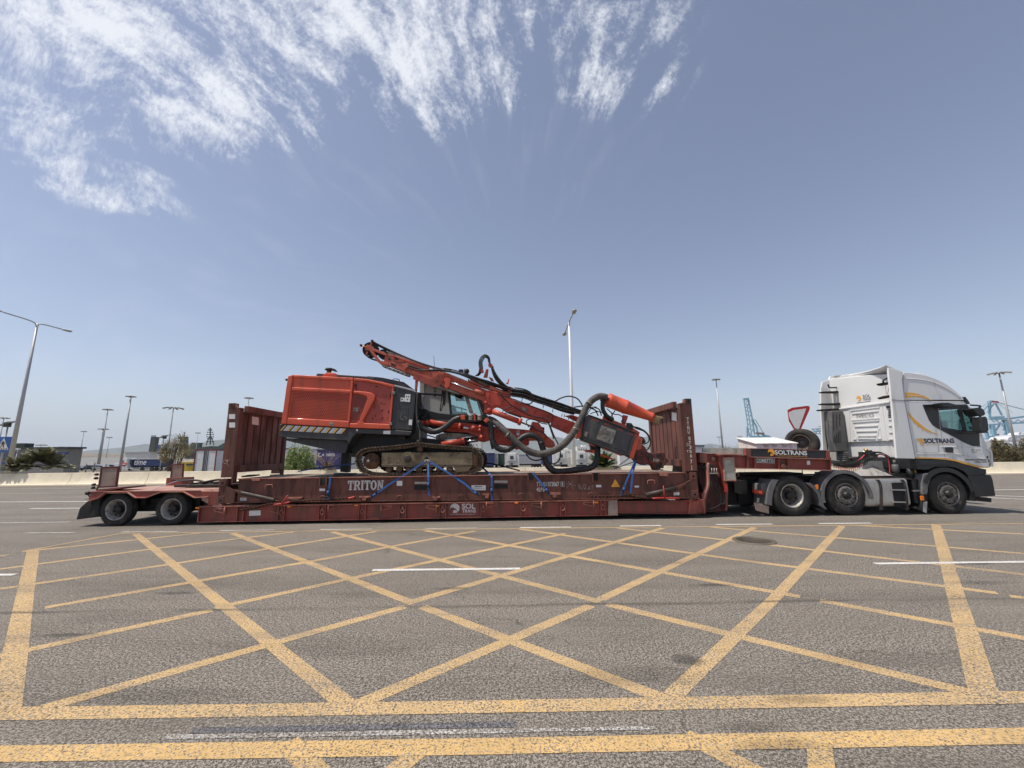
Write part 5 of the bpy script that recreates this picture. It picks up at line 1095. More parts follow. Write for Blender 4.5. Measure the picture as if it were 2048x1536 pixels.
m_ = MB(); m_.prism(qs('P', [(1180, 262), (1745, 285), (1800, 305), (1240, 292)], .1), (0, .7, 0)); m_.build('catwalk', 'steel_dark', tk)
m_ = MB(); bq(m_, 'P', 1780, 300, 1862, 555, .12, .6); m_.build('battery_box', 'cab_black', tk, bevel=.04)
m_ = MB(); bq(m_, 'P', 1772, 410, 1850, 424, .1, .14); m_.build('box_strap', 'sign_grey', tk)
m_ = MB(); p = q('P', 1592, 185, .5); m_.lathe([(.001, .1), (.06, .1), (.08, .05), (.08, -.1), (.05, -.13)], p, (0, 0, 1), 16); m_.cyl(p+V(0, 0, .1), p+V(0, 0, .22), .03); m_.build('air_dryer', 'stack_grey', tk)
m_ = MB(); p = q('P', 1745, 225, .3); m_.cyl(p+V(0, 0, -.15), p+V(0, 0, .1), .08, n=14); m_.build('steering_reservoir', 'cab_black', tk)
m_ = MB(); p = q('P', 1790, 240, .3); m_.cyl(p, p+V(0, 0, .1), .04, n=12); m_.build('reservoir_cap', 'hazard_yellow', tk)
m_ = MB(); m_.prism(qs('P', [(1265, 110), (1520, 115), (1540, 265), (1240, 255)], 1.0), (0, .08, 0)); m_.build('gearbox_cover', 'cab_grey', tk)
# coiled air lines
for f, a, b, m__, r0, n_ in [('P', (935, 118, .9), (1200, 112, .9), 'frame_black', .05, 20), ('P', (940, 140, .8), (1330, 75, .6), 'frame_black', .06, 26), ('P', (950, 165, .8), (1380, 60, .5), 'frame_black', .055, 26), ('P', (1000, 190, .7), (1260, 140, .7), 'hose_red', .05, 12), ('P', (960, 130, .85), (1290, 120, .8), 'frame_black', .07, 20)]:
    A_, B_ = q(f, a[0], a[1], a[2]), q(f, b[0], b[1], b[2]); mb = MB(); P_ = []; N = n_*9
    for i in range(N+1):
        t = i/N; an = i*2*math.pi/9; sag = -.10*math.sin(math.pi*t); P_.append(A_.lerp(B_, t)+V(0, math.cos(an)*r0, math.sin(an)*r0+sag))
    mb.tube(P_, .0065, 5); mb.build('coiled_air_line', m__, tk)
m_ = MB(); 
for x, y, r in [(1245, 40, .06), (1275, 60, .05), (1340, 35, .06), (1370, 55, .04), (1235, 75, .04), (1310, 20, .05)]: c = q('P', x, y, .9); m_.box(c.x-r, c.x+r, .8, .95, c.z-r, c.z+r)
m_.build('valve_block', 'cab_black', tk, bevel=.012)
m_ = MB(); c = q('N', 820, 1318, .9); m_.lathe([(.001, -.04), (.045, -.04), (.05, 0), (.03, .04), (.001, .05)], c, (0, -1, .2), 16); m_.build('brass_coupling', 'brass', tk)
for x, y in ((795, 1360), (895, 1362)): m_ = MB(); c = q('N', x, y, .9); m_.lathe([(.001, -.04), (.03, -.04), (.03, .05), (.001, .05)], c, (0, 0, 1), 12); m_.build('coupling', 'chrome', tk)
for pts, m__ in [([(1400, 75), (1420, 45), (1460, 50), (1510, 75), (1530, 150), (1535, 270)], 'hose_red'), ([(1300, 40), (1420, 20), (1500, 60), (1545, 150), (1545, 270)], 'rubber_black'), ([(1180, 118), (1230, 95), (1275, 50)], 'hose_red'), ([(1320, 80), (1350, 40), (1450, 30), (1560, 90), (1580, 130)], 'rubber_black'), ([(1380, 70), (1440, 40), (1540, 95), (1600, 110)], 'rubber_black')]:
    m_ = MB(); m_.tube(qs('P', pts, .75), .014, 7, sm=5); m_.build('air_hose', m__, tk)
# crumpled tarpaulin on the catwalk
rs = random.Random(3); tpv = []; nx, ny = 16, 6; A_ = q('P', 1195, 245, .35).x; B_ = q('P', 1545, 245, .35).x; zz = q('P', 1370, 262, .35).z
for i in range(nx+1):
    for j in range(ny+1):
        u_, v_ = i/nx, j/ny; h = .17*math.sin(math.pi*min(1, max(0, u_)))**.5*math.sin(math.pi*v_)**.6*(.55+.9*abs(noise.noise(V(u_*6, v_*4, 1.3)))+(.35 if 5 < i < 14 and i % 3 == 0 else 0))
        tpv.append(V(A_+(B_-A_)*u_, .25+.55*v_, zz+max(0, h)))
mb = MB(); mb.add(tpv, [[i*(ny+1)+j, (i+1)*(ny+1)+j, (i+1)*(ny+1)+j+1, i*(ny+1)+j+1] for i in range(nx) for j in range(ny)], False)
lone('folded_tarpaulin', mb, 'tarp_grey', 'crumpled grey tarpaulin lying behind the white cab above the fuel tank', 'tarpaulin', truck=True)
# ================================================================ DRILL RIG
mat('rig_orange', (.60, .085, .034), .5, var=.13, vs=1.6, dirt=(.33, .10, .06), da=.32, ds=3, coat=.05, bump=.08, streak=True)
mat('rig_red', (.44, .052, .026), .5, var=.14, vs=2.2, dirt=(.14, .035, .025), da=.28, ds=4, bump=.05)
mat('rig_red_scuffed', (.36, .065, .045), .6, var=.14, vs=2.2, dirt=(.05, .02, .018), da=.16, ds=9)
mat('rig_boom_pink', (.46, .10, .06), .65, var=.16, vs=3, dirt=(.16, .06, .045), da=.3, ds=5)
mat('rig_dark', (.040, .040, .042), .55, var=.16, vs=2, dirt=(.13, .11, .09), da=.32, ds=3, streak=True)
mat('rig_black', (.014, .014, .014), .6)
mat('hole_red', (.11, .011, .009), .8)
mat('track_steel', (.11, .075, .048), .7, .35, var=.35, vs=7, dirt=(.26, .19, .13), da=.5, ds=14)
mat('track_frame', (.20, .155, .09), .8, .05, var=.3, vs=2.2, dirt=(.075, .055, .04), da=.45, ds=2.8, bump=.15)
mat('rusty_plate', (.14, .07, .035), .8, .1, var=.35, vs=4, dirt=(.06, .04, .03), da=.5, ds=6)
mat('rig_cab_white', (.40, .41, .38), .5, var=.05, dirt=(.3, .26, .2), da=.15)
mat('hose_black', (.014, .0135, .0135), .5, var=.2, dirt=(.09, .08, .07), da=.25, ds=8)
mat('hose_grey', (.065, .058, .052), .75, var=.25, vs=6, dirt=(.14, .12, .10), da=.4, ds=6)
mat('rail_grey', (.28, .25, .21), .6, .4, var=.2, dirt=(.1, .08, .06), da=.4, ds=8)
mat('tan_canvas', (.28, .19, .10), .85, var=.2)
mat('stripe_grey', (.42, .42, .43), .5, dirt=(.2, .18, .16), da=.2)
mat('stripe_yellow', (.72, .38, .06), .5)
rig = thing('drill_rig', q('S', 1300, 430, 1.0), 'orange tracked drill rig with folded boom and dark counterweight lashed on the flat rack', 'drill rig', truck=True)
def poly(name, f, pts, d, dep, m, bevel=0, parent=None, seg=2):
    mb = MB(); mb.prism(qs(f, pts, d), (0, dep, 0)); return mb.build(name, m, parent or rig, bevel=bevel, seg=seg)
def pipe(name, f, pts, r, d, m='hose_black', sm=6, n=8, ds=None, parent=None):
    mb = MB(); P_ = [q(f, x, y, (d if ds is None else ds[i])) for i, (x, y) in enumerate(pts)]
    mb.tube(P_, r, n, sm=sm if len(pts) > 2 else None); return mb.build(name, m, parent or rig)
mat('guide_red', (.15, .032, .024), .65, var=.3, vs=6, dirt=(.05, .03, .025), da=.5, ds=8)
# --- engine housing
hood = poly('engine_hood', 'I', [(112, 147), (178, 130), (1003, 172), (942, 858), (90, 812), (8, 806), (20, 732), (45, 560), (78, 320)], .12, 1.95, 'rig_orange', .035, seg=3)
poly('hood_post', 'I', [(108, 150), (176, 132), (152, 320), (98, 725), (88, 808), (10, 804), (22, 730), (48, 560), (80, 320)], .085, .05, 'rig_orange', .02, hood, 3)
poly('hood_border', 'I', [(186, 134), (1000, 174), (997, 215), (180, 170)], .09, .04, 'rig_orange', .014, hood)
poly('hood_border', 'I', [(160, 302), (985, 345), (982, 385), (155, 345)], .09, .04, 'rig_orange', .014, hood)
poly('hood_border', 'I', [(102, 722), (945, 768), (938, 856), (92, 808)], .085, .05, 'rig_orange', .016, hood)
poly('hood_border', 'I', [(968, 215), (1000, 215), (950, 770), (925, 768)], .09, .04, 'rig_orange', .012, hood)
def holes(parent, corners, nx, ny, keep=lambda u, v: True, w=.42, h=.62, d=.112, m='hole_red'):
    a, b, c, e = corners; mb = MB()
    for j in range(ny):
        for i in range(nx):
            u, v = (i+(.5 if j % 2 else 0)+.3)/nx, (j+.3)/ny
            if u+w/nx > 1 or not keep(u, v): continue
            def P_(u_, v_): 
                x = (a[0]*(1-u_)+b[0]*u_)*(1-v_)+(e[0]*(1-u_)+c[0]*u_)*v_; y = (a[1]*(1-u_)+b[1]*u_)*(1-v_)+(e[1]*(1-u_)+c[1]*u_)*v_; return q('I', x, y, d)
            mb.add([P_(u, v), P_(u+w/nx, v), P_(u+w/nx, v+h/ny), P_(u, v+h/ny)], [(0, 1, 2, 3)])
    return mb.build('perforation', m, parent)
holes(hood, [(168, 352), (968, 392), (922, 755), (122, 715)], 31, 19, w=.55, h=.6)
poly('hood_latch', 'I', [(672, 785), (735, 788), (732, 835), (668, 832)], .078, .02, 'rail_grey', .004, hood)
poly('reversing_lamp', 'I', [(68, 188), (100, 184), (100, 210), (68, 212)], .3, .1, 'rig_black', .01)
# --- side panel
side = poly('side_panel', 'I', [(1012, 176), (1190, 192), (1380, 228), (1560, 272), (1508, 880), (944, 860)], .14, 1.9, 'rig_red_scuffed', .01)
poly('panel_border', 'I', [(1012, 176), (1190, 192), (1380, 228), (1560, 272), (1556, 318), (1380, 262), (1190, 226), (1010, 212)], .09, .06, 'rig_orange', .018, side)
poly('panel_border', 'I', [(1530, 300), (1558, 290), (1512, 800), (1490, 800)], .095, .05, 'rig_orange', .012, side)
poly('panel_swoosh', 'I', [(1000, 350), (1180, 365), (1258, 382), (1298, 420), (1290, 468), (1220, 600), (1132, 762), (1152, 792), (1498, 808), (1508, 878), (944, 858), (950, 795), (1040, 798), (1078, 770), (1100, 700), (1192, 472), (1180, 430), (1100, 398), (1002, 385)], .07, .08, 'rig_orange', .022, side, 3)
holes(side, [(1012, 392), (1180, 440), (1110, 760), (965, 750)], 11, 25, lambda u, v: True, d=.134, m='rig_black')
poly('panel_sticker', 'I', [(1002, 580), (1068, 582), (1064, 636), (1000, 632)], .128, .006, 'rail_grey', 0, side)
poly('hinge', 'I', [(1525, 362), (1572, 360), (1572, 398), (1525, 398)], .075, .04, 'rail_grey', .006, side); poly('hinge', 'I', [(1490, 785), (1528, 785), (1528, 822), (1490, 822)], .075, .04, 'rail_grey', .006, side)
rs = random.Random(9)
for x, y, rx, ry in [(1035, 285, 22, 40), (1046, 330, 12, 14), (1320, 296, 18, 14), (1298, 290, 8, 7), (1410, 402, 9, 7), (1438, 420, 8, 6), (1425, 530, 12, 9), (1385, 520, 12, 10), (1395, 618, 20, 16), (1400, 728, 14, 18), (1370, 750, 9, 7), (1290, 555, 7, 50), (1262, 735, 7, 35), (1305, 690, 8, 22), (1506, 420, 8, 34), (1482, 640, 7, 30)]:
    poly('paint_chip', 'I', [(x+math.cos(a)*rx*rs.uniform(.5, 1.2), y+math.sin(a)*ry*rs.uniform(.5, 1.2)) for a in [k*.57 for k in range(11)]], .137, .002, 'hole_red', 0, side)
# --- roof, exhaust
poly('roof', 'I', [(488, 135), (512, 114), (600, 118), (1000, 144), (1185, 155), (1400, 188), (1640, 228), (1800, 318), (1790, 330), (1560, 270), (1380, 230), (1190, 195), (1003, 175), (700, 160), (500, 150)], .5, 1.4, 'rig_dark', .015)
poly('roof_hatch', 'I', [(1190, 150), (1400, 172), (1690, 232), (1800, 318), (1640, 262), (1400, 205), (1190, 170)], .75, 1.0, 'rig_black', .01)
pipe('grab_handle', 'I', [(1542, 215), (1552, 190), (1620, 195), (1632, 222)], .012, .8, 'rig_black', sm=3)
poly('exhaust_base', 'I', [(570, 155), (622, 102), (750, 108), (775, 158)], .4, .5, 'rig_orange', .02)
e_ = MB(); c = q('I', 668, 105, .65); c2 = q('I', 672, 68, .65); e_.cyl(c-V(0, 0, .03), c2, .062, n=18); exh = e_.build('exhaust_pipe', 'rusty_plate', rig)
e_ = MB(); e_.lathe([(.001, .06), (.09, .05), (.12, .0), (.10, -.01)], c2+V(-.0, 0, 0), (0, 0, 1), 18); e_.build('rain_cap', 'rig_black', exh)
poly('rain_cap_lip', 'I', [(690, 45), (735, 48), (762, 82), (725, 80), (700, 66)], .58, .14, 'rig_black', .005, exh)
# --- cabinet
cabn = poly('control_cabinet', 'I', [(1562, 275), (1790, 332), (1856, 368), (1818, 760), (1800, 890), (1512, 880)], .13, 1.2, 'rig_dark', .015)
poly('cabinet_top_edge', 'I', [(1560, 268), (1780, 322), (1852, 352), (1852, 372), (1780, 345), (1562, 292)], .11, .3, 'stripe_grey', .006, cabn)
poly('cabinet_door', 'I', [(1612, 566), (1755, 574), (1742, 770), (1598, 752)], .124, .006, 'rig_dark', .003, cabn)
for pts in ([(1708, 398), (1782, 400), (1774, 506), (1702, 500)], [(1648, 445), (1702, 447), (1698, 498), (1645, 496)], [(1762, 745), (1806, 747), (1800, 822), (1755, 818)]): poly('sticker', 'I', pts, .120, .006, 'sign_white', 0, cabn)
for pts in ([(1722, 418), (1736, 418), (1732, 440), (1720, 440)], [(1750, 420), (1764, 420), (1760, 442), (1748, 442)], [(1728, 462), (1750, 462), (1739, 486)], [(1655, 458), (1678, 460), (1672, 480), (1655, 478)]): poly('pictogram', 'I', pts, .117, .003, 'black_sign', 0, cabn)
pipe('scuff_mark', 'I', [(1690, 640), (1655, 680), (1650, 730), (1690, 755)], .005, .122, 'rail_grey', parent=cabn); pipe('scuff_mark', 'I', [(1720, 650), (1690, 700), (1730, 720), (1725, 750)], .004, .122, 'rail_grey', parent=cabn)
pipe('cable', 'I', [(1880, 380), (1868, 500), (1865, 650), (1880, 800), (1915, 920), (1905, 1020), (1870, 1045)], .02, .12, 'hose_grey')
poly('cabinet_back', 'B', [(1360, 590), (1420, 600), (1430, 860), (1420, 1060), (1350, 1040), (1372, 960)], .35, 1.3, 'rig_black', 0)
pipe('cab_stay', 'B', [(1390, 598), (1450, 612), (1560, 618), (1655, 626)], .028, .45, 'rig_black')
pipe('cab_stay', 'B', [(1400, 570), (1400, 610), (1412, 660), (1410, 730)], .03, .3, 'rig_black')
# --- counterweight
cwt = poly('counterweight', 'B', [(90, 903), (160, 905), (740, 942), (1160, 958), (1365, 972), (1340, 1012), (1100, 1002), (832, 992), (792, 1030), (752, 1100), (738, 1062), (145, 1032), (82, 1020)], .10, 1.9, 'rig_dark', .02)
poly('belly_plate', 'B', [(126, 1036), (738, 1062), (752, 1098), (720, 1186), (650, 1172), (500, 1140), (142, 1058)], .25, 1.6, 'rig_dark', .012)
poly('stripe_band', 'I', [(12, 816), (918, 868), (912, 946), (0, 897)], .09, .008, 'rig_black', 0, cwt)
def stripes():
    g_, y_ = MB(), MB()
    def P_(u, v): # u along, v down
        x = 12*(1-u)+918*u; yy = 816*(1-u)+868*u; xb = 0*(1-u)+912*u; yb = 897*(1-u)+946*u; return q('I', x*(1-v)+xb*v, yy*(1-v)+yb*v, .086)
    k = 0.05
    while k < .99:
        for (mb, a, b) in ((g_, k+.055, k+.12), (y_, k+.012, k+.032)):
            u0, u1 = a, b; s = .062
            if u1 > .995: continue
            mb.add([P_(u0, .03), P_(u1, .03), P_(u1-s, .97), P_(u0-s, .97)], [(0, 1, 2, 3)])
        k += .1125
    g_.build('hazard_stripe', 'stripe_grey', cwt); y_.build('hazard_stripe', 'stripe_yellow', cwt)
stripes()
poly('sticker', 'I', [(1412, 900), (1508, 895), (1505, 945), (1408, 940)], .092, .006, 'sign_white', 0, cwt); poly('sticker', 'I', [(1042, 875), (1062, 876), (1060, 903), (1040, 902)], .092, .006, 'sign_white', 0, cwt)
poly('undercarriage', 'B', [(755, 1100), (830, 1005), (1000, 1002), (1350, 1015), (1420, 1030), (1900, 1080), (1950, 1180), (1800, 1230), (1000, 1230), (800, 1200)], .55, 1.4, 'rig_black', 0)
poly('support_jack', 'B', [(684, 1180), (748, 1190), (738, 1368), (672, 1362)], 1.0, .3, 'rig_black', .01)
poly('jack_foot', 'B', [(610, 1375), (760, 1380), (755, 1395), (612, 1390)], .95, .5, 'steel_dark', 0)
poly('rear_mount', 'B', [(770, 1180), (820, 1190), (830, 1225), (760, 1215)], .6, .3, 'steel_dark', 0)
# --- tracks
def track(dx, y0, name='crawler_track'):
    S_ = lambda pts, d: [p+V(dx, y0-d, 0) for p in qs('S', pts, .14)] if False else [V(p.x+dx, d, p.z) for p in qs('S', pts, .14)]
    ring = [(708, 290), (720, 232), (768, 188), (850, 170), (1000, 158), (1150, 142), (1280, 126), (1400, 136), (1600, 152), (1770, 164), (1835, 190), (1872, 240), (1882, 295), (1868, 345), (1825, 385), (1750, 408), (1500, 424), (1200, 430), (900, 426), (810, 408), (745, 370)]
    P_ = [V(p.x, 0, p.z) for p in smooth_path(S_(ring+[ring[0]], 0), 10)]
    L = [0]
    for a, b in zip(P_, P_[1:]): L.append(L[-1]+(b-a).length)
    n = 84; mb = MB(); ln = MB(); j = 0
    for i in range(n):
        t = L[-1]*i/n
        while j < len(L)-2 and L[j+1] < t: j += 1
        p = P_[j].lerp(P_[j+1], (t-L[j])/max(1e-6, L[j+1]-L[j])); dv = (P_[j+1]-P_[j]).normalized(); nr = V(-dv.z, 0, dv.x)
        if (p+nr*.1-V(q('S', 1300, 290, .14).x+dx, 0, q('S', 1300, 290, .14).z)).length < (p-V(q('S', 1300, 290, .14).x+dx, 0, q('S', 1300, 290, .14).z)).length: nr = -nr
        w2 = L[-1]/n*.46
        a0 = p-dv*w2+V(0, y0, 0); a1 = p+dv*w2+V(0, y0, 0)
        mb.prism([a0, a1, a1+nr*.012, a0+dv*.02+nr*.035, a0+nr*.035], (0, .42, 0))
        ln.prism([p-dv*w2*.8-nr*.085+V(0, y0+.10, 0), p+dv*w2*.8-nr*.085+V(0, y0+.10, 0), p+dv*w2*1.1-nr*.01+V(0, y0+.10, 0), p-dv*w2*1.1-nr*.01+V(0, y0+.10, 0)], (0, .05, 0))
        ln.cyl(p-nr*.05+V(0, y0+.08, 0), p-nr*.05+V(0, y0+.3, 0), .02, n=6)
    tro = mb.build(name, 'track_steel', rig); ln.build('track_links', 'track_steel', tro)
    def disc_(nm, x, y, prof, m):
        p = q('S', x, y, .14); b = MB(); b.lathe([(r, h) for r, h in prof], V(p.x+dx, y0+.08, p.z), n=28); return b.build(nm, m, tro)
    disc_('sprocket', 838, 290, [(.001, -.02), (.06, -.02), (.065, .0), (.13, .01), (.14, .03), (.205, .035), (.215, .06), (.215, .2)], 'rusty_plate')
    disc_('sprocket_hub', 822, 292, [(.001, -.06), (.03, -.06), (.035, -.02), (.06, -.015)], 'rail_grey')
    disc_('idler', 1780, 290, [(.001, .02), (.10, .02), (.20, .04), (.235, .05), (.235, .18)], 'rusty_plate')
    for x in (1005, 1100, 1192, 1288, 1380, 1475, 1572): disc_('track_roller', x, 366, [(.001, -.02), (.03, -.02), (.04, .0), (.075, .01), (.082, .05), (.082, .2)], 'track_steel')
    disc_('carrier_roller', 1295, 183, [(.001, -.02), (.03, -.02), (.04, .0), (.072, .01), (.078, .05), (.078, .2)], 'rusty_plate')
    def pl(nm, pts, d0, dep, m, bv=0):
        b = MB(); b.prism([V(p.x+dx, y0+d0, p.z) for p in qs('S', pts, .14)], (0, dep, 0)); return b.build(nm, m, tro, bevel=bv)
    tf = pl('track_frame', [(944, 212), (1790, 206), (1792, 330), (1610, 345), (1070, 345), (944, 342)], .04, .30, 'track_frame', .008)
    pl('roller_guard', [(1612, 346), (1790, 333), (1748, 386), (1640, 392)], .05, .25, 'track_frame', .008)
    pl('frame_end', [(1792, 210), (1830, 230), (1850, 290), (1830, 340), (1792, 330)], .05, .25, 'rusty_plate', .01)
    pl('tensioner_plate', [(1068, 320), (1150, 214), (1168, 205), (1215, 205), (1312, 325)], .02, .03, 'track_frame', .004)
    disc_('motor_cover', 1188, 268, [(.001, -.10), (.075, -.10), (.09, -.095), (.095, -.07), (.095, -.04)], 'steel_dark')
    disc_('frame_hole', 1365, 268, [(.001, -.046), (.05, -.046), (.05, -.038)], 'frame_black')
    b = MB(); b.bar(V(q('S', 944, 322, .14).x+dx, y0+.03, q('S', 944, 322, .14).z), V(q('S', 1790, 318, .14).x+dx, y0+.03, q('S', 1790, 318, .14).z), .02, .014); b.build('frame_lip', 'rail_grey', tf)
    return tro
track(0, .12); track(q('S', 1925, 290, 1.95).x-q('S', 1882, 290, .14).x, 1.85)
# --- operator cab
cabw = poly('cab_shell', 'C', [(192, 520), (240, 515), (345, 540), (470, 585), (490, 812), (380, 800), (240, 770), (205, 700), (190, 640)], .85, .05, 'rig_cab_white', .01)
poly('cab_corner', 'C', [(190, 505), (236, 512), (236, 625), (205, 700), (190, 640)], .80, .06, 'rig_cab_white', .02)
poly('cab_roof', 'C', [(190, 470), (420, 500), (640, 560), (740, 640), (700, 640), (600, 600), (470, 585), (240, 515), (190, 505)], .80, 1.0, 'rig_cab_white', .01)
poly('cab_rear_wall', 'C', [(190, 505), (300, 530), (300, 780), (240, 770), (190, 640)], 1.75, .05, 'rig_dark', 0)
poly('cab_frame', 'C', [(455, 575), (480, 585), (500, 812), (478, 810)], .84, .06, 'rig_black', .006)
poly('cab_frame', 'C', [(615, 625), (655, 640), (708, 805), (668, 800)], .84, .06, 'rail_grey', .006)
poly('cab_frame', 'C', [(728, 660), (745, 668), (795, 815), (775, 812)], .84, .06, 'rail_grey', .006)
poly('cab_frame', 'C', [(745, 665), (800, 690), (815, 760), (835, 860), (795, 812)], .84, .8, 'rig_black', .01)
poly('cab_glass', 'C', [(478, 592), (618, 628), (668, 802), (500, 810)], .86, .008, 'window_glass')
poly('cab_glass', 'C', [(655, 642), (730, 662), (778, 812), (708, 806)], .86, .008, 'window_glass')
poly('sun_blind', 'C', [(522, 605), (600, 625), (632, 685), (535, 680)], 1.0, .01, 'rig_black')
poly('operator_seat', 'C', [(490, 715), (520, 720), (535, 780), (640, 790), (640, 812), (500, 812)], 1.1, .4, 'rig_black', .02)
pipe('cab_rail', 'C', [(500, 730), (560, 745), (640, 768)], .02, 1.3, 'rig_black'); pipe('cab_rail', 'C', [(590, 740), (595, 800)], .016, 1.3, 'rig_black')
poly('cab_skirt', 'C', [(180, 745), (240, 765), (380, 800), (490, 812), (840, 815), (850, 870), (560, 900), (300, 880), (180, 850)], .84, .9, 'rig_black', .01)
pa = q('C', 345, 640, .846); pb = q('C', 345, 475, .846); mb = text_mb('ROPS', pa, (0, 0, 1), (-1, 0, 0), .062, .004, .04, 1.0, width=(pb.z-pa.z)); mb.build('lettering', 'black_sign', rig)
pipe('mirror_arm', 'C', [(405, 590), (398, 680), (385, 765), (395, 770), (415, 700), (425, 610)], .014, .6, 'rig_black'); poly('mirror', 'C', [(402, 580), (440, 585), (438, 650), (430, 730), (415, 720), (410, 650)], .6, .04, 'rig_black', .01)
poly('cab_floor_panel', 'C', [(340, 1015), (400, 990), (560, 990), (640, 1000), (730, 1015), (640, 1035), (360, 1062)], .7, .05, 'rail_grey', .01)
# --- slewing frame, boom base
poly('slew_frame', 'C', [(150, 770), (560, 860), (850, 880), (860, 1000), (640, 1000), (400, 980), (180, 900)], .95, .7, 'rig_black', 0)
poly('boom_base', 'C', [(560, 890), (700, 900), (845, 935), (862, 1055), (800, 1075), (745, 1062), (720, 1010), (640, 985), (480, 975), (400, 960)], .62, .45, 'rig_red', .012)
c_ = MB(); c_.cyl(q('C', 290, 885, .5), q('C', 565, 922, .5), .085, n=18); c_.build('boom_cylinder', 'rig_red', rig)
c_ = MB(); c_.cyl(q('C', 562, 925, .5), q('C', 588, 932, .5), .11, n=18); c_.build('cylinder_gland', 'rig_red', rig)
c_ = MB(); c_.cyl(q('C', 588, 935, .5), q('C', 670, 945, .5), .035, n=14); c_.build('cylinder_rod', 'chrome', rig)
for f, x, y, r in [('C', 705, 945, .075), ('C', 260, 890, .07), ('C', 770, 930, .05), ('C', 770, 962, .05), ('C', 785, 1030, .07), ('C', 210, 885, .05)]:
    c_ = MB(); c_.lathe([(.001, -.03), (r*.5, -.03), (r*.55, -.01), (r, -.01), (r, .1)], q(f, x, y, .42), n=20); c_.build('pivot_pin', 'rig_red', rig)
poly('boom_clevis', 'C', [(690, 925), (790, 915), (800, 985), (700, 965)], .5, .12, 'rig_red', .01)
poly('boom_bracket', 'C', [(185, 870), (290, 870), (300, 905), (200, 910)], .5, .14, 'rig_red', .012)
c_ = MB(); c_.cyl(q('C', 400, 1102, .45), q('C', 600, 1070, .45), .085, n=18); c_.build('lift_cylinder', 'rig_red', rig)
c_ = MB(); c_.cyl(q('C', 598, 1070, .45), q('C', 620, 1068, .45), .10, n=18); c_.build('cylinder_gland', 'rig_red', rig)
c_ = MB(); c_.cyl(q('C', 620, 1072, .45), q('C', 740, 1056, .45), .03, n=12); c_.build('cylinder_rod', 'chrome', rig)
c_ = MB(); c_.cyl(q('C', 560, 1040, .5), q('C', 710, 1022, .5), .022, n=12); c_.build('cylinder_rod', 'chrome', rig)
poly('dark_plate', 'C', [(540, 1040), (700, 1012), (745, 1020), (745, 1070), (640, 1085), (560, 1060)], .6, .3, 'rig_black')
# lower boom arm to the knuckle
arm = poly('boom_arm', 'C', [(850, 905), (920, 930), (1010, 940), (1195, 955), (1240, 980), (1240, 1100), (1190, 1130), (1120, 1150), (1060, 1115), (930, 1100), (870, 1040)], .60, .35, 'rig_red', .012)
poly('boom_knuckle', 'C', [(1190, 955), (1262, 962), (1300, 945), (1350, 975), (1395, 1002), (1478, 1070), (1492, 1108), (1475, 1128), (1440, 1132), (1388, 1112), (1340, 1060), (1240, 1060)], .50, .45, 'rig_orange', .014)
for x, y, r, m in [(1372, 1030, .09, 'rig_orange'), (1456, 1105, .035, 'rail_grey'), (1068, 988, .035, 'rig_red'), (1210, 1090, .06, 'rig_red')]:
    c_ = MB(); c_.lathe([(.001, -.05), (r*.6, -.05), (r*.65, -.03), (r, -.03), (r, .1)], q('C', x, y, .48), n=22); c_.build('pivot_pin', m, rig)
poly('sticker', 'C', [(1122, 965), (1148, 968), (1145, 1012), (1118, 1008)], .594, .006, 'sign_white', 0, arm)
sign_text(arm, 'lettering', 'black_sign', 'M', 'C', 1126, 970, 1143, 988, .590, bold=.03)
poly('boom_head', 'C', [(1265, 890), (1330, 885), (1345, 910), (1390, 985), (1340, 975), (1255, 960)], .52, .35, 'rig_red', .012)
# upper boom (cradle) and telescope
ub_ = poly('boom_cradle', 'L', [(245, 628), (400, 650), (470, 690), (700, 790), (1180, 965), (1312, 1010), (1270, 1150), (1190, 1138), (800, 1040), (560, 962), (480, 905), (420, 888), (370, 908), (345, 1000), (300, 1012), (222, 985), (226, 860), (188, 822), (200, 755), (230, 700)], .34, .30, 'rig_red', .014)
poly('cradle_face', 'L', [(240, 632), (395, 655), (470, 700), (540, 760), (480, 880), (400, 870), (360, 890), (250, 850)], .315, .05, 'rig_red', .014, ub_)
poly('cradle_rib', 'L', [(700, 800), (738, 812), (690, 925), (660, 915)], .31, .04, 'rig_red', .008, ub_); poly('cradle_rib', 'L', [(280, 680), (310, 685), (300, 760), (275, 755)], .295, .04, 'rig_red', .006, ub_)
poly('grease_plate', 'L', [(818, 892), (908, 925), (895, 970), (812, 940)], .325, .02, 'rail_grey', .003, ub_)
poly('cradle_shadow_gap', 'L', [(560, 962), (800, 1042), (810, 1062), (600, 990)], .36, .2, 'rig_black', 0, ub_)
poly('boom_telescope', 'L', [(1310, 1018), (1660, 1146), (1560, 1320), (1275, 1195)], .40, .22, 'rig_red', .01)
c_ = MB(); c_.cyl(q('L', 350, 965, .3), q('L', 770, 1125, .3), .075, n=20); cyl = c_.build('tilt_cylinder', 'rig_red', rig)
c_ = MB(); c_.cyl(q('L', 765, 1122, .3), q('L', 812, 1140, .3), .098, n=20); c_.build('cylinder_gland', 'rig_red', cyl)
c_ = MB(); c_.cyl(q('L', 812, 1142, .3), q('L', 1000, 1215, .3), .022, n=12); c_.build('cylinder_rod', 'steel_dark', cyl)
for x, y, r in [(300, 950, .06), (250, 830, .045)]:
    c_ = MB(); c_.lathe([(.001, -.03), (r*.6, -.03), (r, -.02), (r, .08)], q('L', x, y, .31), n=20); c_.build('pivot_pin', 'rig_red', rig)
poly('cradle_pedestal', 'L', [(985, 1125), (1085, 1145), (1180, 1285), (940, 1250)], .42, .25, 'rig_red', .012)
poly('pedestal_bolt', 'L', [(1130, 1210), (1175, 1220), (1170, 1280), (1125, 1270)], .5, .1, 'rig_black', .01)
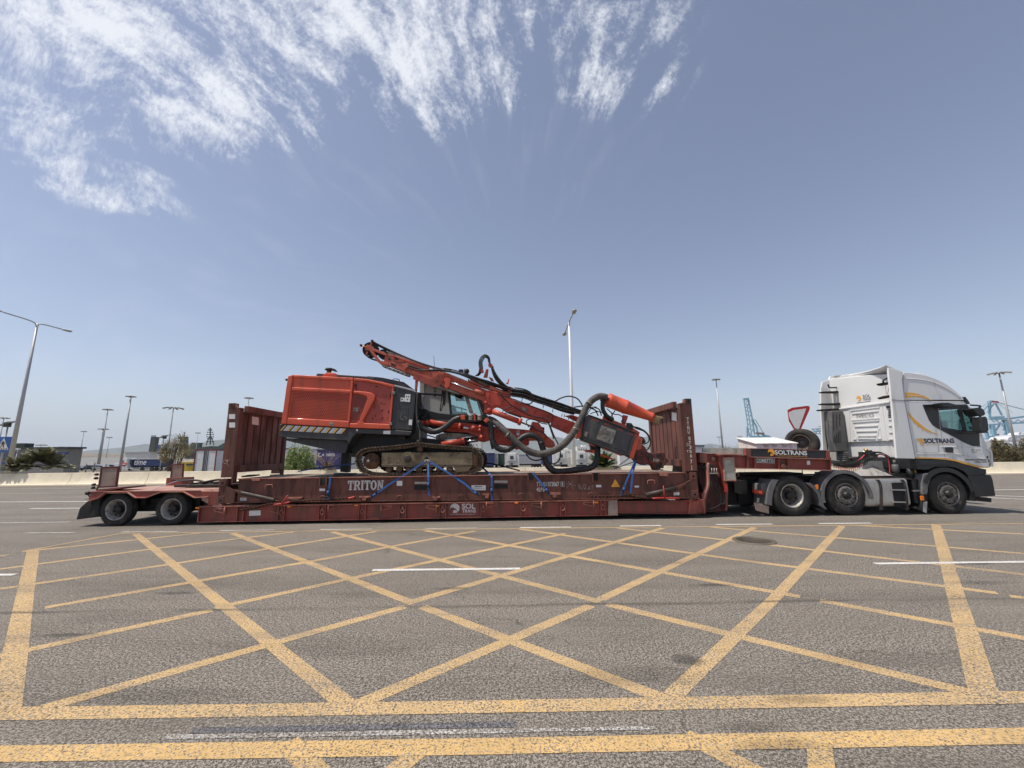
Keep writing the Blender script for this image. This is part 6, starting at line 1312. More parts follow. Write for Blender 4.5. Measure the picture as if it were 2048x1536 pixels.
# feed beam
fd_ = poly('feed_beam', 'J', [(570, 298), (668, 318), (1250, 530), (1480, 598), (1610, 662), (2048, 825), (2200, 885), (2180, 1075), (2048, 1015), (1560, 852), (1400, 790), (1000, 645), (850, 575), (605, 478), (640, 345)], .38, .26, 'rig_boom_pink', .01)
poly('feed_side_plate', 'J', [(960, 600), (1060, 620), (1275, 702), (1405, 608), (1472, 612), (1478, 720), (1410, 800), (1345, 828), (1040, 712), (990, 692), (1000, 645)], .34, .05, 'rig_boom_pink', .008, fd_)
poly('beam_top_flange', 'J', [(668, 312), (1250, 522), (1255, 536), (660, 328)], .35, .3, 'rig_orange', .004, fd_); poly('beam_top_flange', 'J', [(1480, 592), (1610, 655), (2048, 820), (2046, 838), (1610, 676), (1475, 612)], .35, .3, 'rig_orange', .004, fd_)
poly('perforated_rail', 'J', [(580, 262), (640, 262), (1250, 480), (1640, 640), (2048, 800), (2048, 815), (1640, 660), (1250, 505), (585, 298)], .5, .1, 'rail_grey', .003, fd_)
poly('wear_rail', 'J', [(500, 474), (525, 474), (930, 620), (925, 645), (885, 640), (503, 492)], .36, .2, 'rail_grey', .004, fd_); poly('wear_rail', 'J', [(1390, 800), (1500, 835), (1715, 912), (1710, 938), (1400, 830)], .36, .2, 'rail_grey', .004, fd_)
h = MB()
for i in range(6): c = q('J', 560+i*66, 508+i*24, .356); h.disc(c, .022, n=10, th=.003)
h.build('rail_holes', 'frame_black', fd_)
for pts in ([(700, 345), (760, 365), (765, 400), (710, 385)], [(640, 440), (720, 465), (722, 500), (650, 480)], [(605, 360), (650, 372), (645, 400), (600, 392)]): poly('beam_opening', 'J', pts, .375, .004, 'rig_black', 0, fd_)
hd = poly('feed_head', 'J', [(238, 190), (268, 150), (372, 190), (350, 240), (240, 242)], .40, .2, 'rig_boom_pink', .01)
poly('head_arm', 'J', [(345, 198), (582, 292), (578, 332), (335, 238)], .38, .06, 'rig_boom_pink', .006, hd); poly('head_arm', 'J', [(300, 240), (345, 225), (470, 398), (430, 422)], .38, .06, 'rig_boom_pink', .006, hd)
poly('head_arm', 'J', [(430, 420), (495, 402), (610, 445), (600, 485), (470, 452)], .38, .2, 'rig_boom_pink', .006, hd); poly('head_arm', 'J', [(560, 300), (640, 330), (610, 480), (530, 420)], .40, .1, 'rig_boom_pink', .006, hd)
poly('head_arm', 'J', [(330, 110), (350, 115), (330, 170), (312, 165)], .4, .05, 'rig_boom_pink', .004, hd); poly('head_arm', 'J', [(262, 262), (285, 268), (262, 320), (245, 312)], .4, .05, 'rig_boom_pink', .004, hd)
for x, y, r in [(318, 228, .215), (518, 300, .135)]:
    c_ = MB(); R0 = r; c_.lathe([(.02, -.02), (R0*.5, -.02), (R0*.6, .02), (R0*.9, .02), (R0, -.01), (R0, .02), (R0*.9, .05), (R0*.9, .10), (R0, .13), (R0, .15), (.02, .15)], q('J', x, y, .47), n=36); c_.build('hose_reel', 'rig_black', rig)
for x, y in ((350, 95), (178, 165), (300, 345)): c_ = MB(); c = q('J', x, y, .42); c_.lathe([(.001, -.05), (.03, -.05), (.04, .0), (.02, .05)], c, n=12); c_.build('reel_guide', 'rig_black', hd)
pipe('guide_rod', 'J', [(190, 168), (258, 190)], .014, .40, 'hazard_yellow', parent=hd)
pipe('feed_hose', 'J', [(360, 105), (470, 165), (800, 320), (1100, 440), (1400, 530), (1600, 560)], .028, .52); pipe('feed_hose', 'J', [(380, 130), (500, 195), (800, 345), (1100, 470), (1250, 525)], .022, .55)
pipe('feed_hose', 'J', [(255, 320), (340, 375), (430, 405), (480, 430)], .022, .5)
for k, pts in enumerate([[(900, 500), (1000, 540), (1100, 555), (1250, 550), (1400, 548), (1600, 580), (1850, 660), (2048, 740), (2200, 800)], [(910, 475), (1050, 520), (1150, 545), (1300, 560), (1500, 570), (1700, 610), (1900, 690), (2048, 770), (2200, 830)], [(1450, 545), (1650, 585), (1850, 640), (2048, 700), (2200, 760)],
                         [(1470, 525), (1600, 545), (1800, 600), (2048, 690), (2200, 740)], [(1500, 560), (1700, 600), (1900, 650), (2048, 720), (2200, 780)], [(680, 380), (720, 425), (840, 440), (880, 450)], [(640, 465), (720, 445), (820, 462), (880, 470)], [(1860, 700), (1900, 745), (1980, 740), (2048, 770)]]):
    pipe('hydraulic_hose', 'J', pts, .016+.004*(k % 3), .30+.02*k)
poly('valve_box', 'J', [(820, 455), (915, 450), (910, 490), (890, 525), (850, 545), (835, 500)], .30, .08, 'rig_boom_pink', .01, fd_)
c_ = MB(); c_.cyl(q('J', 1570, 738, .34), q('J', 1960, 880, .34), .026, n=14); c_.build('feed_cylinder_rod', 'chrome', rig)
c_ = MB(); c_.cyl(q('L', 75, 640, .34), q('L', 225, 685, .34), .055, n=16); c_.build('feed_cylinder', 'rig_boom_pink', rig)
poly('cylinder_eye', 'J', [(1480, 680), (1520, 655), (1570, 665), (1590, 700), (1570, 800), (1530, 850), (1490, 830), (1500, 750), (1475, 720)], .31, .06, 'rig_orange', .015)
c_ = MB(); c_.lathe([(.055, -.005), (.07, -.015), (.085, -.005), (.085, .0)], q('J', 1430, 690, .335), n=26); c_.build('pressed_ring', 'rig_boom_pink', fd_)
for x, y in ((1305, 712), (1345, 725), (1385, 742), (1345, 765)): c_ = MB(); c_.disc(q('J', x, y, .337), .010, n=8, th=.002); c_.build('bolt_hole', 'rig_black', fd_)
poly('feed_post', 'J', [(1028, 695), (1072, 700), (1050, 885), (1018, 885)], .42, .06, 'rig_boom_pink', .008)
pipe('antenna', 'J', [(1318, 325), (1332, 505)], .006, .9, 'rig_black')
poly('work_lamp', 'J', [(1710, 538), (1782, 540), (1785, 580), (1715, 585)], .6, .1, 'rig_black', .01)
c_ = MB(); c_.lathe([(.001, .06), (.05, .05), (.085, -.01), (.09, -.04), (.08, -.045), (.001, -.03)], q('J', 1842, 570, .6), (.75, -.5, .3), 20); c_.build('work_lamp', 'rig_black', rig)
poly('upper_slide', 'L', [(0, 440), (60, 470), (600, 660), (590, 700), (240, 600), (0, 520)], .42, .2, 'rig_boom_pink', .008); poly('upper_slide', 'L', [(330, 590), (640, 700), (640, 760), (560, 740), (420, 650)], .44, .15, 'rig_red', .006)
# hose tower
poly('hose_tower', 'L', [(250, 300), (292, 300), (275, 430), (210, 430), (240, 340)], .5, .1, 'rig_boom_pink', .01); poly('hose_tower', 'L', [(285, 215), (330, 205), (375, 258), (320, 262), (290, 250)], .46, .16, 'rig_orange', .01)
poly('hose_tower', 'L', [(132, 310), (165, 285), (215, 320), (210, 350), (150, 345)], .46, .16, 'rig_boom_pink', .01); poly('hose_tower', 'L', [(290, 420), (350, 440), (380, 490), (330, 480)], .5, .1, 'rig_boom_pink', .008)
poly('hose_clamp', 'L', [(615, 570), (680, 590), (640, 690), (590, 660)], .38, .2, 'rig_boom_pink', .01); poly('level_flag', 'L', [(565, 520), (590, 510), (605, 455), (620, 460), (605, 535), (580, 540)], .5, .03, 'rig_orange', 0)
poly('hose_clamp', 'L', [(950, 700), (985, 715), (960, 790), (930, 780)], .36, .2, 'rig_boom_pink', .008); poly('hose_clamp', 'L', [(1305, 800), (1340, 815), (1315, 910), (1285, 900)], .36, .2, 'rig_boom_pink', .008)
poly('hose_clamp', 'L', [(1600, 930), (1740, 985), (1730, 1000), (1640, 990)], .36, .2, 'rig_boom_pink', .008)
for k in range(5):
    o = k*13
    pipe('hose_loop', 'L', [(80+o, 410), (130+o*.8, 365), (150+o, 300), (140+o, 200), (170+o*.9, 115+o*.6), (235, 72+o*.9), (300-o*.4, 110+o*.5), (318-o*.5, 190), (315, 230)], .011, .42+.03*k)
for k in range(6):
    o = k*11
    pipe('hose_loop', 'L', [(345-o*.2, 255), (400-o*.5, 370+o*.5), (470-o*.6, 470+o*.6), (560-o*.3, 560+o*.6), (640, 600+o*.9), (760, 640+o), (900, 680+o), (1100, 750+o), (1300, 820+o), (1500, 880+o*.9), (1720, 960+o*.6)], .022, .36+.035*k)
for k in range(7):
    o = k*17; pipe('hydraulic_hose', 'L', [(640, 620+o), (760, 630+o*1.05), (880, 650+o*1.1), (960, 690+o), (1100, 740+o*.9), (1300, 800+o*.9), (1450, 850+o*.8), (1600, 905+o*.6), (1760, 960+o*.4)], .020, .30+.05*(k % 3))
for k in range(6):
    o = k*14; pipe('hydraulic_hose', 'L', [(0, 400+o), (150, 450+o), (320, 500+o*.9), (480, 560+o*.6), (640, 620+o), (820, 690+o*.8), (1000, 760+o*.7), (1200, 830+o*.6), (1450, 910+o*.8), (1640, 980+o*.5)], .016, .33+.05*k)
for pts, r, d in [([(700, 595), (850, 620), (950, 670), (1000, 760), (960, 840), (900, 850), (850, 840)], .018, .3), ([(1335, 812), (1440, 755), (1560, 728), (1680, 760), (1745, 830), (1775, 890)], .019, .35), ([(1640, 900), (1780, 885), (1900, 900), (1980, 960), (2020, 1040)], .017, .3), ([(1850, 1000), (1920, 910), (1980, 900), (2040, 950), (2060, 1010)], .012, .3),
                  ([(470, 690), (540, 760), (640, 860), (760, 930), (950, 1030), (1180, 1085), (1240, 1170), (1280, 1280), (1320, 1400)], .016, .28), ([(420, 680), (520, 720), (700, 780), (960, 880), (1180, 960), (1290, 1010), (1320, 1040)], .014, .3), ([(370, 960), (440, 1010), (540, 1000), (640, 965), (720, 940)], .011, .25), ([(500, 990), (560, 920), (620, 895), (680, 890)], .010, .25),
                  ([(930, 1220), (890, 1150), (900, 1105), (960, 1090), (1040, 1110), (1120, 1150), (1220, 1170)], .013, .3), ([(960, 1200), (1060, 1260), (1160, 1310), (1210, 1360), (1225, 1400)], .014, .3), ([(180, 560), (160, 590), (190, 620), (200, 680), (160, 715), (90, 690)], .008, .3), ([(340, 550), (420, 610), (520, 640), (620, 660)], .010, .35), ([(1580, 1010), (1680, 1000), (1800, 1030), (1860, 1000)], .012, .3)]:
    pipe('hydraulic_hose', 'L', pts, r, d)
for x, y in ((1165, 740), (1150, 870), (1300, 930), (1445, 1000), (1482, 1010), (1550, 1050), (815, 760)): pipe('cable_tie', 'L', [(x+8, y), (x, y+50)], .010, .3)
# --- large suction hose
def hose(name, f, pts, r, m, step=None, ra=.1, ds=None, d=.2):
    P_ = [q(f, x, y, (d if ds is None else ds[i])) for i, (x, y) in enumerate(pts)]; mb = MB(); mb.hose(P_, r, step, ra); return mb.build(name, m, rig)
big = hose('suction_hose', 'C', [(850, 852), (900, 875), (960, 925), (1040, 1000), (1120, 1080), (1220, 1155), (1330, 1190), (1430, 1175), (1530, 1130), (1610, 1060), (1680, 960), (1740, 850), (1790, 740), (1850, 670), (1920, 635), (1985, 645)], .088, 'hose_grey', step=.028, ra=.05, d=.14, ds=[.5, .4, .25, .15, .12, .1, .1, .1, .1, .1, .12, .15, .18, .22, .26, .28])
for x, y, a in [(960, 930, .7), (1030, 1005, .7), (1640, 1020, -1), (1690, 950, -1.1), (1818, 705, -.9)]:
    p = q('C', x, y, .12 if x != 960 else .28); ax = V(math.cos(-a), 0, math.sin(-a)); c_ = MB(); c_.lathe([(.092, -.02), (.096, -.02), (.096, .02), (.092, .02)], p, ax, 24); c_.build('hose_band', 'rail_grey', big)
hose('wrapped_hose', 'C', [(170, 880), (215, 935), (300, 975), (380, 965), (450, 920), (520, 865), (585, 840)], .075, 'hose_black', step=.05, ra=.12, d=.22)
hose('wrapped_hose', 'C', [(850, 880), (875, 940), (880, 1030), (905, 1100), (960, 1145), (1030, 1150), (1090, 1110), (1140, 1060), (1200, 1018), (1270, 1010), (1330, 1040), (1370, 1100)], .072, 'hose_black', step=.05, ra=.12, d=.2)
hose('wrapped_hose', 'C', [(1350, 1070), (1375, 1150), (1395, 1240), (1425, 1310), (1480, 1352), (1560, 1358), (1700, 1340), (1800, 1330), (1860, 1300), (1890, 1230), (1895, 1130), (1875, 1090)], .078, 'hose_black', step=.045, ra=.11, d=.25, ds=[.2, .22, .25, .25, .25, .25, .28, .3, .35, .4, .45, .5])
for k in range(5): pipe('hose_run', 'C', [(590, 825+k*9), (700, 815+k*9), (790, 830+k*9), (835, 870+k*4), (870, 930+k*2), (885-k*4, 1000)], .017, .16+.02*k, 'hose_grey' if k % 2 else 'hose_black')
pipe('hose_run', 'C', [(870, 1000), (875, 1080), (890, 1145)], .03, .25, 'hose_black')
for pts in ([(580, 818), (622, 815), (625, 860), (585, 860)], [(800, 870), (835, 840), (862, 865), (825, 892)], [(705, 800), (725, 798), (728, 870), (708, 872)]): poly('hose_clamp', 'C', pts, .10, .12, 'rig_orange' if pts[0][0] != 705 else 'rig_red', .01)
for x in (660, 745): 
    for k in range(3): c_ = MB(); c_.cyl(q('C', x, 825+k*16, .12), q('C', x+38, 827+k*16, .12), .024, n=10); c_.build('hose_fitting', 'rail_grey', rig)
pipe('hydraulic_hose', 'C', [(1400, 850), (1440, 920), (1480, 1020), (1520, 1100), (1540, 1190), (1520, 1260), (1470, 1285), (1440, 1270)], .018, .2); pipe('hydraulic_hose', 'C', [(1210, 1190), (1250, 1235), (1310, 1252), (1370, 1235), (1400, 1210)], .018, .25)
pipe('hydraulic_hose', 'C', [(380, 1000), (375, 1040), (340, 1060)], .01, .4); pipe('hydraulic_hose', 'C', [(155, 600), (160, 800), (165, 950), (190, 1020), (200, 1060), (150, 1090)], .018, .2, 'hose_grey')
for pts in ([(180, 760), (260, 770), (240, 830), (190, 830)], [(200, 850), (300, 870), (420, 870), (520, 880)], [(260, 1010), (330, 1030), (380, 1060)]): pipe('hydraulic_hose', 'C', pts, .016, .45)
for y in (1000, 1025): poly('valve_bank', 'B', [(1235, y), (1300, y+4), (1300, y+22), (1235, y+18)], .4, .3, 'steel_dark')
# --- drill carriage box, dust cyclone
box = poly('rock_drill_cover', 'D', [(440, 438), (485, 437), (912, 600), (906, 650), (852, 822), (820, 822), (412, 672), (400, 650), (408, 560)], .10, .45, 'rig_dark', .02)
P_ = qs('D', [(442, 440), (484, 438), (910, 602), (902, 660), (850, 818), (820, 818), (415, 668), (404, 645), (412, 560), (442, 440)], .095); c_ = MB(); c_.tube(smooth_path(P_, 3), .016, 8); c_.build('cover_rim', 'rig_black', box)
poly('cover_panel', 'D', [(478, 465), (880, 618), (830, 790), (425, 645)], .092, .02, 'rig_dark', .01, box)
dc = poly('decal_plate', 'D', [(592, 530), (732, 584), (690, 713), (540, 660)], .084, .006, 'rail_grey', 0, box)
c_ = MB(); c_.tube(qs('D', [(640, 575), (612, 560), (592, 578), (600, 600), (635, 605), (650, 625), (640, 650), (600, 640)], .080), .012, 6, sm=5); c_.build('decal_mark', 'stack_grey', dc)
for x, y in ((672, 590), (668, 612), (664, 632), (690, 618), (700, 596)): poly('decal_mark', 'D', [(x, y), (x+14, y+5), (x+11, y+16), (x-3, y+11)], .080, .003, 'stack_grey', 0, dc)
poly('decal_mark', 'D', [(640, 690), (690, 640), (672, 690), (688, 705)], .080, .003, 'stack_grey', 0, dc)
poly('sticker', 'D', [(432, 588), (462, 598), (446, 642), (422, 632)], .086, .004, 'rail_grey', 0, box)
for x0_, y0_ in ((500, 450), (620, 495), (740, 545), (840, 585), (470, 690), (600, 735), (720, 780)): poly('cover_slot', 'D', [(x0_, y0_+14), (x0_+62, y0_+38), (x0_+58, y0_+48), (x0_-4, y0_+24)], .094, .004, 'rig_red', 0, box)
poly('carriage_end', 'D', [(436, 445), (408, 560), (402, 655), (370, 660), (350, 635), (362, 600), (385, 570), (420, 460)], .14, .4, 'rig_orange', .015)
poly('carriage_end', 'D', [(912, 605), (958, 628), (900, 852), (852, 826)], .12, .4, 'rig_orange', .012)
poly('feed_rail', 'D', [(300, 430), (440, 470), (900, 640), (880, 700), (400, 520), (240, 440)], .6, .1, 'rig_red', .006)
poly('feed_rail', 'D', [(610, 440), (900, 560), (960, 600), (950, 625), (860, 590), (600, 480)], .35, .1, 'rig_boom_pink', .006)
a, b = q('D', 650, 288, .45), q('D', 1085, 458, .45); ax = (b-a).normalized(); L_ = (b-a).length; cy = MB()
cy.lathe([(.001, -.02), (.17, -.02), (.205, 0), (.20, .10), (.195, .12), (.195, L_*.36), (.205, L_*.37), (.205, L_*.40), (.19, L_*.41), (.15, L_*.72), (.118, L_*.93), (.128, L_*.94), (.128, L_), (.09, L_)], a, ax, 32); cyc = cy.build('dust_cyclone', 'rig_orange', rig)
cy = MB(); cy.lathe([(.001, -.10), (.10, -.10), (.14, -.04), (.17, .0)], a, ax, 28); cy.build('cyclone_inlet', 'rig_red', cyc)
cy = MB(); cy.tube([a-ax*.06, a-ax*.10+V(-.03, 0, -.02), q('D', 625, 275, .35)], .10, 14); cy.build('inlet_neck', 'hose_grey', cyc)
cy = MB(); cy.tube(qs('D', [(692, 290), (700, 300), (740, 292)], .23), .008, 6, sm=3); cy.build('cyclone_latch', 'rig_red', cyc)
cy = MB(); cy.prism(qs('D', [(1095, 432), (1130, 440), (1188, 452), (1186, 465), (1150, 478), (1152, 530), (1110, 515), (1078, 485)], .38), (0, .14, 0)); cy.build('outlet_sleeve', 'tan_canvas', cyc, bevel=.02)
poly('cyclone_bracket', 'D', [(800, 430), (848, 440), (820, 530), (790, 510)], .4, .1, 'rig_red', .008)
for pts, r in [([(600, 310), (605, 380), (640, 440), (700, 480)], .06), ([(640, 370), (700, 420), (760, 430), (795, 460), (780, 500)], .014), ([(680, 400), (710, 480)], .012), ([(720, 390), (660, 480)], .014), ([(480, 420), (560, 400), (640, 430)], .012), ([(520, 360), (570, 380), (590, 440)], .015), ([(350, 350), (450, 355), (560, 400)], .012), ([(860, 520), (920, 560), (1000, 590), (1050, 650), (1060, 700), (1040, 760)], .016), ([(880, 540), (960, 560), (1030, 620), (1045, 680), (1000, 710), (950, 700)], .016), ([(900, 550), (1000, 580), (1060, 660), (1050, 740), (1000, 790)], .014), ([(950, 650), (985, 665), (1000, 700)], .05)]:
    pipe('carriage_hose', 'D', pts, r, .3)
poly('clamp_block', 'D', [(840, 505), (880, 510), (905, 545), (880, 575), (845, 560)], .3, .15, 'rig_black', .01)
tip = poly('drill_guide', 'D', [(925, 690), (1000, 728), (1040, 790), (1090, 800), (1165, 785), (1195, 800), (1205, 840), (1240, 862), (1225, 890), (1180, 935), (1110, 965), (1090, 920), (1060, 905), (1000, 915), (940, 890), (905, 850)], .28, .3, 'guide_red', .012)
poly('guide_arm', 'D', [(1035, 785), (1090, 810), (1150, 860), (1130, 905), (1050, 880)], .22, .1, 'guide_red', .008, tip); poly('guide_arm', 'D', [(930, 640), (985, 660), (975, 760), (915, 770)], .24, .2, 'rig_boom_pink', .01, tip)
poly('guide_slot', 'D', [(1040, 800), (1080, 812), (1075, 850), (1035, 840)], .21, .01, 'rig_black', 0, tip); poly('guide_slot', 'D', [(1120, 905), (1175, 880), (1150, 935), (1115, 945)], .27, .01, 'rig_black', 0, tip); poly('guide_slot', 'D', [(1100, 822), (1160, 800), (1175, 830), (1120, 850)], .27, .01, 'rig_black', 0, tip)
poly('bit', 'D', [(1190, 830), (1238, 855), (1232, 872), (1190, 866)], .35, .1, 'brass', .01, tip); poly('guide_plate', 'D', [(1090, 850), (1150, 860), (1145, 885), (1090, 878)], .2, .05, 'rail_grey', .004, tip)
pipe('guide_hoop', 'D', [(1180, 790), (1200, 850), (1180, 920), (1120, 965)], .014, .24, 'steel_dark', parent=tip)
pipe('stay_rod', 'D', [(712, 948), (862, 842)], .012, .5, 'rail_grey', ds=[.7, .4]); pipe('stay_rod', 'D', [(712, 948), (905, 880)], .012, .5, 'rail_grey', ds=[.7, .4])
poly('hose_support', 'D', [(480, 700), (545, 720), (550, 790), (500, 790)], .45, .2, 'rig_black', .02); poly('hose_support', 'D', [(500, 765), (545, 770), (540, 795), (505, 792)], .4, .05, 'rig_orange', .006)
poly('far_bracket', 'D', [(420, 770), (480, 765), (700, 850), (690, 860), (520, 800), (440, 785)], 1.2, .05, 'rig_red', 0)
# ================================================================ BEHIND THE BARRIER
LZ = -1.4
mat('hill_far', (.085, .105, .095), 1, var=.2, vs=.004)
mat('hill_near', (.16, .13, .09), 1, var=.3, vs=.01)
def hills(name, prof, Y, base, m, seed, dep):
    rs = random.Random(seed); P_ = [WP(x, y, Y) for x, y in prof]; P2 = []
    for a, b in zip(P_, P_[1:]):
        n = 7
        for k in range(n): t = k/n; p = a.lerp(b, t); p.z += (noise.noise(V(p.x*.0021, seed, 0))*.10+noise.noise(V(p.x*.009, seed, 5))*.045)*(p.z-base)*.7; P2.append(p)
    P2.append(P_[-1]); rows = []
    for j, (f, dy) in enumerate([(0, -.9), (.45, -.55), (.8, -.25), (1, 0), (.6, .7), (0, 1.2)]):
        rows.append([V(p.x, Y+dy*dep+(noise.noise(V(p.x*.004, j*2.3, seed))*dep*.35 if 0 < j < 3 else 0), base+(p.z-base)*f*(1+(noise.noise(V(p.x*.006, j*3.1, seed))*.22 if 0 < j < 3 else 0))) for p in P2])
    mb = MB(); n = len(P2); vs = [p for r in rows for p in r]
    mb.add(vs, [[j*n+i, j*n+i+1, (j+1)*n+i+1, (j+1)*n+i] for j in range(len(rows)-1) for i in range(n-1)], True)
    return tag(mb.build(name, m), kind='structure')
hills('hills', [(-700, 914), (-200, 914), (60, 908), (190, 906), (240, 895), (290, 889), (330, 892), (380, 890), (440, 881), (500, 872), (560, 875), (620, 880), (700, 882), (800, 876), (960, 879), (1040, 873), (1110, 873), (1160, 880), (1230, 884), (1300, 873), (1340, 876), (1400, 893), (1460, 905)], 5200, -5, 'hill_far', 3, 900)
hills('hills', [(1380, 903), (1405, 889), (1420, 887), (1435, 889), (1470, 897), (1560, 901), (1700, 902), (2100, 900), (2500, 903)], 7000, -5, 'hill_far', 8, 900)
hills('hills', [(-400, 912), (-100, 910), (100, 907), (150, 905), (215, 908), (300, 911), (420, 913), (560, 914)], 1600, -5, 'hill_near', 5, 300)
# ---- light masts
mat('galvanised', (.42, .42, .41), .5, .4, var=.06)
mat('mast_white', (.72, .72, .72), .45, var=.04)
mat('lamp_glass', (.30, .28, .22), .3)
GM = 'high light masts of the port'
def light_mast(x, y, D, w_px, kind, label):
    top = WP(x, y, D); base = V(top.x, D, LZ); t_ = thing('light_mast', base, label, 'light mast', GM); k = D/810.0
    m_ = MB(); r = w_px*k/2; m_.cyl(base, top, r*1.5, r*.7, 12); m_.build('pole', 'galvanised', t_)
    h = MB(); hw = {'ring': 8, 'wide': 17, 'small': 4.5}[kind]*k
    h.lathe([(.001, .0), (hw*.35, .0), (hw*.35, .6*k), (.001, .6*k)], top, (0, 0, 1), 14); h.build('head_frame', 'galvanised', t_)
    n = 8 if kind != 'small' else 4
    for i in range(n):
        a = i*2*math.pi/n+.3; c = top+V(math.cos(a), math.sin(a), 0)*hw*.72; f_ = MB(); dv = V(math.cos(a), math.sin(a), -.25).normalized()
        f_.bar(c-dv*hw*.28, c+dv*hw*.32, 3.2*k if kind != 'small' else 2*k, 1.3*k); f_.bar(top, c, .5*k, .5*k); f_.build('floodlight', 'lamp_glass', t_)
for a in [(262, 793, 90, 3.4, 'ring', 'tallest grey light mast left of the white box trailer, above the left marker board'), (216, 819, 140, 2.2, 'ring', 'grey light mast just left of the tallest one, crossing a shorter mast'), (207, 858, 170, 2.2, 'ring', 'shorter grey light mast half hidden behind the mast at its right'),
          (168, 863, 190, 1.4, 'small', 'slim light mast standing alone right of the grey building'), (219, 875, 260, 1.0, 'small', 'thin distant light mast seen over the low hills at the left'), (347, 816, 110, 2.2, 'wide', 'light mast with a very wide lamp ring above the scraggy tree'),
          (8, 836, 100, 2.0, 'ring', 'light mast at the left edge of the photo behind the pedestrian sign'), (498, 796, 130, 1.6, 'ring', 'light mast whose head shows over the raised left end wall'), (396, 866, 260, 1.0, 'small', 'tiny distant light mast between the tree and the lattice ship mast'),
          (83, 890, 200, 1.0, 'ring', 'light mast head peeping over the roof of the grey building'), (122, 894, 320, 1.0, 'small', 'smallest lamp head over the right end of the grey building roof'), (1432, 759, 95, 2.6, 'ring', 'tall light mast between the right end wall and the blue crane'),
          (1998, 746, 75, 3.6, 'wide', 'tall light mast in front of the cranes right of the white cab'), (1438, 874, 220, 1.0, 'small', 'short thin mast at the foot of the tall mast right of the end wall'), (1480, 873, 260, .8, 'small', 'faint thin mast among the dry shrubs beside the blue crane')]:
    light_mast(*a)
def street_lamp(x, y, D, ends, label, white, wpx):
    top = WP(x, y, D); t_ = thing('street_lamp', V(top.x, D, 0), label, 'street lamp', 'two-armed street lamps behind the barrier'); k = D/810
    m_ = MB(); m_.tube([V(top.x, D, 0), V(top.x, D, top.z*.5), top], [wpx*k*.75, wpx*k*.55, wpx*k*.33], 14); m_.build('pole', 'mast_white' if white else 'galvanised', t_)
    for Ye, ze in ends:
        e = V(top.x, Ye, ze); d = (e-top); L = d.length; m_ = MB(); m_.tube([top-V(0, 0, .3), top+d*.12+V(0, 0, .02), top+d*.75], .045, 8, sm=4); ar = m_.build('arm', 'galvanised', t_)
        a = top+d*.76; dn = d.normalized(); hl = .82; m_ = MB(); sd = V(1, 0, 0); vs = []
        for s, wd, h in [(0, .05, .05), (.2, .13, .10), (.55, .19, .13), (.85, .15, .10), (1, .03, .04)]:
            c = a+dn*hl*s
            for q_ in range(10):
                an = q_*math.pi/5; vs.append(c+sd*wd*math.cos(an)+V(0, 0, h*.6*math.sin(an) if math.sin(an) > 0 else h*.35*math.sin(an)))
        m_.add(vs, [[i*10+k_, i*10+(k_+1) % 10, (i+1)*10+(k_+1) % 10, (i+1)*10+k_] for i in range(4) for k_ in range(10)], True); m_.build('lamp_head', 'mast_white', ar)
        m_ = MB(); c = a+dn*hl*.5; m_.box(c.x-.12, c.x+.12, c.y-.3, c.y+.3, c.z-.075, c.z-.045); m_.build('lamp_lens', 'lamp_glass', ar)
street_lamp(75, 647, 31, [(28.0, 12.45), (33.3, 12.40)], 'two-armed grey street lamp leaning into the left edge of the photo', False, 5.5)
street_lamp(1138, 645, 29, [(26.3, 11.3), (31.7, 11.2)], 'white two-armed street lamp rising behind the drill boom', True, 5.5)
# ---- buildings, walls, trailers
mat('wall_grey', (.24, .23, .21), .9, var=.06, bump=.1); mat('wall_white', (.70, .68, .63), .85, var=.05, dirt=(.4, .36, .3), da=.2, ds=.6)
mat('roof_dark', (.05, .055, .05), .8); mat('blue_stripe', (.035, .07, .22), .6); mat('curtain_blue', (.018, .035, .12), .6, var=.1); mat('trailer_white', (.66, .66, .64), .55, var=.06, dirt=(.35, .3, .25), da=.25, ds=1.5)
mat('curtain_grey', (.42, .42, .44), .6, var=.08); mat('ship_grey', (.055, .068, .06), .7, var=.1); mat('maroon', (.16, .03, .03), .6); mat('crane_blue', (.22, .42, .52), .6, var=.05); mat('crane_red', (.4, .05, .05), .6)
mat('car_white', (.7, .7, .7), .25, coat=.6, var=.02); mat('car_silver', (.38, .39, .40), .3, .5, coat=.6, var=.02); mat('car_dark', (.03, .035, .05), .25, coat=.6, var=.02); mat('car_glass', (.04, .055, .06), .08, spec=.8); mat('green_panel', (.03, .12, .07), .6)
mat('dark_green', (.03, .06, .045), .6); mat('yellow_body', (.55, .38, .04), .5); mat('purple_blue', (.045, .035, .14), .6, var=.15)
def wb(name, m, x0, x1, ytop, D, dep, parent=None, zb_=LZ, bevel=0, yb=None):
    """upright box: its front spans photo columns x0..x1 at distance D, top edge at photo row ytop (bottom at row yb or at zb_)"""
    a, b = WP(x0, (ytop+935)/2, D), WP(x1, (ytop+935)/2, D); zt_ = WP((x0+x1)/2, ytop, D).z
    if yb is not None: zb_ = WP((x0+x1)/2, yb, D).z
    mb = MB(); mb.box(a.x, b.x, D, D+dep, zb_, zt_); return mb.build(name, m, parent, bevel=bevel)
bld = thing('port_building', (-65, 62, LZ), 'low grey flat-roofed building with blue stripes behind the palms at the left', 'building')
wb('wall', 'wall_grey', -140, 131, 898, 60, 2.2, bld); 
r_ = wb('roof', 'roof_dark', -145, 133, 895, 59.7, 2.6, bld, yb=898.5); wb('roof_box', 'roof_dark', -60, 45, 887, 60.5, 1.2, bld, yb=895)
wb('stripe', 'blue_stripe', 62, 134, 905, 59.9, .08, bld, yb=909); wb('stripe', 'blue_stripe', -140, 22, 925, 59.9, .08, bld, yb=929)
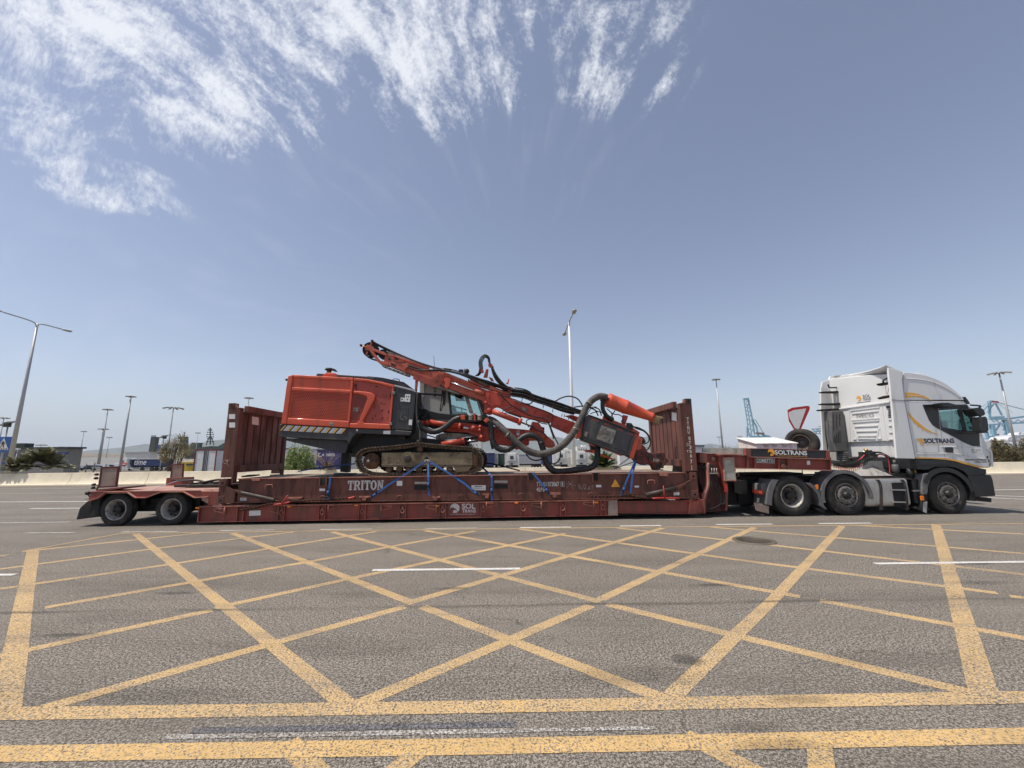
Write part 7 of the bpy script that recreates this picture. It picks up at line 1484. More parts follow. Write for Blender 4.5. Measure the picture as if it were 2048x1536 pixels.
for i in range(5): wb('window', 'car_glass', -120+i*42, -96+i*42, 905, 59.92, .06, bld, yb=919)
for x in (35, 38): pass
cm_ = thing('security_camera', WP(33, 905, 55), 'white security camera bracket in front of the grey building', 'camera'); m_ = MB(); a = WP(33, 912, 55); m_.cyl(V(a.x, 55, LZ), a+V(0, 0, .5), .05, n=8); m_.build('post', 'galvanised', cm_); m_ = MB(); b = WP(36, 898, 55); m_.box(b.x-.25, b.x+.25, 54.8, 55.1, b.z-.1, b.z+.1); m_.bar(a, b, .06, .06); m_.build('camera_box', 'mast_white', cm_)
lone_ = lambda o, l, c, g=None: tag(o, l, c, g)
lone_(wb('white_wall', 'wall_white', 128, 246, 915.5, 210, .4), 'long low white wall behind the parked cars at the left', 'wall')
wh = thing('warehouse', WP(270, 930, 230), 'white warehouse far behind the blue lettered trailer', 'building'); wb('wall', 'wall_white', 246, 298, 905, 230, 5, wh); wb('roof', 'curtain_grey', 244, 299, 904, 229, 7, wh, yb=905.3)
def trailer(x0, x1, yt, D, m, label, cap='wall_white', txt=None, panels=None, yb=None, doors=False, vents=False, cat='trailer', dep=2.6, name='box_trailer'):
    base = WP((x0+x1)/2, 930, D); t_ = thing(name, V(base.x, D, LZ), label, cat, 'trailers parked in the port'); zt_ = WP((x0+x1)/2, yt, D).z
    a, b = WP(x0, 925, D).x, WP(x1, 925, D).x; m_ = MB(); z0 = min(LZ+1.2, zt_-1.5); m_.box(a, b, D, D+dep, z0, zt_); bd_ = m_.build('box_body', m, t_)
    m_ = MB(); m_.box(a-.05, b+.05, D-.04, D+dep+.04, zt_-.12, zt_+.04); m_.build('top_rail', cap, t_)
    for k in range(3): 
        xx = a+(b-a)*(.62+.13*k); w_m = MB(); w_m.lathe([(.2, 0), (.45, 0), (.5, .05), (.5, .28), (.2, .28)], V(xx, D+.05, LZ+.5), n=16); w_m.build('wheel', 'tyre', t_)
    m_ = MB(); m_.box(a+.1, b-.1, D+.6, D+.75, LZ+.9, z0); m_.build('chassis', 'roof_dark', t_)
    if doors:
        for u in (.42, .47, .53, .60): m_ = MB(); m_.box(a+(b-a)*u-.03, a+(b-a)*u+.03, D-.05, D, z0+.1, zt_-.15); m_.build('locking_bar', 'roof_dark', t_)
        for sx in (a, b-.14): m_ = MB(); m_.box(sx, sx+.14, D-.06, D, z0, zt_); m_.build('door_post', 'maroon', t_)
    if vents:
        m_ = MB(); c = (a+b)/2; m_.box(c-.75, c+.75, D-.5, D, zt_-1.5, zt_-.25); cu = m_.build('cooling_unit', m, t_, bevel=.05); m_ = MB(); m_.box(c-.3, c+.3, D-.53, D-.5, zt_-1.2, zt_-.6); m_.build('fan_grille', 'roof_dark', cu)
        m_ = MB(); m_.box(c-.2, c+.2, D-.1, D, z0+.1, z0+.35); m_.build('coupling_box', 'roof_dark', t_)
    return t_, bd_, (a, b, z0, zt_, D)
_, b_, g_ = trailer(262, 330, 917.5, 104, 'curtain_blue', 'dark blue box trailer lettered time behind the row of parked cars'); a, bb_, z0, zt_, D = g_
mb = text_mb('time', WP(268, 929.5, D-.01), (1, 0, 0), ZD, 1.35, .01, .01, 1.0, width=WP(292, 929, D).x-WP(268, 929, D).x, shear=.25); mb.build('lettering', 'sign_white', b_)
m_ = MB(); m_.box(WP(254.5, 925, D).x, WP(266, 925, D).x, D-.3, D+2, WP(260, 929, D).z, WP(260, 919, D).z); m_.build('front_unit', 'roof_dark', _)
# white lorry cab pulling it
lc = thing('lorry', WP(247, 930, 103), 'white lorry cab standing in front of the blue lettered trailer', 'lorry'); P_ = [WP(x, y, 103) for x, y in [(238, 936), (239, 925), (243, 918), (249, 916), (254.5, 916), (254.5, 936)]]
m_ = MB(); m_.prism(P_, (0, 2.4, 0)); m_.build('cab', 'car_white', lc, bevel=.1); m_ = MB(); m_.prism([WP(x, y, 102.96) for x, y in [(240.5, 925.5), (243.5, 920.5), (247, 920.5), (247, 925.5)]], (0, .05, 0)); m_.build('window', 'car_glass', lc)
trailer(388, 432, 899.5, 52, 'trailer_white', 'white box trailer seen from its rear doors with maroon posts beside the left end wall', cap='maroon', doors=True, dep=3)
t_, b_, g_ = trailer(560, 587, 897, 58, 'trailer_white', 'white trailer end with a green panel and maroon roof edge above the round bush', cap='maroon', doors=False, dep=.9); m_ = MB(); a = WP(577, 903, 57.97); c = WP(583, 909, 57.97); m_.box(a.x, c.x, 57.95, 58, c.z, a.z); m_.build('green_panel', 'green_panel', t_)
trailer(588, 632, 896.5, 62, 'curtain_grey', 'plain pale grey trailer side above the round bush', dep=.9)
t_, b_, g_ = trailer(632.5, 676, 899, 56, 'purple_blue', 'blue and purple curtain trailer with white lettering behind the yellow grass', cap='roof_dark', dep=.9); D = g_[4]
for body, y0, y1, x0, x1 in [('CALEROS', 907, 909.6, 652, 669), ('CARRILLO', 910, 912.4, 652, 670)]:
    a, b = WP(x0, y1, D-.01), WP(x1, y1, D-.01); mb = text_mb(body, a, b-a, ZD, .18, .01, .03, 1, width=(b-a).length); mb.build('lettering', 'sign_white', b_)
m_ = MB(); m_.tube([WP(x, y, D-.02) for x, y in [(641, 906), (637, 908), (636, 911), (640, 913), (644, 912), (646, 909), (648, 912)]], .035, 6, sm=4); m_.build('curled_mark', 'sign_white', b_)
trailer(676.5, 720, 904, 60, 'curtain_grey', 'grey blue trailer side behind the rear support of the drill rig', dep=2)
for (x0, x1, yt, D, m, lab, kw) in [(960, 988, 904.5, 72, 'curtain_blue', 'blue trailer end beside the front of the tracks', {}), (989, 996, 906, 74, 'curtain_grey', 'narrow grey trailer end between the blue and the dark green one', {}), (997, 1009, 906, 76, 'dark_green', 'dark green trailer end under the hanging hose', {}),
                          (1010, 1037, 905, 74, 'trailer_white', 'white refrigerated trailer front left of the hanging hose loop', dict(vents=True)), (1038, 1084, 907.5, 82, 'curtain_grey', 'long grey beige trailer side seen under the large hose', dict()), (1085, 1105, 906, 78, 'curtain_blue', 'blue trailer front between two white ones under the drill boom', {}),
                          (1107, 1137, 902, 76, 'trailer_white', 'white trailer front just left of the white street lamp', dict(vents=True)), (1149, 1176, 902, 72, 'trailer_white', 'white refrigerated trailer front just right of the white street lamp', dict(vents=True)), (1240, 1312, 892, 50, 'trailer_white', 'big white trailer side beneath the drill tip', {}),
                          (1391, 1411, 891, 55, 'curtain_grey', 'grey container just right of the right end wall', dict(cap='roof_dark'))]:
    trailer(x0, x1, yt, D, m, lab, dep=4 if 950 < x0 < 1200 else 1.2, **kw)
for (x0, x1, yt, D, dep, lab) in [(930, 962, 884, 420, 30, 'distant white apartment block beside the tracks'), (1155, 1180, 893, 400, 30, 'distant white port tower with a stepped top'), (1100, 1152, 899, 430, 25, 'distant long white building under the boom')]:
    t_ = thing('distant_building', WP((x0+x1)/2, 930, D), lab, 'building', 'white buildings across the port'); wb('wall', 'wall_white', x0, x1, yt, D, dep, t_)
    for j in range(4): wb('window', 'car_glass', x0+3+j*(x1-x0-6)/4, x0+3+j*(x1-x0-6)/4+1.6, yt+4, D-.3, .4, t_, yb=yt+7)
    wb('roof', 'wall_white', (x0*.6+x1*.4), (x0*.3+x1*.7), yt-3, D+3, 8, t_, yb=yt)
yv = thing('yellow_lorry', WP(376, 930, 70), 'yellow lorry half hidden behind the scraggy tree', 'lorry'); wb('body', 'yellow_body', 362, 386, 924, 70, 3, yv); wb('window', 'car_glass', 372, 386, 927, 69.9, .1, yv, yb=931); wb('roof', 'trailer_white', 362, 386, 919, 70.5, 3, yv, yb=924)
# parked cars
def car(x, D, m, label, flip=1, van=False):
    c = WP(x, 935, D); t_ = thing('parked_car', V(c.x, D, LZ), label, 'van' if van else 'car', 'cars parked behind the barrier'); L = 4.4 if not van else 4.9; h = 1.45 if not van else 1.95
    def S(pts, y0, dy, nm, m__, bv=0):
        mb = MB(); mb.prism([V(c.x+u*L/2*flip, D+y0, LZ+.02+w__*h) for u, w__ in pts], (0, dy, 0)); return mb.build(nm, m__, t_, bevel=bv)
    if van: S([(-1, .15), (1, .15), (1.0, .42), (.80, .52), (.55, .92), (.45, 1), (-.96, 1), (-1, .9)], 0, 1.8, 'body', m, .08); S([(.72, .56), (.52, .88), (.22, .88), (.22, .56)], -.01, .02, 'window', 'car_glass'); S([(-.1, .6), (.12, .6), (.12, .88), (-.1, .88)], -.01, .02, 'window', 'car_glass')
    else: S([(-1, .2), (1, .2), (1.0, .48), (.92, .55), (.50, .64), (.22, .96), (.1, 1), (-.45, 1), (-.55, .97), (-.85, .66), (-.98, .6)], 0, 1.75, 'body', m, .07); S([(.44, .66), (.20, .92), (-.14, .93), (-.14, .66)], -.01, .02, 'window', 'car_glass'); S([(-.18, .66), (-.18, .93), (-.46, .92), (-.72, .66)], -.01, .02, 'window', 'car_glass')
    for u in (-.62, .62):
        mb = MB(); mb.lathe([(.01, .02), (.2, .02), (.22, 0), (.31, 0), (.32, .04), (.32, .2)], V(c.x+u*L/2, D-.02, LZ+.33), n=16); mb.build('wheel', 'tyre', t_)
cars = [(142, 112, 'car_dark', 'dark blue car parked right beside the grey building', 1, False), (174, 114, 'car_dark', 'black car second in the parked row from the grey building', -1, False), (200, 113, 'car_silver', 'silver car just left of the near marker board', 1, False), (222, 118, 'car_dark', 'dark car hidden mostly behind the near marker board', 1, False),
        (247, 108, 'car_white', 'white van just right of the near marker board', 1, True), (272, 110, 'car_white', 'white car with a dark rear window below the lettered trailer', 1, False), (297, 110, 'car_silver', 'silver white car near the right end of the parked row', -1, False), (322, 109, 'car_white', 'white car under the scraggy tree', 1, False), (232, 126, 'car_white', 'white car in the second row behind the marker board', 1, False), (188, 128, 'car_silver', 'silver estate car in the second row of parked cars', -1, False), (340, 116, 'car_silver', 'silver car beside the far marker board', 1, False)]
for a in cars: car(*a)
# wire fence posts by the car park
for i, x in enumerate((144, 153, 174, 190, 213)):
    p = WP(x, 925, 48); m_ = MB(); m_.cyl(V(p.x, 48, LZ), V(p.x, 48, WP(x, 925 if i % 2 else 928, 48).z), .05, n=8)
    lone('fence_post', m_, 'roof_dark', ['dark fence post right of the grey building', 'dark fence post before the dark blue car', 'dark fence post before the black car', 'short dark fence post between the black and the silver car', 'dark fence post before the silver car'][i], 'fence post', 'fence posts by the car park')
# ---- signs
def sign_post(p, h, r=.035): m_ = MB(); m_.cyl(V(p.x, p.y+.08, min(0, LZ)), V(p.x, p.y+.08, h), r, n=10); return m_
mat('sign_blue', (.02, .10, .38), .4); mat('sign_red', (.45, .02, .02), .4)
for (cx, cy, w2, D, lab) in [(6, 889, 15, 34, 'blue square pedestrian crossing sign with a lamp panel at the left edge'), (324, 898.5, 9, 62, 'blue square crossing sign with a lamp panel behind the scraggy tree')]:
    c = WP(cx, cy, D); k = D/810; t_ = thing('crossing_sign', V(c.x, D, 0), lab, 'road sign', 'blue crossing signs'); s = w2*k
    m_ = MB(); m_.box(c.x-s, c.x+s, D, D+.05, c.z-s, c.z+s); pl_ = m_.build('sign_plate', 'sign_blue', t_); m_ = MB(); m_.prism([V(c.x-s*.85, D-.012, c.z-s*.72), V(c.x+s*.85, D-.012, c.z-s*.72), V(c.x, D-.012, c.z+s*.85)], (0, .01, 0)); m_.build('triangle', 'sign_white', pl_)
    m_ = MB(); F_ = lambda u, w__: V(c.x+u*s, D-.03, c.z+w__*s)
    m_.lathe([(.001, -.005), (s*.085, -.005), (s*.085, .0)], F_(-.02, .42), n=12); m_.prism([F_(-.10, .32), (F_(.08, .32)), F_(.14, -.02), F_(-.10, -.02)], (0, .01, 0))
    for a, b in (((-.05, 0), (-.28, -.45)), ((.06, 0), (.24, -.42)), ((-.08, .3), (-.30, .02)), ((.08, .3), (.28, .08))): m_.bar(F_(*a), F_(*b), s*.09, .01, up=(0, 1, 0))
    m_.build('walking_figure', 'black_sign', pl_); m_ = MB()
    for i in range(5): m_.box(c.x+s*(-.62+.28*i), c.x+s*(-.50+.28*i), D-.03, D-.02, c.z-s*.70, c.z-s*.50)
    m_.build('crossing_bars', 'black_sign', pl_)
    ztop = c.z+s*2.6; sign_post(V(c.x, D, 0), ztop, .05 if D < 50 else .06).build('post', 'galvanised', t_)
    m_ = MB(); m_.prism([V(c.x-s*.75, D-.3, ztop-.25*s), V(c.x+s*.8, D-.3, ztop-.1*s), V(c.x+s*.8, D+.3, ztop+.5*s), V(c.x-s*.75, D+.3, ztop+.35*s)], (0, 0, .05)); m_.box(c.x+s*.1, c.x+s*.8, D-.3, D-.1, ztop-.35*s, ztop+.25*s); m_.build('lamp_panel', 'roof_dark', t_)
c = WP(248.7, 928.6, 60); t_ = thing('no_entry_sign', V(c.x, 60, LZ), 'round red no entry sign with a white bar right of the near marker board', 'road sign'); m_ = MB(); m_.lathe([(.001, 0), (.33, 0), (.33, .03)], c, n=24); pl_ = m_.build('sign_plate', 'sign_red', t_); m_ = MB(); m_.box(c.x-.24, c.x+.24, 59.97, 59.99, c.z-.07, c.z+.07); m_.build('white_bar', 'sign_white', pl_); m_ = MB(); m_.cyl(V(c.x, 60.06, LZ), V(c.x, 60.06, c.z), .03); m_.build('post', 'galvanised', t_)
# bent yield sign behind the tool box
Dy = 24.2+2.2; ol = [(1250, 512), (1310, 482), (1500, 458), (1525, 462), (1534, 480), (1530, 510), (1402, 800), (1380, 850), (1350, 790), (1268, 650), (1256, 570)]
t_ = thing('yield_sign', V(w_('T', 1380, 800, Dy).x, Dy, 0), 'bent red and white give way sign above the spare wheel', 'road sign'); mb = MB(); mb.prism(ws('T', ol, Dy), (0, .03, 0)); y_ = mb.build('sign_plate', 'sign_red', t_)
mb = MB(); mb.prism(ws('T', [(1262, 545), (1330, 512), (1488, 492), (1392, 760), (1345, 745), (1285, 640), (1268, 590)], Dy-.012), (0, .008, 0)); mb.build('sign_face', 'sign_white', y_)
p = w_('T', 1385, 800, Dy); m_ = MB(); m_.cyl(V(p.x, Dy+.1, 0), V(p.x, Dy+.1, p.z+.4), .035); m_.build('post', 'galvanised', t_)
# ---- ship behind the trailers
sh = thing('naval_ship', WP(370, 935, 330), 'dark grey ship with two leaning towers and a lattice mast far behind the tree', 'ship')
for pts in ([(935, 815), (975, 565), (1042, 565), (1035, 600), (1000, 815)], [(1300, 560), (1393, 560), (1393, 740), (1320, 740), (1330, 590), (1300, 590)], [(1415, 730), (1455, 650), (1560, 650), (1560, 690), (1700, 675), (1780, 680), (1850, 640), (1850, 760), (1415, 760)]):
    mb = MB(); mb.prism(ws('R', pts, 330), (0, 3, 0)); mb.build('tower', 'ship_grey', sh)
mb = MB(); mb.prism(ws('R', [(1380, 740), (1880, 730), (1880, 830), (1380, 830)], 334), (0, 4, 0)); mb.build('hull', 'ship_grey', sh)
mb = MB(); mb.prism(ws('R', [(1010, 700), (1045, 680), (1060, 700), (1180, 700), (1180, 760), (1010, 760)], 334), (0, 3, 0)); mb.build('deckhouse', 'ship_grey', sh)
mb = MB()
for x in (1462, 1482, 1500, 1520, 1545): mb.box(w_('R', x, 640, 330).x-.8, w_('R', x, 640, 330).x+.8, 331, 334, w_('R', x, 655, 330).z, w_('R', x, 635, 330).z)
for x in (985, 1000, 1015, 1030): mb.bar(w_('R', x, 565, 330), w_('R', x, 548, 330), .35, .35)
mb.bar(w_('R', 985, 550, 330), w_('R', 1040, 550, 330), .3, .3); mb.bar(w_('R', 1375, 560, 330), w_('R', 1378, 510, 330), .5, .5); mb.bar(w_('R', 1330, 560, 330), w_('R', 1320, 525, 330), .4, .4)
mb.build('vents', 'ship_grey', sh)
mb = MB(); mb.bar(w_('R', 1690, 660, 330), w_('R', 1690, 455, 330), .7, .7); mb.bar(w_('R', 1640, 665, 330), w_('R', 1680, 560, 330), .5, .5); mb.bar(w_('R', 1735, 665, 330), w_('R', 1700, 560, 330), .5, .5)
for y, h in ((482, 20), (510, 32), (537, 38), (565, 38), (590, 30), (620, 40)): mb.bar(w_('R', 1685-h, y, 330), w_('R', 1690+h, y, 330), .45, .45); [mb.bar(w_('R', 1688+s*h, y+6, 330), w_('R', 1688+s*h, y-8, 330), .5, .5) for s in (-1, 1)]
mb.build('lattice_mast', 'ship_grey', sh)
# ---- cranes
def crane(name_pts, D, label, f, gp):
    c = thing('harbour_crane', w_(f, *name_pts[0][1][0], D), label, 'crane', gp); k = D/810
    for nm, pts, wd, m in name_pts:
        mb = MB()
        for a, b in zip(pts, pts[1:]): mb.bar(w_(f, *a, D), w_(f, *b, D), wd*k, wd*k)
        mb.build(nm, m, c)
    return c
GC = 'blue container cranes across the port'
D = 520; lat = []
cr = crane([('boom_chord', [(685, 362), (725, 600), (745, 780), (775, 850)], 1.5, 'crane_blue'), ('boom_chord', [(742, 355), (800, 640), (815, 760), (830, 830)], 2.2, 'crane_blue'), ('boom_head', [(685, 375), (745, 372)], 4, 'crane_blue'), ('boom_lattice', [(690, 400), (740, 400), (700, 440), (750, 440), (710, 480), (755, 480), (715, 530), (765, 530), (725, 580), (775, 580), (735, 640), (795, 640), (745, 700), (800, 700), (755, 760), (810, 760), (770, 820)], .8, 'crane_blue'),
            ('inner_rope', [(730, 440), (770, 700), (790, 840)], 1.2, 'crane_blue'), ('back_stay', [(800, 635), (840, 640), (900, 740), (955, 835)], 1.0, 'crane_blue'), ('a_frame', [(800, 640), (850, 720), (885, 900)], 2.2, 'crane_blue'), ('machinery_deck', [(770, 852), (1035, 866)], 4, 'crane_blue'), ('machine_house', [(850, 810), (945, 815)], 4, 'rail_grey'), ('machine_house', [(930, 835), (1020, 850)], 3, 'crane_blue'),
            ('leg', [(730, 730), (735, 980)], 2.2, 'crane_blue'), ('leg', [(885, 840), (890, 985)], 2.6, 'crane_blue'), ('leg_brace', [(990, 835), (960, 885)], 1.6, 'crane_blue'), ('leg_brace', [(820, 870), (765, 985)], 1.2, 'crane_blue'), ('trolley', [(830, 870), (840, 985)], 4, 'stack_grey'), ('platform', [(725, 830), (760, 832)], 2, 'crane_blue')], D, 'light blue crane with its boom raised beside the give way sign', 'T', GC)
ZF['V'] = (1900, 780, 12.797)
crane([('apex', [(985, 310), (1045, 310)], 5, 'crane_blue'), ('red_head', [(1040, 290), (1130, 300), (1225, 310)], 3.2, 'crane_red'), ('tower_chord', [(985, 340), (1010, 760)], 1.6, 'crane_blue'), ('tower_chord', [(1040, 340), (1030, 720)], 1.6, 'crane_blue'), ('tower_lattice', [(990, 420), (1040, 450), (995, 480), (1040, 520), (1000, 560), (1040, 600), (1000, 640), (1035, 690), (1005, 730)], 1.0, 'crane_blue'), ('front_stay', [(980, 380), (800, 600), (560, 900)], 1.6, 'crane_blue'),
       ('front_rope', [(975, 330), (780, 450), (400, 640)], .7, 'crane_blue'), ('back_leg', [(1130, 345), (1020, 480), (960, 570)], 1.6, 'crane_blue'), ('back_leg', [(1170, 345), (1330, 650)], 2.2, 'crane_blue'), ('back_rope', [(1220, 315), (1500, 400), (1900, 500), (2300, 590)], 1.2, 'crane_blue'), ('back_rope', [(1200, 330), (1400, 470), (1600, 570)], .5, 'crane_blue'),
       ('girder', [(1010, 745), (1500, 735), (1900, 680), (2400, 620)], 3.5, 'crane_blue'), ('girder', [(990, 890), (1500, 860), (1900, 835), (2400, 800)], 3.2, 'crane_blue'), ('girder_rail', [(1080, 700), (1380, 690)], 3.2, 'crane_blue'), ('girder_lattice', [(1060, 760), (1120, 820), (1200, 770), (1260, 850), (1380, 780), (1440, 850), (1560, 780), (1640, 840), (1740, 760), (1830, 820), (1900, 770)], 1.0, 'crane_blue'),
       ('machine_house', [(1350, 790), (1450, 790)], 3.5, 'hill_far'), ('front_leg', [(1070, 900), (1160, 1330)], 6, 'crane_blue'), ('front_leg', [(900, 980), (980, 1260)], 4, 'crane_blue'), ('rear_leg', [(1410, 790), (1500, 1180)], 5, 'crane_blue'), ('leg_brace', [(1270, 900), (1140, 1080)], 2, 'crane_blue'), ('leg_brace', [(1090, 1140), (1020, 1230)], 2, 'crane_blue'), ('stair', [(1330, 905), (1400, 960), (1360, 1020), (1440, 1040), (1380, 1130), (1470, 1140)], 1.2, 'crane_blue'), ('red_trolley', [(1170, 1145), (1240, 1145)], 3, 'crane_red'), ('red_trolley', [(1170, 1168), (1310, 1170)], 1.3, 'crane_red'), ('sill_beam', [(880, 1250), (1450, 1240)], 1.6, 'crane_blue')], 430, 'light blue gantry crane with a red head right of the white cab', 'V', GC)
crane([('boom', [(-140, 640), (30, 560), (300, 640)], 1.0, 'crane_blue'), ('mast', [(30, 380), (60, 1000)], 1.6, 'crane_blue'), ('girder', [(-500, 830), (150, 800)], 2, 'crane_blue'), ('stay', [(35, 400), (-350, 800)], .8, 'crane_blue'), ('leg', [(-200, 830), (-180, 1000)], 2.4, 'crane_blue'), ('leg', [(230, 760), (240, 1000)], 2.4, 'crane_blue'), ('upper_girder', [(0, 720), (420, 700)], 1.6, 'crane_blue'), ('cross_brace', [(240, 830), (80, 1000)], 1.2, 'crane_blue')], 560, 'blue crane seen through the windows of the white cab', 'V', GC)
crane([('platform', [(25, 1015), (160, 1005)], 2, 'crane_blue'), ('platform', [(70, 1045), (160, 1040)], 2.4, 'crane_blue'), ('platform', [(90, 1080), (160, 1078)], 1.4, 'crane_blue'), ('frame', [(30, 1005), (90, 1080), (110, 1000), (150, 1080)], .9, 'crane_blue'), ('cabin', [(115, 975), (160, 965)], 3.5, 'wall_white'), ('mast', [(230, 970), (240, 1300)], 3, 'crane_blue'), ('beam', [(160, 1030), (600, 1000)], 2.4, 'crane_blue')], 480, 'blue crane platform peeping out behind the far edge of the white cab', 'N', GC)
# boat, walls and fences at the right
bt_ = thing('white_boat', WP(2035, 890, 75), 'white boat hull on the right edge above the hedge', 'boat'); mb = MB(); mb.prism(ws('V', [(1470, 1255), (1500, 1205), (1600, 1165), (1780, 1140), (2300, 1120), (2300, 1310), (1480, 1310)], 75), (0, 3, 0)); mb.build('hull', 'car_white', bt_, bevel=.1)
mb = MB(); mb.prism(ws('V', [(1780, 1140), (1830, 1090), (1900, 1075), (2200, 1065), (2200, 1135)], 75.5), (0, 2, 0)); mb.build('cabin', 'car_white', bt_, bevel=.08); mb = MB(); mb.prism(ws('V', [(1690, 1190), (1800, 1165), (2200, 1150), (2200, 1158), (1800, 1175)], 74.98), (0, .04, 0)); mb.build('hull_stripe', 'roof_dark', bt_)
lone_(wb('white_wall', 'wall_white', 1966, 1989, 883, 44, .4), 'white wall end right of the cab beside the hedge', 'wall'); lone_(wb('red_fence', 'maroon', 1986, 2014, 881, 46, .1, yb=884), 'dark red fence top above the hedge', 'fence')
lone_(wb('white_wall', 'wall_white', 1310, 1330, 917, 40, .4), 'short low white wall between the drill tip and the right end wall', 'wall')
lone_(wb('port_shed', 'wall_white', 1625, 1640, 889, 120, 8), 'small pale shed behind the spare wheel', 'shed')
# ---- plants
def leafmat(name, a, b, tr=.12):
    m = bpy.data.materials.new(name); m.use_nodes = True; MAT[name] = m; t = NT(m.node_tree); p = t.n['Principled BSDF']; p.inputs['Roughness'].default_value = .6
    oi = t.add('ShaderNodeTexCoord').outputs['Object']; n_ = t.noise(oi, 5, 3, .7); g_ = t.add('ShaderNodeNewGeometry').outputs['Random Per Island']
    c = t.mix(g_, a, b); c = t.mix(t.math('MULTIPLY', t.ramp(n_, .4, .7), .35), c, [x*.5 for x in a]); t.link(c, p.inputs['Base Color'])
    p.inputs['Transmission Weight'].default_value = 0; return m
leafmat('leaf_green', (.07, .12, .03), (.28, .34, .09)); leafmat('leaf_olive', (.14, .12, .045), (.38, .31, .13)); leafmat('leaf_palm', (.12, .13, .055), (.42, .39, .22)); leafmat('leaf_hedge', (.06, .055, .022), (.20, .16, .075)); leafmat('leaf_dry', (.22, .15, .07), (.36, .27, .14)); mat('bark', (.12, .09, .06), .9, var=.2)
def leaves(mb, c, rad, n, size, rs, flat=1.0, shell=.5):
    for _ in range(n):
        while True:
            d = V(rs.uniform(-1, 1), rs.uniform(-1, 1), rs.uniform(-1, 1))
            if shell*shell < d.length_squared <= 1: break
        p = c+V(d.x*rad[0], d.y*rad[1], d.z*rad[2]); a = V(rs.uniform(-1, 1), rs.uniform(-1, 1), rs.uniform(-.6, 1)).normalized(); b = a.cross(V(rs.uniform(-1, 1), rs.uniform(-1, 1), rs.uniform(-1, 1))).normalized(); s = size*rs.uniform(.6, 1.4)
        mb.add([p-b*s*.25, p+a*s*.5-b*s*.1, p+a*s, p+a*s*.5+b*s*.35], [(0, 1, 2, 3)])
def bush(name, x0, x1, yt, D, n, size, m, label, cat, clumps=14, seed=1, base=0.0, group=None):
    rs = random.Random(seed); a, b = WP(x0, 925, D), WP(x1, 925, D); zt_ = WP((x0+x1)/2, yt, D).z; w2 = (b.x-a.x)/2; cx = (a.x+b.x)/2; h = zt_-base; t_ = thing(name, V(cx, D, base), label, cat, group)
    mb = MB()
    for k in range(clumps):
        an = rs.uniform(0, 6.28); r = rs.uniform(.1, .78); c = V(cx+math.cos(an)*r*w2, D+math.sin(an)*r*w2*.8, base+h*rs.uniform(.2, .80 if r < .5 else .62)); rr_ = rs.uniform(.28, .46)
        leaves(mb, c, (w2*rr_, w2*rr_, h*rr_*.8), n//clumps, size, rs, shell=.3)
    mb.build('foliage', m, t_); s_ = MB()
    for k in range(7): an = k*.9; s_.tube([V(cx, D, base), V(cx+math.cos(an)*w2*.3, D+math.sin(an)*w2*.3, base+h*.35), V(cx+math.cos(an)*w2*.6, D+math.sin(an)*w2*.5, base+h*.7)], [.03, .02, .008], 5)
    s_.build('stem', 'bark', t_); return t_
bush('round_bush', 562, 640, 893, 28.5, 7500, .13, 'leaf_green', 'round dense green bush under the drill rig counterweight', 'bush', 18, 4)
for i, (x0, x1, yt) in enumerate([(1982, 2012, 884), (2004, 2040, 881), (2030, 2075, 880)]):
    bush('hedge_shrub', x0, x1, yt-5, 34+i*.4, 3600, .14, 'leaf_hedge', ['brownish hedge shrub nearest the white cab at the right', 'tall brownish hedge shrub beside the right edge', 'brownish hedge shrub cut by the right edge of the photo'][i], 'shrub', 14, 20+i, 0.0, 'hedge shrubs at the right edge')
def fronds(name, spots, D, label, seed, L, m='leaf_palm', nl=24, cat='palm', group=None, nf=20, droop=.5, trunk=True):
    rs = random.Random(seed); t_ = None
    for (x, y) in spots:
        c = WP(x, y, D); t_ = thing(name, V(c.x, D, 0), label, cat, group); mb = MB()
        if trunk: tm = MB(); tm.tube([V(c.x, D, 0), V(c.x, D, max(.15, c.z-.3))], [.16, .12], 8); tm.build('trunk', 'bark', t_)
        for k in range(nf):
            an = rs.uniform(0, 6.28); el = rs.uniform(.1, 1.3); dv = V(math.cos(an)*math.cos(el), math.sin(an)*math.cos(el), math.sin(el)); l = L*rs.uniform(.7, 1.1); st = c+V(0, 0, -.25); pts = []
            for i in range(9): t = i/8; pts.append(st+dv*l*t+V(0, 0, -droop*l*t*t*(1.1-el*.5)))
            mb.tube(pts, [.014-.0012*i for i in range(9)], 4)
            for i in range(nl):
                t = .18+.8*i/nl; j = min(7, int(t*8)); p = pts[j].lerp(pts[j+1], t*8-j); tg = (pts[j+1]-pts[j]).normalized(); sd = tg.cross(V(0, 0, 1)).normalized() if abs(tg.z) < .95 else V(1, 0, 0)
                for s in (-1, 1):
                    lf = (sd*s*.75+tg*.65+V(0, 0, -.15+rs.uniform(-.15, .15))).normalized(); ll = .34*L*(1-abs(t-.45)*.9)*rs.uniform(.8, 1.1); w_s = .034*L+.012; nn_ = lf.cross(V(0, 0, 1)).normalized()
                    mb.add([p-nn_*w_s*.5, p+lf*ll*.5-nn_*w_s, p+lf*ll, p+lf*ll*.5+nn_*w_s], [(0, 1, 2, 3)])
        mb.build('fronds', m, t_)
    return t_
for i, (x, y, L) in enumerate([(30, 932, 1.0), (56, 926, 1.2), (86, 918, 1.35), (106, 926, 1.1)]):
    fronds('dwarf_palm', [(x, y)], 27.3+.3*i, ['low dwarf palm leaning over the barrier at the far left', 'dwarf palm between the far left one and the tallest', 'tallest dwarf palm in front of the grey building', 'dwarf palm at the right end of the palm clump'][i], 30+i, L, group='dwarf palms behind the barrier', trunk=False, nf=30, nl=20, droop=.28)
fronds('dwarf_palm', [(1206, 926)], 27.5, 'dark bushy palm standing behind the looped hose near the drill tip', 41, 1.15, m='leaf_green', nf=60, nl=30, droop=.15, trunk=False, group='dwarf palms behind the barrier')
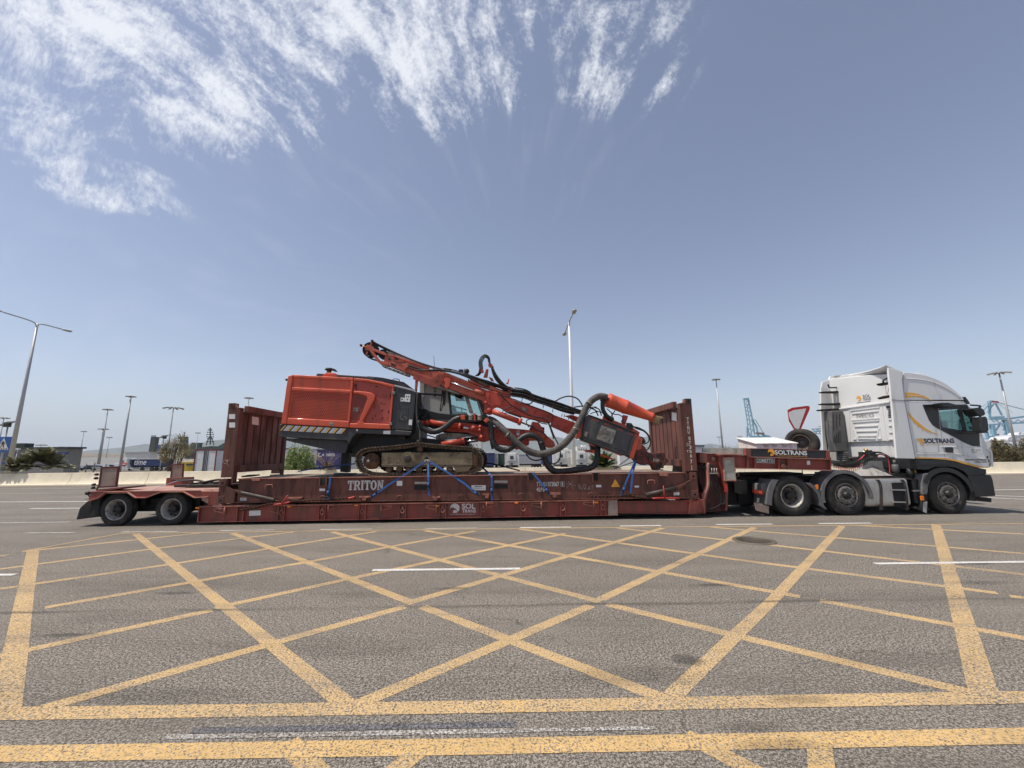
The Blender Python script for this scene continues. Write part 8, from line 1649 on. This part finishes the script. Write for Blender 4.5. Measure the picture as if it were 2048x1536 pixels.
fronds('grass_tuft', [(655, 928)], 26.8, 'yellowish spiky plant behind the barrier right of the round bush', 43, .62, m='leaf_olive', nl=10, cat='plant', nf=26, trunk=False)
dg_ = thing('dry_stalks', WP(652, 938, 26.6), 'pale dry grass stalks fanning out over the yellowish plant', 'plant'); mb = MB(); rs = random.Random(5); c = WP(656, 940, 26.6)
for k in range(26): an = rs.uniform(-1.1, .6); mb.tube([c, c+V(math.sin(an)*.6, rs.uniform(-.2, .2), .55), c+V(math.sin(an)*1.35, rs.uniform(-.3, .3), 1.0+rs.uniform(-.1, .25))], [.010, .008, .005], 4)
mb.build('stalks', 'leaf_dry', dg_)
# scraggy tree
rs = random.Random(11); D = 29.0; t_ = thing('scraggy_tree', V(WP(343, 940, D).x, D, 0), 'scraggy olive brown tree with thin branches left of the white trailer doors', 'tree'); tm, cr_ = MB(), MB()
root = V(WP(343, 940, D).x, D, 0)
for k, (x, y) in enumerate([(318, 905), (325, 892), (333, 887), (345, 893), (352, 888), (360, 880), (364, 874), (372, 892), (373, 905), (325, 912), (350, 906), (338, 902), (366, 898)]):
    e = WP(x, y, D+rs.uniform(-.6, .6)); mid = root.lerp(e, .5)+V(rs.uniform(-.15, .15), rs.uniform(-.15, .15), .1); tm.tube([root+V(rs.uniform(-.05, .05), 0, 0), mid, e], [.05, .03, .008], 6, sm=4)
    for _ in range(10):
        t = rs.uniform(.45, 1.0); p = mid.lerp(e, t); q2 = p+V(rs.uniform(-.45, .45), rs.uniform(-.4, .4), rs.uniform(.0, .4)); tm.tube([p, q2], [.012, .004], 4); leaves(cr_, p.lerp(q2, .7), (.26, .26, .24), 42, .075, rs, shell=0)
tm.build('trunk', 'bark', t_); cr_.build('crown', 'leaf_olive', t_)
# dry shrubs along the barrier at the right and left
for i, (x0, x1, yt, D) in enumerate([(1440, 1462, 889, 33), (1458, 1482, 886, 33.5), (1478, 1498, 888, 33)]):
    rs = random.Random(60+i); a, b = WP(x0, 910, D), WP(x1, 910, D); zt_ = WP(x0, yt, D).z; mb, lf = MB(), MB(); t_ = thing('dry_shrub', V((a.x+b.x)/2, D, 0), ['dry brown shrub right of the right end wall', 'dry brown shrub in the middle above the gooseneck', 'dry brown shrub at the foot of the blue crane'][i], 'shrub', 'dry shrubs behind the gooseneck')
    for _ in range(40):
        x = rs.uniform(a.x, b.x); h = zt_*rs.uniform(.75, 1.05); p0, p1 = V(x*.6+(a.x+b.x)*.2, D, 0), V(x, D+rs.uniform(-.4, .4), h); mb.tube([p0, p0.lerp(p1, .5)+V(rs.uniform(-.1, .1), 0, 0), p1], [.012, .008, .003], 4); leaves(lf, p0.lerp(p1, .8), (.12, .12, .3), 14, .06, rs, shell=0)
    mb.build('stem', 'bark', t_); lf.build('foliage', 'leaf_hedge', t_)
# low weeds on the verge
rs = random.Random(77); mb = MB()
for _ in range(900):
    x = rs.uniform(-32, 36); y = bY(x)+.9+rs.uniform(0, 2.2); h = rs.uniform(.15, .75)
    for k in range(3): mb.add([(x, y, 0), (x+.03, y, 0), (x+rs.uniform(-.25, .25), y+rs.uniform(-.2, .2), h)], [(0, 1, 2)])
tag(mb.build('weeds', 'leaf_dry'), 'dry grass growing behind the barrier', 'grass', kind='stuff')

# ================================================================ THE AIR
hm = bpy.data.materials.new('haze'); hm.use_nodes = True; t = NT(hm.node_tree); t.n.clear(); o_ = t.add('ShaderNodeOutputMaterial'); pv = t.add('ShaderNodeVolumePrincipled')
pv.inputs['Color'].default_value = (.86, .92, 1, 1); pv.inputs['Density'].default_value = .00009; t.link(pv.outputs[0], o_.inputs['Volume'])
mb = MB(); mb.box(-9500, 9500, -400, 9800, -6.5, 420); tag(mb.build('haze', hm), kind='stuff')
